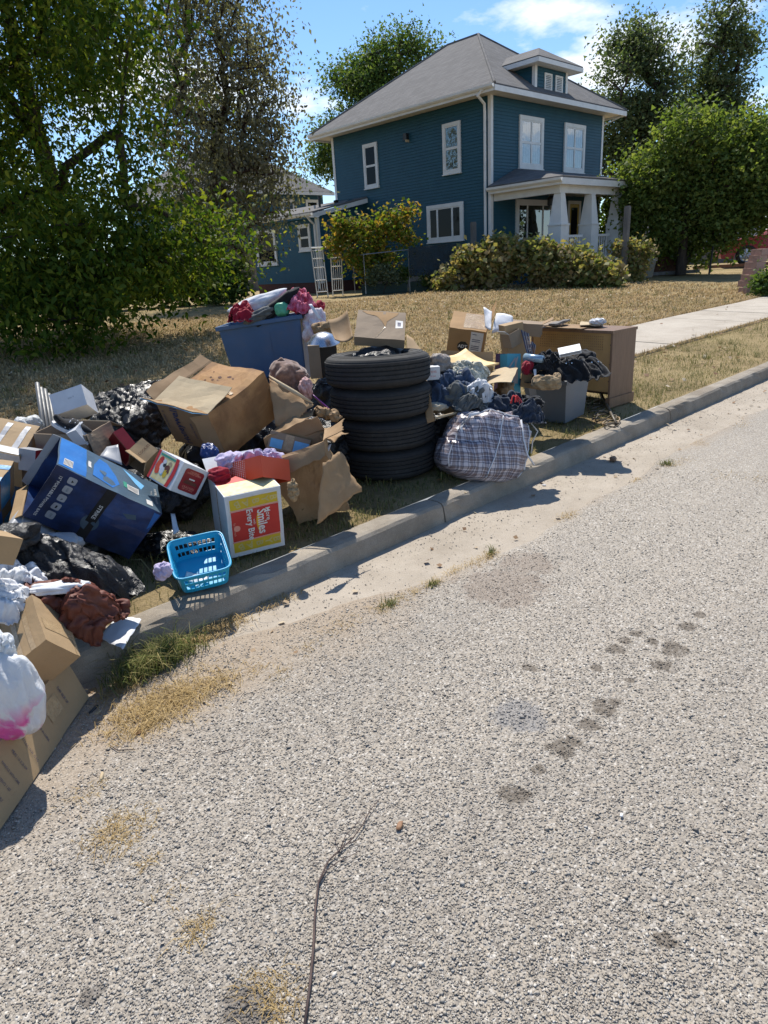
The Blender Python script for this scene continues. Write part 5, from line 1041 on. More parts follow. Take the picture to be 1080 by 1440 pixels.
# --- red and white snack box with a picture panel
k = Carton('snack_box', 'small white and red snack box with a yellow picture panel, tipped on its corner', 'box', (1.427, 3.051, .571), (13.2, 33.8, 12.3), (.168, .207, .153), M['white'], amp=.0015, seed=6, thick=.002)
def rr_(u0, u1, v0, v1, r, asp=1): 
    P = []
    for cx, cy, a in ((u1-r, v1-r*asp, 0), (u0+r, v1-r*asp, 90), (u0+r, v0+r*asp, 180), (u1-r, v0+r*asp, 270)): P += [(cx+r*math.cos(R_(a+b)), cy+r*asp*math.sin(R_(a+b))) for b in (0, 30, 60, 90)]
    return P
k.poly('F', rr_(.17, .90, .12, .88, .09), M['dark_red'], 'print_panel'); 
for v, s_, tx in ((.79, .013, 'ORIGINAL'), (.735, .013, 'WHOLE GRAIN'), (.27, .016, 'CRACKERS'), (.2, .010, 'NET WT 18 OZ')): k.text('F', tx, .53, v, s_, M['salmon'], 0, off=.0026)
k.poly('F', [(.26, .38), (.8, .38), (.76, .46), (.7, .5), (.62, .47), (.55, .53), (.45, .49), (.38, .52), (.3, .47)], M['brown_leather'], 'print_picture', .0022); k.sheet('F', .42, .64, .54, .585, M['label_white'], 'print_line', .0024)
k.sheet('L', .0, .09, 0, 1, M['red'], 'print_edge', .0012); k.sheet('L', .12, .74, .05, .95, M['cream'], 'picture_panel', .0012); k.sheet('L', .13, .73, .86, .93, M['green'], 'print_line', .002); k.sheet('L', .72, .84, .02, .98, M['red'], 'print_band', .0024, shape=lambda u, v: (u+.06*math.sin(v*math.pi), v))
rq = random.Random(8)
for (u, v, r, m) in ((.22, .5, .022, M['orange']), (.25, .68, .020, M['red']), (.24, .34, .018, M['orange']), (.38, .72, .014, M['white']), (.42, .62, .012, M['black']), (.4, .42, .018, M['white']), (.43, .36, .011, M['skyblue']), (.56, .55, .020, M['brown_leather']), (.6, .7, .016, M['tape']), (.56, .36, .015, M['yellow']), (.62, .46, .012, M['brown_leather']), (.33, .54, .012, M['white'])):
    k.disc('L', u, v, r, m, 'print_patch', 9, .002+.0003*rq.random(), asp=rq.uniform(.7, 1.5))

# --- turquoise basket
t_ = thing('plastic_basket', 'turquoise plastic basket with slotted sides tipped on the kerb', 'basket', (1.284, 2.673, .241), (22.4, -2.4, -22.5)); hx, hy, hz_ = .125, .125, .059; tp = .87
def bsk(x, y, z): f = tp+(1-tp)*(z+1)/2; r4 = (abs(x)**7+abs(y)**7)**(1/7); s_ = max(abs(x), abs(y))/max(r4, 1e-6) if r4 > 0 else 1; return Vector((x*hx*f*s_, y*hy*f*s_, z*hz_))
q = B(); N = 44
ring = []
for side in range(4):
    for i in range(N):
        a = -1+2*i/N; ring.append([(a, -1), (1, a), (-a, 1), (-1, -a)][side])
zs = [-1, -.82, -.62, -.2, -.02, .12, .55, .78, 1]; n4 = 4*N; V = [bsk(x, y, z) for z in zs for x, y in ring]; F = []
for j in range(len(zs)-1):
    for i in range(n4):
        m_ = i % N; hole = j in (2, 5) and 4 <= m_ < N-4 and (m_ % 4) not in (0,)
        if not hole: F.append((j*n4+i, j*n4+(i+1) % n4, (j+1)*n4+(i+1) % n4, (j+1)*n4+i))
bd = mesh_obj('side_wall', V, F, M['basket'], t_, local=True, thick=.003)
G = 16; V = [bsk(-1+2*i/G, -1+2*j/G, -1)+Vector((0, 0, .001)) for i in range(G+1) for j in range(G+1)]; mesh_obj('base', V, [(i*(G+1)+j, (i+1)*(G+1)+j, (i+1)*(G+1)+j+1, i*(G+1)+j+1) for i in range(G) for j in range(G)], M['basket'], t_, local=True, thick=.003)
q = B(); rp = [bsk(x, y, 1)*1.0 for x, y in ring]; rp = [Vector((p.x*1.03, p.y*1.03, p.z)) for p in rp]; q.tube(rp+[rp[0], rp[1]], .005, 6); q.build('rim', M['basket'], t_, local=True, smooth=True)
mw_ = lambda x, y, z: t_.matrix_basis @ bsk(x, y, z)
sheet('paper_scrap', 'printed white paper leaflet lying in the turquoise basket', 'paper', mw_(-.8, -.35, -.75), mw_(-.35, -.75, -.7), mw_(-.1, -.25, -.72), mw_(-.62, .12, -.7), M['white_paper'], 8, 8, .006, 20, 3, .0008)
sheet('paper_scrap', 'crumpled paper strip in the front of the turquoise basket', 'paper', mw_(-.45, -.85, -.6), mw_(.15, -.8, -.7), mw_(.2, -.4, -.5), mw_(-.2, -.55, -.7), M['white_paper'], 8, 8, .02, 18, 8, .0008)
heap('crumpled_tissue', 'crumpled lavender tissue on the grass left of the turquoise basket', 'tissue', PD(229, 803, 2.95), (.032, .03, .034), M['lavender'], (0, 0, 0), 12, .3, 2.4, 4)

# --- blue speaker box
sp_n = NT('navy speaker print'); c_ = sp_n.coord('Object'); a_ = sp_n.noise(c_, 4.5, 5, .55); col = sp_n.ramp(a_, [(.38, (.010, .012, .030)), (.52, (.012, .028, .095)), (.68, (.02, .07, .22))]); col = sp_n.mix(sp_n.math('MULTIPLY', sp_n.noise(c_, 60, 4, .7), .15), col, (.1, .13, .2)); M['spk_front'] = sp_n.pbr(col, .32, sp_n.bump(sp_n.noise(c_, 16, 4), .15, .006), 0, .5)
M['spk_top'] = simple('slate blue print', (.085, .13, .17), (.06, .095, .13), 6, .35, .1, 30); M['spk_blue'] = simple('bright blue print', (.03, .17, .48), (.025, .13, .38), 8, .35)
k = Carton('speaker_carton', 'big dark blue glossy speaker carton with an open left end and silver icons', 'carton', (1.061, 3.218, .509), (16.0, 39.4, -13.8), (.520, .303, .299), {'*': M['spk_front'], 'T': M['spk_top'], 'B': M['spk_front']}, open_='L', amp=.005, seed=7)
k.flap('L', 'u0', .035, 100, M['icon'], thick=.003); k.flap('L', 'v0', .06, 150, CB[0]); k.flap('R', 'v0', .10, 300, M['spk_front'])
k.sheet('T', .01, .25, .03, .97, M['spk_blue'], 'print_panel'); k.sheet('T', .05, .13, .1, .32, M['label_white'], 'barcode_label', .002)
for i in range(7): k.sheet('T', .055+.011*i, .060+.011*i, .12, .3, M['black'], 'barcode_line', .0026, 1, 2)
k.poly('T', [(.31, .2), (.50, .1), (.57, .3), (.55, .55), (.46, .85), (.38, .9), (.33, .6)], M['spk_blue'], 'print_picture', .0016); k.poly('T', [(.38, .45), (.43, .35), (.46, .5), (.4, .6)], M['spk_top'], 'print_picture', .002); k.sheet('T', .27, .30, .42, .62, M['label_white'], 'print_line', .002); k.sheet('T', .62, .655, .32, .5, M['green'], 'label_tab', .002); k.sheet('T', .658, .77, .29, .46, M['label_white'], 'barcode_label', .002)
for i in range(9): k.sheet('T', .665+.011*i, .670+.011*i, .31, .44, M['black'], 'barcode_line', .0026, 1, 2)
k.sheet('T', .84, .9, .1, .24, M['label_white'], 'print_patch', .002); k.poly('T', [(.62, .96), (.84, .7), (.80, .5), (.74, .62)], M['skyblue'], 'print_picture', .0018); k.text('T', 'PORTABLE SPEAKER', .955, .5, .018, M['label_white'], -90, off=.0024); k.text('T', '15 INCH', .91, .55, .010, M['label_white'], -90, off=.0024)
k.text('F', '15" PORTABLE POWER BASS', .075, .48, .0185, M['label_white'], -90, off=.0022, bold=.01)
for i in range(5):
    u, v = .17+.004*i, .86-.165*i; k.poly('F', rr_(u-.036, u+.036, v-.062, v+.062, .016, 1.7), M['icon'], 'icon', .002)
    [lambda: k.poly('F', [(u-.004, v-.03), (u+.016, v-.01), (u-.004, v+.02)], M['black'], 'icon_sign', .003), lambda: k.text('F', 'USB', u, v, .012, M['spk_top'], -90, 'icon_sign', .003), lambda: k.poly('F', [(u-.01, v-.035), (u+.012, v-.015), (u+.004, v), (u-.002, v-.012)], M['black'], 'icon_sign', .003), lambda: k.sheet('F', u-.006, u+.008, v-.03, v+.02, M['black'], 'icon_sign', .003), lambda: k.text('F', 'FM', u, v, .014, M['spk_top'], -90, 'icon_sign', .003)][i]()
k.sheet('F', .455, .55, 0, 1, M['black'], 'print_band', .002, shape=lambda u, v: (u, v)); k.text('F', 'STRIKE', .503, .55, .026, M['label_white'], -90, off=.0034, bold=.02); k.disc('F', .503, .33, .042, M['spk_top'], 'print_disc', off=.0018); k.poly('F', [(.93, .96), (.99, .96), (.99, .7), (.97, .62)], M['spk_blue'], 'print_picture', .002); k.poly('F', [(.70, .72), (.80, .78), (.83, .7), (.76, .66)], M['spk_top'], 'print_picture', .002)

# --- stained big carton with the folded pale flap and purple lettering
k = Carton('stained_carton', 'large stained brown carton with a pale folded flap and lettering on its end', 'carton', (2.028, 3.619, .736), (4.6, -19.8, 5.4), (.470, .506, .301), {'*': CB[3], 'L': CB[1]}, open_='', amp=.012, freq=5, seed=9, bulge=.012)
k.flap('T', 'u0', .22, 6, CB[4], curl=6, label='pale flap folded back over the top'); f_ = k.flap('L', 'v1', .10, 128, CB[1], rag=.1); k.sheet('T', .42, .47, .05, .95, M['tape'], 'tape_strip', .004, 4, 10)
q = k.shape(np.array([(-1, 1, 1), (-1, -1, 1)])); fl = np.array(f_.data.vertices[0].co)
k.flap('L', 'v1', .105, 126, M['skyblue'], thick=.002, shrink=-.0, name='blue_edge').data.transform(Matrix.Translation((0, 0, -.004)))
k.text('L', 'Honeywell', .34, .50, .10, M['dkblue_print'], 90, off=.003, bold=.02, squeeze=.6); k.text('L', 'HEATER', .62, .5, .03, M['dkblue_print'], 90, off=.003); k.text('L', 'MODEL 5', .08, .6, .03, M['dkblue_print'], 90, off=.003)
for (u, v, r) in ((.62, .55, .008), (.66, .62, .006), (.7, .5, .01), (.74, .38, .012), (.64, .48, .005), (.58, .66, .006), (.78, .7, .005), (.72, .3, .006)): k.disc('T', u, v, r, M['brickred'], 'stain_spot', 7, .002, asp=1.4)
k.flap('L', 'u1', .10, 40, CB[1], rag=.3); k.flap('B', 'v1', .09, 120, CB[5], rag=.3)
heap('blue_plastic_bag', 'blue plastic bag poking out of the torn corner of the stained carton', 'plastic bag', PD(294, 636, 3.74), (.04, .04, .045), plastic_bag('blue bag', (.015, .05, .2), .3, .6), (0, 20, 20), 14, .2, 2.4, 4)
CARD_T = k

# --- open carton with a shoe, flaps, white box, red box
k = Carton('open_carton', 'open brown carton with a shoe box and a shoe in it', 'carton', (1.196, 3.744, .630), (1.8, 4.7, -47.0), (.277, .289, .29), CB[2], open_='T', amp=.004, seed=11)
k.flap('T', 'v1', .16, 205, CB[4], label='pale flap folded out to the back'); k.flap('T', 'v0', .13, 268, CB[2]); k.flap('T', 'u1', .13, 255, CB[2])
k2 = Carton('white_box', 'white shoe box tilted on the back of the open carton', 'box', (1.330, 4.03, .845), (-32, -14, -33.6), (.19, .15, .13), M['white'], amp=.0015, seed=12, thick=.002); k2.sheet('T', .05, .95, .05, .12, M['label_white'], 'lid_edge', .002); k2.text('F', 'size 9', .6, .55, .016, M['icon'], 0)
def shoe(label, c, rot, mat, sole):
    t_ = thing('shoe', label, 'shoe', c, rot); t_.scale = (.78,)*3; V, F = _ICO[4]; L = .13
    x = V[:, 0]; P = np.stack([x*L, V[:, 1]*(.042+.008*np.cos(x*2.2)-.006*(x > .3)), V[:, 2]*(.045-.022*np.clip(x, -.2, 1))+.018*(x < -.1)*np.clip(-x, 0, 1)], 1); P[:, 2] = np.maximum(P[:, 2], -.028)
    top = (P[:, 2] > .022) & (x < .0); P[top, 2] -= .03*np.clip(1-((x[top]+.45)/.42)**2, 0, 1); mesh_obj('upper', P, F, mat, t_, local=True, smooth=True)
    q = B(); pts = [Vector((L*1.02*math.cos(a), (.044+.008*math.cos(math.cos(a)*2.2))*math.sin(a), -.03)) for a in [2*math.pi*i/28 for i in range(28)]]
    q.prism([(p.x, p.y) for p in pts], lambda p: Vector((p[0], p[1], -.046)), lambda p: Vector((p[0], p[1], -.02))); q.build('sole', sole, t_, local=True)
    for s_ in (-.03, .0, .03): B().tube([(s_, -.046, -.01), (s_+.02, -.02, .034), (s_+.02, .02, .034), (s_, .046, -.01)], .006, 5).build('stripe', M['whitecloth'], t_, local=True)
    return t_
shoe('black and white striped shoe on top of the open carton', PD(102, 598, 3.86), (10, 25, -40), M['blackcloth'], M['white'])
k2 = Carton('small_box', 'small white box sticking out of the open carton below the shoe', 'box', PD(112, 612, 3.84), (20, -18, -50), (.06, .08, .10), M['white'], amp=.001, seed=13, thick=.002)
k = Carton('red_box', 'flat dark red box with a white edge leaning beside the open carton', 'box', (1.401, 3.598, .637), (23.2, 55.7, -59.8), (.170, .063, .132), M['dark_red'], amp=.001, seed=14, thick=.002)
for u0, u1, v0, v1 in ((0, 1, 0, .05), (0, 1, .95, 1), (.95, 1, 0, 1)): k.sheet('F', u0, u1, v0, v1, M['salmon'], 'print_edge'); 
sheet('paper_sheet', 'white card with a scribble between the open carton and the blue speaker box', 'paper', PD(140, 642, 3.72), PD(172, 654, 3.68), PD(166, 625, 3.76), PD(150, 628, 3.78), M['icon'], 6, 6, .003, 9, 3, .001)
k = Carton('small_open_carton', 'small open tan carton leaning behind the snack box', 'carton', (1.421, 3.42, .60), (35.7, 38.7, -54.9), (.107, .097, .186), CB[0], open_='F', amp=.003, seed=15); k.text('T', 'COOKIES', .5, .5, .02, M['brickred'], 90, off=.002); k.flap('F', 'u1', .05, 120, CB[0]); k.flap('F', 'v1', .05, 140, CB[0])
# --- black shiny bag behind
heap('bin_bag', 'shiny black bin bag with silver highlights behind the white shoe box', 'bin bag', PD(186, 596, 4.7), (.25, .2, .19), M['bag_black'], (0, -20, 30), 41, .28, 2.6, 5, bend=.1); heap('bin_bag', 'shiny black bag top draped toward the lawn behind the stained carton', 'bin bag', PD(182, 560, 4.95), (.32, .18, .07), M['bag_black'], (0, -12, -42), 42, .30, 3.4, 5, bend=.1)
# --- grey tube bundle
M['tubegrey'] = simple('dull grey tube', (.11, .115, .12), (.075, .08, .085), 20, .5)
t_ = thing('metal_tubes', 'bundle of grey metal tubes standing upright at the back left of the pile', 'metal tubes', PD(66, 600, 4.5)); rr = random.Random(3)
for i in range(6):
    x = 50+i*5.5; a, b = PD(x+2, 538+i*4+rr.uniform(-2, 8), 4.55+.02*i), PD(x+12, 612, 4.4+.02*i); B().tube([a, b, b+(b-a)*.8], .013, 8).build('tube', M['tubegrey'], t_, smooth=True)
sheet('board_sheet', 'dark flat panel leaning behind the grey tubes', 'panel', PD(60, 548, 4.7), PD(80, 570, 4.7), PD(92, 600, 4.6), PD(66, 605, 4.6), M['grey_plastic'], 3, 3, .001, 5, 1, .006)
# --- taped cartons at the left edge
k = Carton('taped_carton', 'blue and brown carton wrapped in blue tape at the left edge', 'carton', (.60, 3.42, .55), (14, -10, 57), (.46, .20, .30), {'*': CB[1], 'T': CB[0]}, amp=.006, seed=17)
for u in (.12, .5, .78): k.sheet('T', u, u+.1, 0, 1, M['blue_tape'], 'tape_strip', .002)
k.sheet('T', .3, .42, .1, .95, M['label_white'], 'shipping_label', .0025)
for u0, u1, v0, v1 in ((.5, .8, .5, 1), (.8, 1, 0, .45), (.2, .5, .0, .5), (.55, .78, .05, .3)): k.sheet('F', u0, u1, v0, v1, M['blue_tape'] if u0 != .2 else M['spk_blue'], 'tape_patch', .002)
k.sheet('R', 0, 1, 0, .45, M['spk_blue'], 'tape_patch', .002); k.sheet('R', .1, .9, .45, .7, M['blue_tape'], 'tape_patch', .0024); k.disc('R', .5, .72, .03, M['black'], 'print_mark', off=.003); k.disc('R', .5, .72, .022, CB[1], 'print_mark', off=.0036)
M['greytape'] = simple('grey blue tape', (.19, .21, .26), (.14, .16, .2), 14, .5)
k = Carton('taped_carton', 'upper tan carton with grey tape and a printed strip at the left edge', 'carton', (.86, 3.86, .70), (22, 18, -38), (.30, .26, .22), {'*': CB[0], 'R': CB[2]}, amp=.005, seed=18)
for u in (.2, .5, .8): k.sheet('T', u, u+.09, .1, .9, M['greytape'], 'tape_strip', .002)
k.sheet('T', .02, .98, .02, .2, M['label_white'], 'printed_strip', .0026); k.sheet('F', 0, 1, .8, 1, M['label_white'], 'printed_strip', .002)
k = Carton('small_box', 'small white and red box under the upper taped carton', 'box', PD(44, 646, 3.85), (10, 10, 40), (.07, .09, .11), {'*': M['dark_red'], 'T': M['icon'], 'L': M['icon']}, amp=.001, seed=19, thick=.002)
heap('clear_bag', 'crumpled clear plastic bag at the back left beside the tubes', 'plastic bag', PD(40, 598, 4.35), (.075, .06, .045), M['bag_white'], (0, 0, 0), 43, .25, 2.6, 4)
# --- grey foam slab and black film below the speaker box
sheet('grey_card', 'grey white card sheet under the left corner of the blue speaker box', 'card', PD(0, 748, 3.35), PD(34, 706, 3.5), PD(80, 742, 3.5), PD(58, 778, 3.3), M['icon'], 10, 10, .008, 6, 4, .004, curl=.01); heap('foam_lump', 'grey foam lump under the front edge of the blue speaker box', 'foam', PD(84, 764, 3.3), (.09, .06, .04), M['icon'], (0, 10, -30), 44, .1, 1.4, 4); 
drape('bin_bag', 'taut black plastic film with bright creases below the blue speaker box', 'bin bag', PD(84, 806, 3.1), (.30, .15, .11), M['bag_black'], (25, 18, -48), 45, 1.32, bend=.12)
heap('bin_bag', 'black bag knot at the left edge above the white cloths', 'bin bag', PD(18, 758, 3.0), (.10, .07, .05), M['bag_black'], (0, 0, 20), 46, .2, 3, 4)
sheet('black_strap', 'black flat strap running down to the grass beside the brown leather', 'strap', PD(104, 796, 3.12), PD(120, 786, 3.15), PD(168, 850, 3.0), PD(152, 858, 2.98), M['blackcloth'], 10, 6, .006, 8, 3, .004)
k = Carton('tan_carton', 'small tan carton corner at the left edge beside the black film', 'carton', PD(-8, 768, 2.72), (10, 30, 20), (.12, .1, .1), CB[0], amp=.002, seed=20)
drape('white_cloth', 'crumpled white cloth at the left edge above the tan cartons', 'cloth', PD(16, 832, 2.94), (.15, .12, .09), M['whitecloth'], (20, 10, 30), 47, 1.6); heap('white_cloth', 'white rolled sock like cloth on top of the brown leather', 'cloth', PD(84, 826, 2.78), (.105, .035, .018), M['whitecloth'], (0, 4, -30), 48, .1, 2, 4); drape('white_cloth', 'white cloth bundle hanging over the left edge below the black bag', 'cloth', PD(-2, 850, 2.78), (.12, .10, .08), M['whitecloth'], (20, 30, 10), 49, 1.6)
drape('brown_jacket', 'crumpled brown leather jacket between the tan carton and the kerb', 'jacket', PD(100, 866, 2.86), (.18, .135, .13), M['brown_leather'], (25, 18, -38), 50, 1.6); heap('brown_leather', 'brown leather lining strip behind the white rolled cloth', 'jacket', PD(62, 832, 2.85), (.12, .05, .03), M['brown_leather'], (0, 10, -20), 51, .2, 2.4, 4)
# --- cartons at the lower left
k = Carton('taped_tan_carton', 'tan carton with clear tape lying on the long carton', 'carton', (.473, 2.407, .299), (31.6, 51.2, 14.5), (.165, .24, .20), CB[0], amp=.003, seed=21)
for v in (.15, .45, .7): k.sheet('L', 0, 1, v, v+.1, M['tape'], 'tape_strip', .0015)
k.sheet('L', .62, .8, .1, .28, M['label_white'], 'label_scrap', .002); k.sheet('T', .1, .9, .3, .55, M['tape'], 'tape_strip', .0015); k.sheet('T', .9, 1, 0, 1, M['tape'], 'tape_strip', .0015)
bx_ = Vector((.687, .7265, 0)); bz_ = Vector((-.2087, .1974, .9579)).normalized(); by_ = bz_.cross(bx_)
L_, D_, H_ = 1.25, .13, .176; cc = Vector((.595, 2.369, .02))-bx_*L_/2+bz_*H_/2+by_*D_/2; rm = Matrix((bx_, by_, bz_)).transposed(); eu = [math.degrees(a) for a in rm.to_euler()]
k = Carton('long_carton', 'long tan carton with printed lines lying on the road edge at the lower left', 'carton', cc, eu, (L_, D_, H_), CB[0], open_='', amp=.005, freq=5, seed=22, n=14)
k.sheet('F', .82, .885, .35, .75, M['tape'], 'tape_strip', .002); k.flap('T', 'u1', .05, 150, CB[0], rag=.5)
for (u, v, tx, s_) in ((.91, .55, 'THIS SIDE UP', .018), (.77, .42, 'MADE IN CHINA', .014), (.70, .5, 'G.W. 17.5 KG / N.W. 15 KG', .014), (.655, .5, 'MEAS 110 X 20 CM', .014), (.61, .5, 'HANDLE WITH CARE', .014), (.575, .52, 'CONTENTS 1 SET', .014), (.54, .5, 'STORAGE SHELF', .014)): k.text('F', tx, u, v, s_, M['dkblue_print'], -90, off=.002, squeeze=.72)
t = NT('pink print carrier bag'); c_ = t.coord('Object'); nz = t.noise(c_, 9, 4, .5, .6); s = t.n('ShaderNodeSeparateXYZ'); t.l(c_, s.inputs[0]); low_ = t.math('SUBTRACT', .02, s.outputs[2]); f = t.math('MULTIPLY', t.ramp(nz, [(.46, (0, 0, 0)), (.54, (1, 1, 1))]), t.math('MULTIPLY', low_, 14, clamp=True), clamp=True); col = t.mix(f, (.74, .76, .77, 1), (.75, .12, .38, 1)); M['bag_pink'] = t.pbr(col, .4, t.bump(t.noise(c_, 16, 6, .65, 1), .7, .015), 0, .4, trans=.25)
cb = thing('carrier_bag', 'white plastic carrier bag with pink print hanging over the long carton', 'plastic bag', PD(8, 985, 2.45)); c = PD(8, 980, 2.45)
heap('bag_body', None, None, c, (.115, .075, .15), M['bag_pink'], (0, 6, -45), 53, .14, 2, 5, 2.2, cb, (1.5, 1.5, .7), lump=.12, ex=1.33, bend=.3); heap('bag_neck', None, None, c+Vector((.0, .03, .15)), (.075, .05, .075), M['bag_pink'], (0, 8, -45), 54, .2, 2, 5, 2.0, cb, (1.5, 1.5, .6), lump=.1, ex=1.6, bend=.26)
sheet('paper_sheet', 'white sheet of paper lying on the near kerb beside the weeds', 'paper', PZ(163, 866, .15), PZ(199, 869, .15), PZ(172, 912, .145), PZ(140, 895, .15), M['white_paper'], 10, 10, .006, 12, 4, .0008, curl=.004, rag=.02); sheet('paper_sheet', 'blue grey torn sheet on the grass in the shade behind the turquoise basket', 'paper', PG(122, 800)+Vector((0, 0, .03)), PG(186, 808)+Vector((0, 0, .03)), PG(185, 822)+Vector((0, 0, .03)), PG(135, 822)+Vector((0, 0, .03)), simple('blue grey paper', (.42, .5, .58), (.36, .43, .5), 8, .8), 10, 6, .008, 12, 5, .0008, rag=.04)
sheet('paper_scrap', 'small white scrap in the dark gap above the turquoise basket', 'paper', PD(240, 722, 3.5), PD(246, 722, 3.5), PD(252, 748, 3.4), PD(244, 752, 3.4), M['white_paper'], 4, 6, .01, 20, 3, .001)
# --- red shoe box lid and lavender cloth
LB = NT('red mesh print'); c_ = LB.coord('Object'); vz = LB.n('ShaderNodeTexVoronoi'); vz.inputs['Scale'].default_value = 105; vz.inputs['Randomness'].default_value = .0; LB.l(LB.coord('Object', None, (0, 0, R_(45))), vz.inputs['Vector']); sx = LB.n('ShaderNodeSeparateXYZ'); LB.l(c_, sx.inputs[0]); fz = LB.math('MULTIPLY', LB.math('SUBTRACT', .02, sx.outputs[0]), 6, clamp=True); dots = LB.math('LESS_THAN', vz.outputs['Distance'], .36); M['redmesh'] = LB.pbr(LB.mix(LB.math('MULTIPLY', dots, LB.math('GREATER_THAN', fz, .12)), (.60, .07, .02, 1), (.72, .6, .55, 1)), .45, None, 0, .4)
k = Carton('shoe_box_lid', 'orange red shoe box with a white mesh print lying on the smiles carton', 'box', (1.80, 2.89, .515), (-22.0, -16.2, -71.7), (.236, .214, .113), {'*': M['redmesh'], 'T': M['orange']}, open_='D', amp=.003, seed=24, thick=.003); k.sheet('T', .3, .55, .55, .75, M['salmon'], 'print_patch', .002)
drape('lavender_cloth', 'lavender cloth bunched behind the orange red shoe box', 'cloth', PD(365, 650, 3.66), (.15, .08, .06), M['lavender'], (20, 0, -20), 54, 1.55, 40); heap('lavender_cloth', 'lavender cloth lump left of the orange red shoe box', 'cloth', PD(322, 648, 3.58), (.07, .05, .04), M['lavender'], (0, 0, 20), 55, .25, 2.4, 4); heap('red_cloth', 'red and white checked cloth end under the orange red shoe box', 'cloth', PD(308, 668, 3.48), (.05, .04, .035), M['redcloth'], (0, 0, 0), 56, .2, 2.4, 4)
# --- kraft paper sacks, plush bear, printed box
k = Carton('kraft_paper_bag', 'large crumpled kraft paper bag standing open right of the smiles carton', 'paper bag', (2.16, 2.95, .375), (4, -16, -40), (.34, .25, .42), CB[5], open_='T', amp=.025, freq=4.5, seed=25, thick=.0015, n=16, crush=.02, taper=.9)
k.flap('T', 'u1', .12, 170, CB[5], rag=.12, n=10); k.flap('T', 'v0', .10, 235, CB[5], rag=.15, n=10); k.flap('T', 'v1', .09, 80, CB[5], rag=.12, n=10)
sheet('kraft_paper', 'torn kraft paper sheet folded over the front of the big paper bag', 'paper', PD(455, 652, 3.42), PD(480, 634, 3.58), PD(507, 690, 3.58), PD(445, 740, 3.34), CB[5], 14, 14, .014, 7, 5, .0012, rag=.03); sheet('kraft_paper', 'crumpled kraft paper strip arching over the top of the big paper bag', 'paper', PD(446, 602, 3.95), PD(488, 608, 3.9), PD(470, 622, 3.8), PD(452, 620, 3.82), CB[5], 12, 10, .03, 9, 8, .0012, rag=.05)
heap('crumpled_paper', 'small crumpled kraft paper at the left edge of the big paper bag', 'paper', PD(412, 690, 3.4), (.022, .025, .05), CB[0], (0, 0, 0), 57, .3, 2.2, 4)
heap('blue_cloth', 'bright blue cloth inside the big kraft paper bag', 'cloth', PD(442, 643, 3.75), (.055, .05, .04), simple('bright blue cloth', (.02, .2, .55), (.015, .14, .42), 20, .7, .2), (0, 0, 0), 58, .2, 2.2, 4); sheet('paper_scrap', 'white card edge beside the bright blue cloth', 'paper', PD(454, 646, 3.72), PD(458, 648, 3.72), PD(466, 624, 3.74), PD(462, 626, 3.74), M['white_paper'], 3, 4, .004, 9, 1, .001)
k = Carton('blue_label_box', 'small brown box with blue labels above the kraft paper bag', 'box', (2.163, 3.111, .555), (-15.0, 18.5, -42.0), (.234, .100, .103), CB[2], amp=.002, seed=26); k.sheet('F', .05, .35, .1, .6, M['skyblue'], 'print_patch'); k.sheet('F', .62, .98, .02, .75, M['skyblue'], 'print_patch'); k.sheet('F', .38, .6, .1, .98, M['tape'], 'tape_strip', .002)
t_ = thing('plush_bear', 'brown plush bear stuffed head up in a kraft paper bag', 'soft toy', PD(402, 545, 4.25)); c = PD(404, 528, 4.25)
heap('head', None, None, c, (.115, .10, .095), M['fur'], (0, 0, 0), 60, .05, 3, 5, 2.2, t_); heap('muzzle', None, None, c+RT*.085-FW*.03-UP*.01, (.05, .05, .045), M['fur'], (0, 0, 0), 61, .05, 3, 4, 2, t_); heap('body', None, None, c-UP*.16+RT*.02, (.11, .1, .12), M['fur'], (0, 0, 0), 62, .06, 3, 4, 2, t_)
for s_ in (-1, 1): heap('ear', None, None, c+RT*.03*s_+UP*.07+FW*.04*s_, (.03, .02, .03), M['fur'], (0, 0, 0), 63+s_, .05, 3, 3, 2, t_)
sheet('kraft_paper_bag', 'kraft paper bag with a rolled pale rim wrapped around the plush bear', 'paper bag', PD(377, 530, 4.15), PD(440, 568, 4.02), PD(405, 608, 3.95), PD(388, 598, 4.02), CB[5], 18, 18, .02, 6, 7, .0015, rag=.02); sheet('kraft_paper', 'long crumpled kraft paper below the plush bear', 'paper', PD(380, 605, 4.05), PD(442, 572, 4.05), PD(425, 600, 3.85), PD(392, 618, 3.9), CB[1], 16, 12, .03, 6, 9, .0015, rag=.04)
B().tube([PD(379, 529, 4.13), PD(395, 540, 4.08), PD(415, 552, 4.04), PD(440, 567, 4.0)], [.005, .012, .014, .005], 8).build('paper_roll', CB[4], label='pale rolled paper rim in front of the plush bear', cat='paper', smooth=True)
heap('pink_cloth', 'pale pink frilled cloth right of the plush bear', 'cloth', PD(430, 548, 4.12), (.035, .04, .065), cloth('pale pink cloth', (.55, .36, .34), (.34, .18, .17), .9, 40), (0, 0, -30), 66, .3, 3, 4); sheet('purple_folder', 'purple plastic folder sticking out right of the plush bear', 'folder', PD(436, 550, 4.2), PD(442, 556, 4.1), PD(468, 578, 4.1), PD(462, 580, 4.15), M['purple'], 4, 4, .002, 4, 1, .006); heap('crumpled_paper', 'crumpled kraft paper right of the plush bear touching the tyres', 'paper', PD(462, 582, 4.05), (.075, .03, .03), CB[5], (0, 20, -45), 67, .35, 2.4, 4)
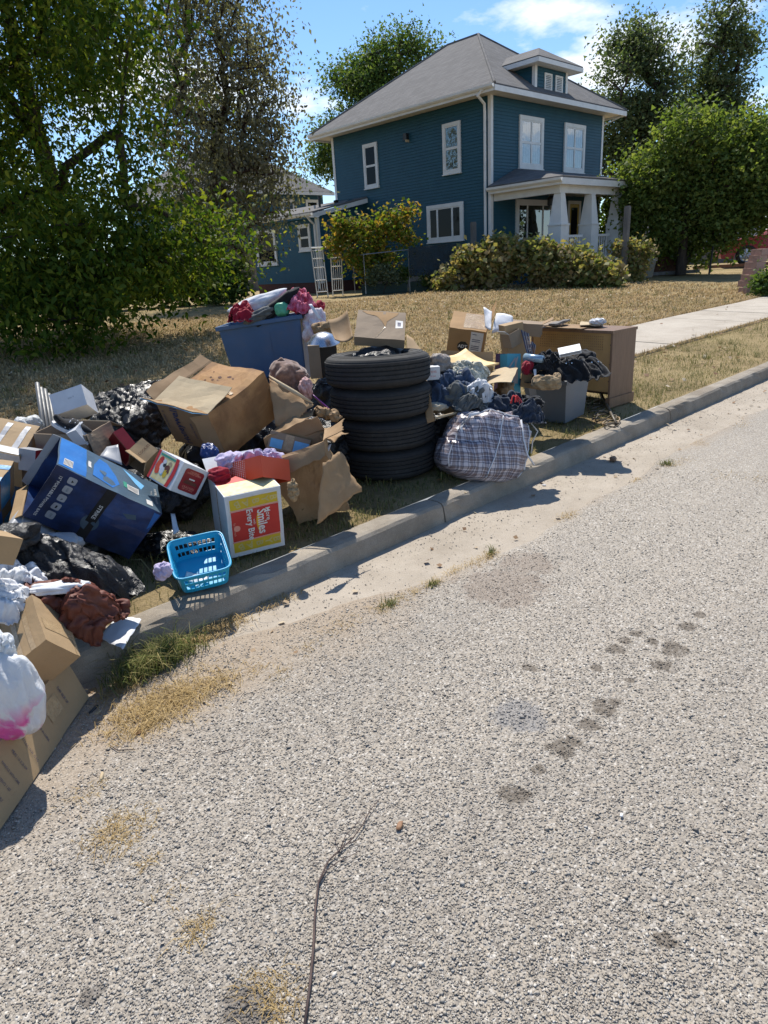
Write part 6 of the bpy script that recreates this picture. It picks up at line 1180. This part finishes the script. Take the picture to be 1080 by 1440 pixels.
# --- blue tote with clothes
def tote(label, loc, rot, dims, mat, taper, cat='storage tote'):
    k = Carton('storage_tote', label, cat, loc, rot, dims, mat, open_='T', amp=.003, freq=3, seed=30, thick=.004, taper=taper, body='tub', n=12); hx, hy, hz_ = k.d; q = B()
    for (x0, x1, y0, y1) in ((-hx-.022, hx+.022, -hy-.022, -hy), (-hx-.022, hx+.022, hy, hy+.022), (-hx-.022, -hx, -hy+.001, hy-.001), (hx, hx+.022, -hy+.001, hy-.001)): q.bx(x0, x1, y0, y1, hz_-.035, hz_+.004)
    o = q.build('rim', mat, k.root, local=True); b_ = o.modifiers.new('b', 'BEVEL'); b_.width = .006; b_.segments = 2
    return k
k = tote('large blue plastic tote heaped with clothes at the back', (3.629, 5.364, .79), (0, -5, -45.1), (.75, .47, .60), M['tote_blue'], .86)
k.sheet('F', .68, .985, .06, .84, M['tote_blue'], 'ribbed_panel', .008); k.sheet('F', .03, .6, .06, .84, M['tote_blue'], 'ribbed_panel', .004)
tp_ = lambda x, y, d=6.4: PD(x, y, d)
heap('white_pillow', 'white pillow lying on the blue tote', 'pillow', tp_(362, 427, 6.5), (.28, .10, .07), M['whitecloth'], (0, -16, -30), 70, .06, 1.4, 4); drape('red_cloth', 'dark red cloth at the left end of the blue tote', 'cloth', PD(342, 449, 6.33), (.13, .12, .12), M['redcloth'], (0, 0, 0), 71, 1.5, 34)
heap('black_bag_roll', 'long black rolled bag lying slantwise across the blue tote', 'cloth', tp_(388, 432, 6.3), (.25, .06, .055), M['blackcloth'], (0, -34, -30), 72, .07, 1.6, 4); heap('grey_cloth', 'grey and black cloth under the black roll on the blue tote', 'cloth', tp_(367, 443, 6.3), (.17, .08, .05), M['greycloth'], (0, -18, -30), 73, .15, 2, 4)
heap('green_ball', 'mint green crumpled ball on the blue tote', 'ball', tp_(397, 435, 6.25), (.065, .06, .065), simple('mint green', (.10, .42, .25), (.06, .28, .17), 16, .5, .2, 30), (0, 0, 0), 74, .06, 2, 4, 2.2); drape('pink_cloth', 'pink and red patterned cloth heaped on the right end of the blue tote', 'cloth', PD(424, 441, 6.33), (.17, .15, .17), M['pinkred'], (0, 10, 0), 75, 1.6); heap('red_cloth', 'red and white cloth hanging over the right end of the blue tote', 'cloth', tp_(444, 440, 6.3), (.03, .07, .11), M['redcloth'], (0, 38, 0), 76, .2, 2, 4); heap('white_cloth', 'white and pink cloth spilling down right of the blue tote', 'cloth', tp_(443, 460, 6.2), (.09, .09, .14), cloth('white pink cloth', (.66, .62, .64), (.52, .36, .40), .9, 24), (0, 10, 0), 77, .2, 2, 4)
sheet('white_paper', 'white paper stripe along the edge of the red cloth on the tote', 'paper', tp_(434, 428, 6.15), tp_(438, 427, 6.15), tp_(453, 449, 6.1), tp_(448, 450, 6.1), M['white_paper'], 4, 8, .01, 8, 2, .002)
# --- things behind the tyres
k = Carton('black_box', 'black and brown box with a metal bowl on it behind the tyres', 'box', (3.473, 4.358, .80), (7.0, -7.2, -5.4), (.169, .133, .26), {'*': M['black'], 'L': CB[2]}, amp=.001, seed=32, thick=.003); k2 = Carton('tan_carton', 'narrow tan carton beside the blue tote behind the tyres', 'carton', PD(443, 508, 5.5), (0, 0, -40), (.09, .12, .26), CB[2], amp=.002, seed=33)
q = B(); c = PD(455, 481, 5.55); q.lathe([(0, .075), (.05, .07), (.09, .05), (.115, .015), (.13, 0), (.135, -.004), (.128, -.006), (.11, .01), (.085, .044), (.05, .063), (0, .068)], 36, c, Vector((-.1, -.15, 1))); q.build('metal_bowl', M['silver'], label='upturned silver metal bowl behind the tyres', cat='bowl', smooth=True, origin=tuple(c))
sheet('cardboard_flap', 'curled brown cardboard piece standing left behind the tyres', 'cardboard', PD(462, 458, 5.4), PD(490, 444, 5.45), PD(499, 484, 5.2), PD(473, 486, 5.2), CB[1], 12, 8, .012, 4, 3, .004, curl=-.03); sheet('cardboard_flap', 'brown cardboard piece sticking up right behind the tyres', 'cardboard', PD(572, 470, 5.3), PD(580, 476, 5.3), PD(600, 505, 5.1), PD(572, 505, 5.1), CB[0], 6, 6, .004, 4, 4, .004); heap('brown_paper', 'dark brown crumpled paper between the tote and the metal bowl', 'paper', PD(455, 462, 5.9), (.09, .07, .05), CB[1], (0, 0, 0), 78, .25, 2.4, 4)
# --- carton with hexagon mark
k = Carton('hexagon_carton', 'tan carton with a black octagon mark and shipping label at the back', 'carton', (4.998, 4.114, .70), (19.4, 9.6, -53.8), (.339, .360, .56), CB[6], open_='', amp=.004, seed=34); k.flap('T', 'u1', .16, 105, CB[6]); k.sheet('T', .36, .98, .1, .95, M['tape'], 'tape_strip', .0016); 
k.disc('F', .42, .70, .052, M['black'], 'print_mark', 8); k.text('F', 'ADT', .42, .70, .042, M['label_white'], 0, off=.003, bold=.03); k.sheet('F', .60, .93, .62, .97, M['label_white'], 'shipping_label', .0016)
for v in (.66, .69, .72, .8, .83, .92): k.sheet('F', .64, .64+.22*(1 if v != .92 else .5), v, v+.012, M['dkblue_print'], 'label_print', .0026, 1, 1)
sheet('white_foam', 'white foam sheet in the open side of the octagon carton', 'foam', PD(692, 466, 6.1), PD(698, 438, 6.25), PD(720, 440, 6.2), PD(722, 462, 6.1), M['white_paper'], 8, 8, .02, 7, 3, .008, curl=.02); sheet('white_foam', 'white packing paper curl between flap and top of the octagon carton', 'foam', PD(680, 432, 6.35), PD(692, 438, 6.3), PD(690, 464, 6.1), PD(683, 462, 6.2), M['white_paper'], 6, 8, .02, 8, 4, .003)
# --- open carton of clothes, envelope
k = Carton('clothes_carton', 'open tan carton spilling dark clothes right of the tyres', 'carton', (3.96, 3.33, .42), (6, 3, -62), (.43, .40, .46), CB[0], open_='T', amp=.006, seed=35); k.flap('T', 'u1', .2, 150, CB[4], label='pale flap standing out to the right', curl=20); k.flap('T', 'v0', .12, 215, CB[1]); k.flap('T', 'u0', .12, 160, CB[1]); k.flap('T', 'v1', .15, 110, CB[0])
sheet('padded_envelope', 'yellow padded envelope draped over the back of the clothes carton', 'envelope', PD(620, 512, 5.3), PD(655, 503, 5.45), PD(702, 522, 5.2), PD(640, 530, 4.95), M['envelope'], 16, 12, .012, 5, 6, .012, curl=-.03)
cc_ = lambda x, y, d=4.75: PD(x, y, d)
drape('printed_cloth', 'cream printed cloth on top of the clothes carton', 'cloth', PD(653, 530, 4.85), (.18, .12, .09), M['creamcloth'], (10, 0, -30), 82, 1.6); drape('denim_cloth', 'dark blue denim heaped in the clothes carton', 'cloth', cc_(636, 556, 4.72), (.22, .17, .15), M['denim'], (15, 10, -30), 83, 1.6); heap('grey_trousers', 'grey trouser legs hanging from the clothes carton', 'trousers', cc_(645, 558, 4.6), (.09, .05, .08), M['greycloth'], (0, 35, -30), 84, .2, 2, 4, stretch=(1, 1, .4)); drape('dark_cloth', 'dark blue black cloth over the front of the clothes carton', 'cloth', cc_(664, 570, 4.58), (.13, .12, .09), M['greycloth'], (25, 15, -30), 85, 1.6); drape('white_cloth', 'white rumpled shirt piece at the right in the clothes carton', 'cloth', cc_(674, 553, 4.62), (.10, .08, .08), M['whitecloth'], (30, 0, -30), 86, 1.6, 30); heap('grey_bag', 'grey taupe plastic bag with red print at the left of the clothes carton', 'plastic bag', cc_(617, 513, 4.75), (.09, .07, .07), plastic_bag('taupe bag', (.26, .22, .19), .4, .4), (0, 0, 0), 87, .15, 2, 4)
k = Carton('small_box', 'small white carton with red lettering beside the tyres', 'box', PD(607, 524, 4.62), (0, 0, -35), (.10, .08, .085), M['white'], amp=.001, seed=36, thick=.002); k.text('F', 'TOYS', .5, .62, .02, M['red'], 0); k.text('F', '12 pcs', .5, .3, .014, M['red'], 0)
heap('tan_cloth', 'tan sock like cloth hanging at the lower left of the clothes carton', 'cloth', cc_(612, 572, 4.5), (.08, .04, .025), cloth('tan cloth', (.42, .38, .3), (.3, .26, .2)), (0, 8, -30), 88, .2, 2.2, 4); B().tube([cc_(612, 588, 4.4), cc_(644, 580, 4.5)], .008, 6).build('wooden_rod', CB[4], label='thin pale wooden rod in front of the clothes carton', cat='rod')
sheet('loose_flap', 'dark reddish cardboard flap between the tyres and the clothes', 'cardboard', PD(596, 545, 4.5), PD(603, 548, 4.45), PD(612, 592, 4.4), PD(600, 596, 4.4), CB[1], 6, 6, .004, 4, 6, .004)
# --- teal box, purple box, grey box, hangers
k = Carton('teal_box', 'tall narrow teal box with a bottle picture', 'box', (4.329, 3.119, .60), (-9.2, 5.7, -20.3), (.124, .099, .37), simple('teal print', (.055, .30, .40), (.04, .25, .35), 5, .4), amp=.001, seed=37, thick=.002); k.poly('F', [(.42, .38), (.78, .38), (.78, .66), (.70, .73), (.65, .74), (.65, .84), (.8, .92), (.78, .95), (.55, .86), (.55, .74), (.48, .72), (.42, .66)], M['icon'], 'print_picture'); k.poly('F', [(.15, .7), (.62, .9), (.58, .93), (.12, .74)], M['icon'], 'print_picture', .002); k.text('F', 'SPRAY', .5, .2, .022, M['label_white'], 0)
k = Carton('purple_box', 'dark purple box just left of the teal box', 'box', PD(708, 528, 5.5), (-6, 6, -30), (.11, .10, .34), simple('dark purple print', (.05, .025, .11), (.035, .018, .08), 6, .4), amp=.001, seed=38, thick=.002)
k = Carton('grey_box', 'small grey open box on the teal box', 'box', (4.680, 3.364, .857), (-.3, -17.9, -12.9), (.121, .100, .122), CB[2], open_='T', amp=.002, seed=39, thick=.003); k.flap('T', 'u0', .05, 130, M['white']); k = Carton('tan_carton', 'tan carton standing behind the teal box below the grey box', 'carton', PD(722, 490, 5.9), (0, -8, -30), (.16, .14, .42), CB[0], amp=.002, seed=40)
t_ = thing('wire_hangers', 'bunch of thin wire hangers between the teal box and the cabinet', 'hangers', PD(742, 480, 5.8))
for i in range(6): B().tube([PD(733+i*2, 464+i, 5.8), PD(742+i*1.6, 500+i*2, 5.7), PD(748+i, 480+i, 5.75)], .004, 5).build('wire', M['metal'] if i % 2 else M['dkblue_print'], t_)
heap('tan_paper', 'crushed brown paper below the teal box beside the clothes', 'paper', PD(708, 555, 5.2), (.05, .06, .12), CB[1], (0, 30, 0), 90, .2, 2, 4)
# --- cabinet
t_ = thing('tv_cabinet', 'brown wooden television cabinet with a perforated back panel', 'cabinet', (5.785, 3.355, .491), (0, 0, -94.8)); hx, hy, hz_ = .44, .184, .318
q = B(); q.bx(-hx-.012, hx+.015, -hy-.012, hy+.012, hz_+.001, hz_+.026); q.build('top_board', M['veneer'], t_, local=True)
for s_ in (-1, 1): q = B(); q.bx(s_*hx-.01, s_*hx+.01, -hy, hy, -hz_+.07, hz_); q.build('side_panel', M['veneer'], t_, local=True); q = B(); q.bx(s_*hx-.02, s_*hx+.022, -hy-.014, hy+.014, -hz_-.02, -hz_+.069); q.build('plinth', M['veneer'], t_, local=True)
q = B(); q.bx(-hx+.011, hx-.011, -hy+.03, hy, hz_-.02, hz_); q.bx(-hx+.011, hx-.011, hy-.02, hy, -hz_+.02, hz_-.021); q.bx(-hx+.011, hx-.011, -hy+.03, hy-.021, -hz_+.11, -hz_+.13); q.build('carcass', M['veneer'], t_, local=True)
nu, nv = 120, 46; V = []; F = []; pxw = 2*hx-.024; z0_, z1_ = -hz_+.12, hz_-.002
def holes(i, j): r_ = j-33; return 12 <= i <= 108 and 33 <= j <= 43 and (i % 3 == 0) and (j % 2 == 1)
for i in range(nu+1):
    for j in range(nv+1): V.append((-pxw/2+pxw*i/nu, -hy+.004+.0015*math.sin(i*.11), z0_+(z1_-z0_)*j/nv))
for i in range(nu):
    for j in range(nv):
        if not holes(i, j): F.append((i*(nv+1)+j, (i+1)*(nv+1)+j, (i+1)*(nv+1)+j+1, i*(nv+1)+j+1))
mesh_obj('back_panel', V, F, M['hardboard'], t_, local=True, thick=.003)
for z in (.22, .05, -.1): q = B(); q.lathe([(.006, 0), (.004, .003), (0, .004)], 8, (hx-.012, -hy+.003, z), (0, -1, 0)); q.build('screw', M['blackmetal'], t_, local=True)
k = Carton('folded_carton', 'folded grey brown carton lying at the left end of the cabinet top', 'carton', (5.25, 3.62, .875), (4, 6, -60), (.30, .16, .11), CB[2], open_='L', amp=.005, seed=45); k.flap('L', 'v1', .06, 60, CB[1]); k.flap('R', 'v1', .10, 120, CB[1])
for i, (lb, x, y, w, d, h, rz, m) in enumerate((('flat brown cardboard sheet on the cabinet top', 5.72, 3.42, .34, .5, .008, -80, CB[1]), ('pale cardboard strip on the cabinet top behind the papers', 5.85, 3.3, .2, .36, .006, -60, CB[4]), ('grey cardboard offcut on the cabinet top', 5.66, 3.6, .24, .3, .012, -70, CB[2]), ('dark board strip on the cabinet top', 5.62, 3.5, .07, .3, .015, -85, M['greyw']))):
    Carton('cardboard_sheet', lb, 'cardboard', (x, y, .845+.016*i), (2*i-3, 3-2*i, rz), (w, d, h), m, amp=.006, seed=46+i, thick=0)
heap('white_cloth', 'small white crumpled tissue on the cabinet top', 'tissue', Vector((5.78, 3.2, .885)), (.07, .06, .025), M['whitecloth'], (0, 0, 0), 91, .35, 2.6, 4)
# --- grey tote
k = tote('grey plastic tote overflowing with black bags and papers', (5.02, 3.13, .335), (3, -2, -88), (.42, .40, .37), M['tote_grey'], .8); k.sheet('F', .12, .3, .55, .9, M['icon'], 'label_patch', .003)
gt = lambda x, y, d=5.35: PD(x, y, d)
drape('black_holdall', 'black holdall bag with buckles on top of the grey tote', 'bag', gt(797, 526, 5.42), (.30, .19, .10), M['blackcloth'], (5, -5, -60), 92, 1.45, bend=.28); heap('black_holdall', 'round black bag end at the right of the grey tote', 'bag', gt(823, 507, 5.5), (.07, .08, .08), M['blackcloth'], (0, 0, 0), 93, .1, 2, 4); drape('black_cloth', 'black straps and cloth at the left of the holdall', 'cloth', gt(768, 515, 5.38), (.14, .1, .10), M['blackcloth'], (10, -10, 0), 94, 1.7)
k = Carton('white_device', 'white flat electronic device lying on the black holdall', 'device', gt(801, 493, 5.30), (18, -10, -55), (.16, .11, .025), M['device'], amp=.0005, seed=50, thick=0); k.sheet('T', .03, .97, .86, .93, M['grey_plastic'], 'vent_slot', .001); k.sheet('F', .05, .95, .2, .8, M['grey_plastic'], 'edge_strip', .001)
q = B(); a, b = gt(739, 503, 5.35), gt(763, 505, 5.25); q.tube([a, a+(b-a)*.4, b], [.034, .03, .028], 16); q.build('blue_can', simple('pale blue can', (.30, .42, .52), (.2, .3, .4), 8, .3, metal=.3), label='pale blue can lying left of the black holdall', cat='can', smooth=True)
heap('tan_bag', 'tan fur like cloth hanging over the rim of the grey tote', 'cloth', gt(768, 538, 5.2), (.10, .05, .05), M['tan_fabric'], (0, 0, -60), 95, .15, 2, 4); heap('tan_bag', 'small tan cloth over the right half of the tote rim', 'cloth', gt(783, 535, 5.22), (.03, .04, .05), M['tan_fabric'], (0, 0, -60), 96, .15, 2, 4); heap('red_cloth', 'dark red pouch left of the pale blue can', 'cloth', gt(742, 517, 5.3), (.045, .04, .05), M['redcloth'], (0, 0, 0), 97, .1, 2, 4)
k = Carton('tan_carton', 'tan carton with a pale flap inside the left of the grey tote', 'carton', gt(752, 527, 5.4), (6, 8, -70), (.17, .14, .18), CB[0], amp=.002, seed=51)
B().tube([gt(752, 520, 5.25), gt(753, 530, 5.22), gt(752, 533, 5.22)], [.012, .008, .01], 8).build('cabinet_pull', M['white'], label='small white knob on the tan carton in the tote', cat='knob')
q = B()
for (x, y) in ((796, 511), (804, 510.5), (832, 509.5), (841, 508.5)): q.lathe([(.006, 0), (.005, .004), (0, .005)], 8, gt(x, y, 5.24), -FW)
q.build('bag_stud', M['silver'], label='row of silver studs on the black holdall', cat='studs')
t_ = thing('hose_coil', 'tangled brown cords lying on the grass beside the cabinet', 'cords', PG(845, 585)); rr = random.Random(11); hm = simple('brown cord', (.11, .085, .05), (.06, .045, .03), 20, .5)
for i in range(8):
    cx, cy, ra_, ph = 834+i*4.2+rr.uniform(-3, 3), 566+i*4.6, rr.uniform(.05, .11), rr.uniform(0, 6); c0 = PG(cx, cy); pts = []
    for s_ in range(22): a = ph+s_*.36*(1 if i % 2 else -1); pts.append(Vector((c0.x+ra_*math.cos(a)*(1+.02*s_)-.006*s_, c0.y+ra_*.6*math.sin(a)-.003*s_, c0.z+.012+.02*abs(math.sin(s_*.5+i)))))
    B().tube(pts, .006, 6).build('cord', hm if i % 3 else M['tape'], t_, smooth=True)
B().tube([PG(838, 545)+Vector((0, 0, .1)), PG(846, 565)+Vector((0, 0, .06)), PG(860, 590)+Vector((0, 0, .04)), PG(867, 600)+Vector((0, 0, .02))], .012, 8).build('hose', hm, t_, smooth=True)
# --- plaid bag
t = NT('plaid bag weave'); c_ = t.coord('Object'); s = t.n('ShaderNodeSeparateXYZ'); t.l(c_, s.inputs[0]); wv = t.math('MULTIPLY', t.math('SUBTRACT', t.noise(c_, 5, 3), .5), .05)
def band(x, per, st): return t.ramp(t.math('FRACT', t.math('DIVIDE', t.math('ADD', t.math('ADD', x, wv), 10), per)), st, 'CONSTANT')
w_ = (.68, .63, .64)
stx = [(0, w_), (.10, (.07, .06, .10)), (.17, w_), (.24, (.20, .13, .12)), (.40, (.36, .33, .38)), (.48, (.06, .06, .11)), (.58, w_), (.66, (.22, .15, .14)), (.80, (.07, .06, .10)), (.86, w_)]
h1 = band(t.math('ADD', s.outputs[0], t.math('MULTIPLY', s.outputs[1], .8)), .088, stx); v1 = band(s.outputs[2], .094, stx); col = t.mix(.5, h1, v1); col = t.mix(.45, col, t.mix(1.0, h1, v1, 'MULTIPLY')); t.n; M['plaid'] = t.pbr(t.mix(t.math('MULTIPLY', t.noise(c_, 5, 5), .2), col, (.5, .45, .44)), .33, t.bump(t.noise(c_, 13, 6, .62, .7), .5, .012, t.bump(t.noise(c_, 420, 2), .15, .002)), 0, .5)
pc = Vector((3.45, 2.70, .315)); pr = Euler((R_(-14), R_(9), R_(-38))).to_matrix(); PD_ = np.array((.285, .185, .245)); V, F = _ICO[5]
def bagf(q, off=0):
    q = np.asarray(q, float); k = 3.6; q = q/((np.abs(q)**k).sum(1)**(1/k))[:, None]; P = q*(PD_+off); z = q[:, 2:3]
    P[:, 0:1] *= 1.02-.10*z; P[:, 0:1] += .05*z; P[:, 1:2] *= 1.0-.28*z; P[:, 2:3] -= .035*(q[:, 0:1] > 0)*q[:, 0:1]*(z > 0)*z; P[:, 2:3] += .05*(q[:, 0:1] < 0)*-q[:, 0:1]*(z < 0)*.9
    P += (.022*(ridge(q*np.array([1.4, 1.4, 2.2])+4.2, 3)-1.1)*(.55+.6*np.clip(z[:, 0], -.3, 1)))[:, None]*q; P += .010*vnoise(q, 2.2, 6); return P
t_ = thing('plaid_bag', 'large plaid woven storage bag stuffed full on the kerb', 'bag', pc, [math.degrees(a) for a in pr.to_euler()]); mesh_obj('body', bagf(V), F, M['plaid'], t_, local=True, smooth=True)
def pipe(pts, r=.004, m='white_paper', nm='piping', off=.004): Q = bagf(pts, off); B().tube([Vector(a) for a in Q], r, 6).build(nm, M[m], t_, local=True, smooth=True)
pipe([(.18-.12*(1-s), -1, -1+2*s) for s in [i/22 for i in range(23)]]); pipe([(-1+2*s, -.75, 1) for s in [i/16 for i in range(17)]]); pipe([(-1, -1, -1+2*s) for s in [i/16 for i in range(17)]], .0035); pipe([(.98, -.8, -1+2*s) for s in [i/16 for i in range(17)]], .0035)
for sg in (-1,):
    Q = [Vector(a) for a in bagf([(-.55, -.9, .95), (-.35, -1, .8)], .012)]; B().tube([Q[0], Q[0]+Vector((-.06, -.02, -.02)), Q[0]+Vector((-.12, -.02, -.10)), Q[0]+Vector((-.10, -.03, -.17)), Q[1]+Vector((-.1, .0, -.16))], [.009, .012, .012, .010, .008], 8).build('handle', M['white_paper'], t_, local=True, smooth=True)
Q = [Vector(a) for a in bagf([(.7, -.95, .9), (.85, -1, .3), (1, -.95, -.2)], .008)]; B().tube([Q[0], Q[1], Q[2], Q[2]+Vector((.05, 0, -.06))], [.006]*4, 6).build('handle', M['white_paper'], t_, local=True, smooth=True); Q = [Vector(a) for a in bagf([(1, -.2, .9), (1, -.1, .2)], .03)]; B().tube([Q[0], (Q[0]+Q[1])/2+Vector((.05, 0, 0)), Q[1], Q[1]+Vector((.0, 0, -.08))], [.005]*4, 6).build('handle', M['label_white'], t_, local=True, smooth=True)
drape('dark_cloth', 'dark navy clothes bulging out of the plaid bag', 'cloth', PD(708, 582, 4.68), (.19, .14, .11), M['navy'], (0, 10, -36), 98, 1.65); drape('dark_cloth', 'dark grey blue cloth at the right top of the plaid bag', 'cloth', PD(737, 588, 4.62), (.13, .11, .10), M['navy'], (0, 10, -36), 99, 1.6); heap('black_cloth', 'black strap tangle on the dark clothes above the plaid bag', 'cloth', PD(745, 565, 4.75), (.09, .05, .035), M['blackcloth'], (0, 10, -36), 100, .35, 3, 4)
q = B(); rr = random.Random(4)
for i in range(8): a = PD(724+rr.uniform(-3, 3), 556, 4.6); b = a+RT*rr.uniform(-.03, .06)-UP*rr.uniform(.03, .10)-FW*.03; q.tube([a, (a+b)/2+UP*.012, b], .004, 5)
q.build('red_tassel', M['red'], label='bright red ribbon tassel on the dark clothes above the plaid bag', cat='ribbon')
# --- road litter
TW = simple('dry twig', (.10, .065, .055), (.06, .04, .035), 30, .8); t_ = thing('twig', 'long thin bare twig lying on the road in the foreground', 'twig', PZ(430, 1435, .02)); zt_ = .022
def tw(px, r0, r1): P = [PZ(x, y, zt_) for x, y in px]; B().tube(P, [r0+(r1-r0)*i/(len(P)-1) for i in range(len(P))], 6).build('stem', TW, t_, smooth=True)
tw([(428, 1445), (436, 1385), (441, 1330), (443, 1280), (448, 1240), (462, 1210), (478, 1195), (495, 1180), (510, 1160), (520, 1140), (535, 1122)], .0036, .0012); tw([(448, 1243), (458, 1225), (475, 1212), (490, 1205), (505, 1197)], .0018, .0008); tw([(478, 1195), (486, 1175), (500, 1160), (512, 1143)], .0014, .0007); tw([(478, 1198), (470, 1180), (474, 1172)], .0012, .0006); tw([(441, 1330), (437, 1350)], .0016, .0008); tw([(490, 1187), (505, 1180), (512, 1178)], .0012, .0006); tw([(512, 1158), (516, 1142)], .001, .0006)
def litter(name, label, px, r, cat, mat, z=.02, rot=0, thin=.35, seed=0): heap(name, label, cat, PZ(*px, z), (r, r*thin, r*.3), mat, (0, 0, rot), seed, .2, 2, 3)
dl = simple('dead leaf brown', (.30, .17, .09), (.2, .1, .05), 40, .7); litter('dead_leaf', 'curled brown leaf on the road right of the twig tip', (562, 1161), .016, 'leaf', dl, .02, 20, .5, 5); litter('dead_leaf', 'pale yellow leaf on the road near the long carton', (143, 1092), .022, 'leaf', CB[4], .018, 60, .25, 6); litter('dead_leaf', 'brown dead leaves in the gutter beyond the bag shadow', (862, 645), .05, 'leaf', dl, .02, 30, .5, 7); litter('dead_leaf', 'tan leaf on the concrete beside the weed clump at the lower left', (138, 1002), .014, 'leaf', CB[4], .012, 10, .5, 8); litter('stick', 'short dark stick on the concrete beside the long carton', (132, 998), .026, 'stick', M['blackmetal'], .012, 30, .2, 9)
B().tube([PZ(155, 1048, .018), PZ(165, 1055, .018), PZ(190, 1054, .018)], .0018, 5).build('twig', TW, label='short curved twig on the road right of the long carton', cat='twig'); B().tube([PZ(300, 1060, .018), PZ(340, 1050, .018), PZ(348, 1040, .018)], .0012, 5).build('twig', TW, label='faint thin twig on the road below the dead grass', cat='twig'); litter('paper_scrap', 'tiny white scrap on the road in the right foreground', (874, 1146), .007, 'paper', M['white_paper'], .02, 20, .6, 12)
for i, (x, y, lb) in enumerate(((690, 700, 'small pale leaf on the gutter below the plaid bag'), (747, 656, 'small pale leaf on the kerb right of the plaid bag'), (655, 693, 'small pale leaf on the kerb left below the plaid bag'), (765, 682, 'white paper scraps at the edge of the bag shadow'))): litter('dead_leaf' if i < 3 else 'paper_scrap', lb, (x, y), .014, 'leaf' if i < 3 else 'paper', CB[4] if i < 3 else M['white_paper'], .135 if i in (1, 2) else .008, 40*i, .4, 20+i)
bpy.context.view_layer.update()
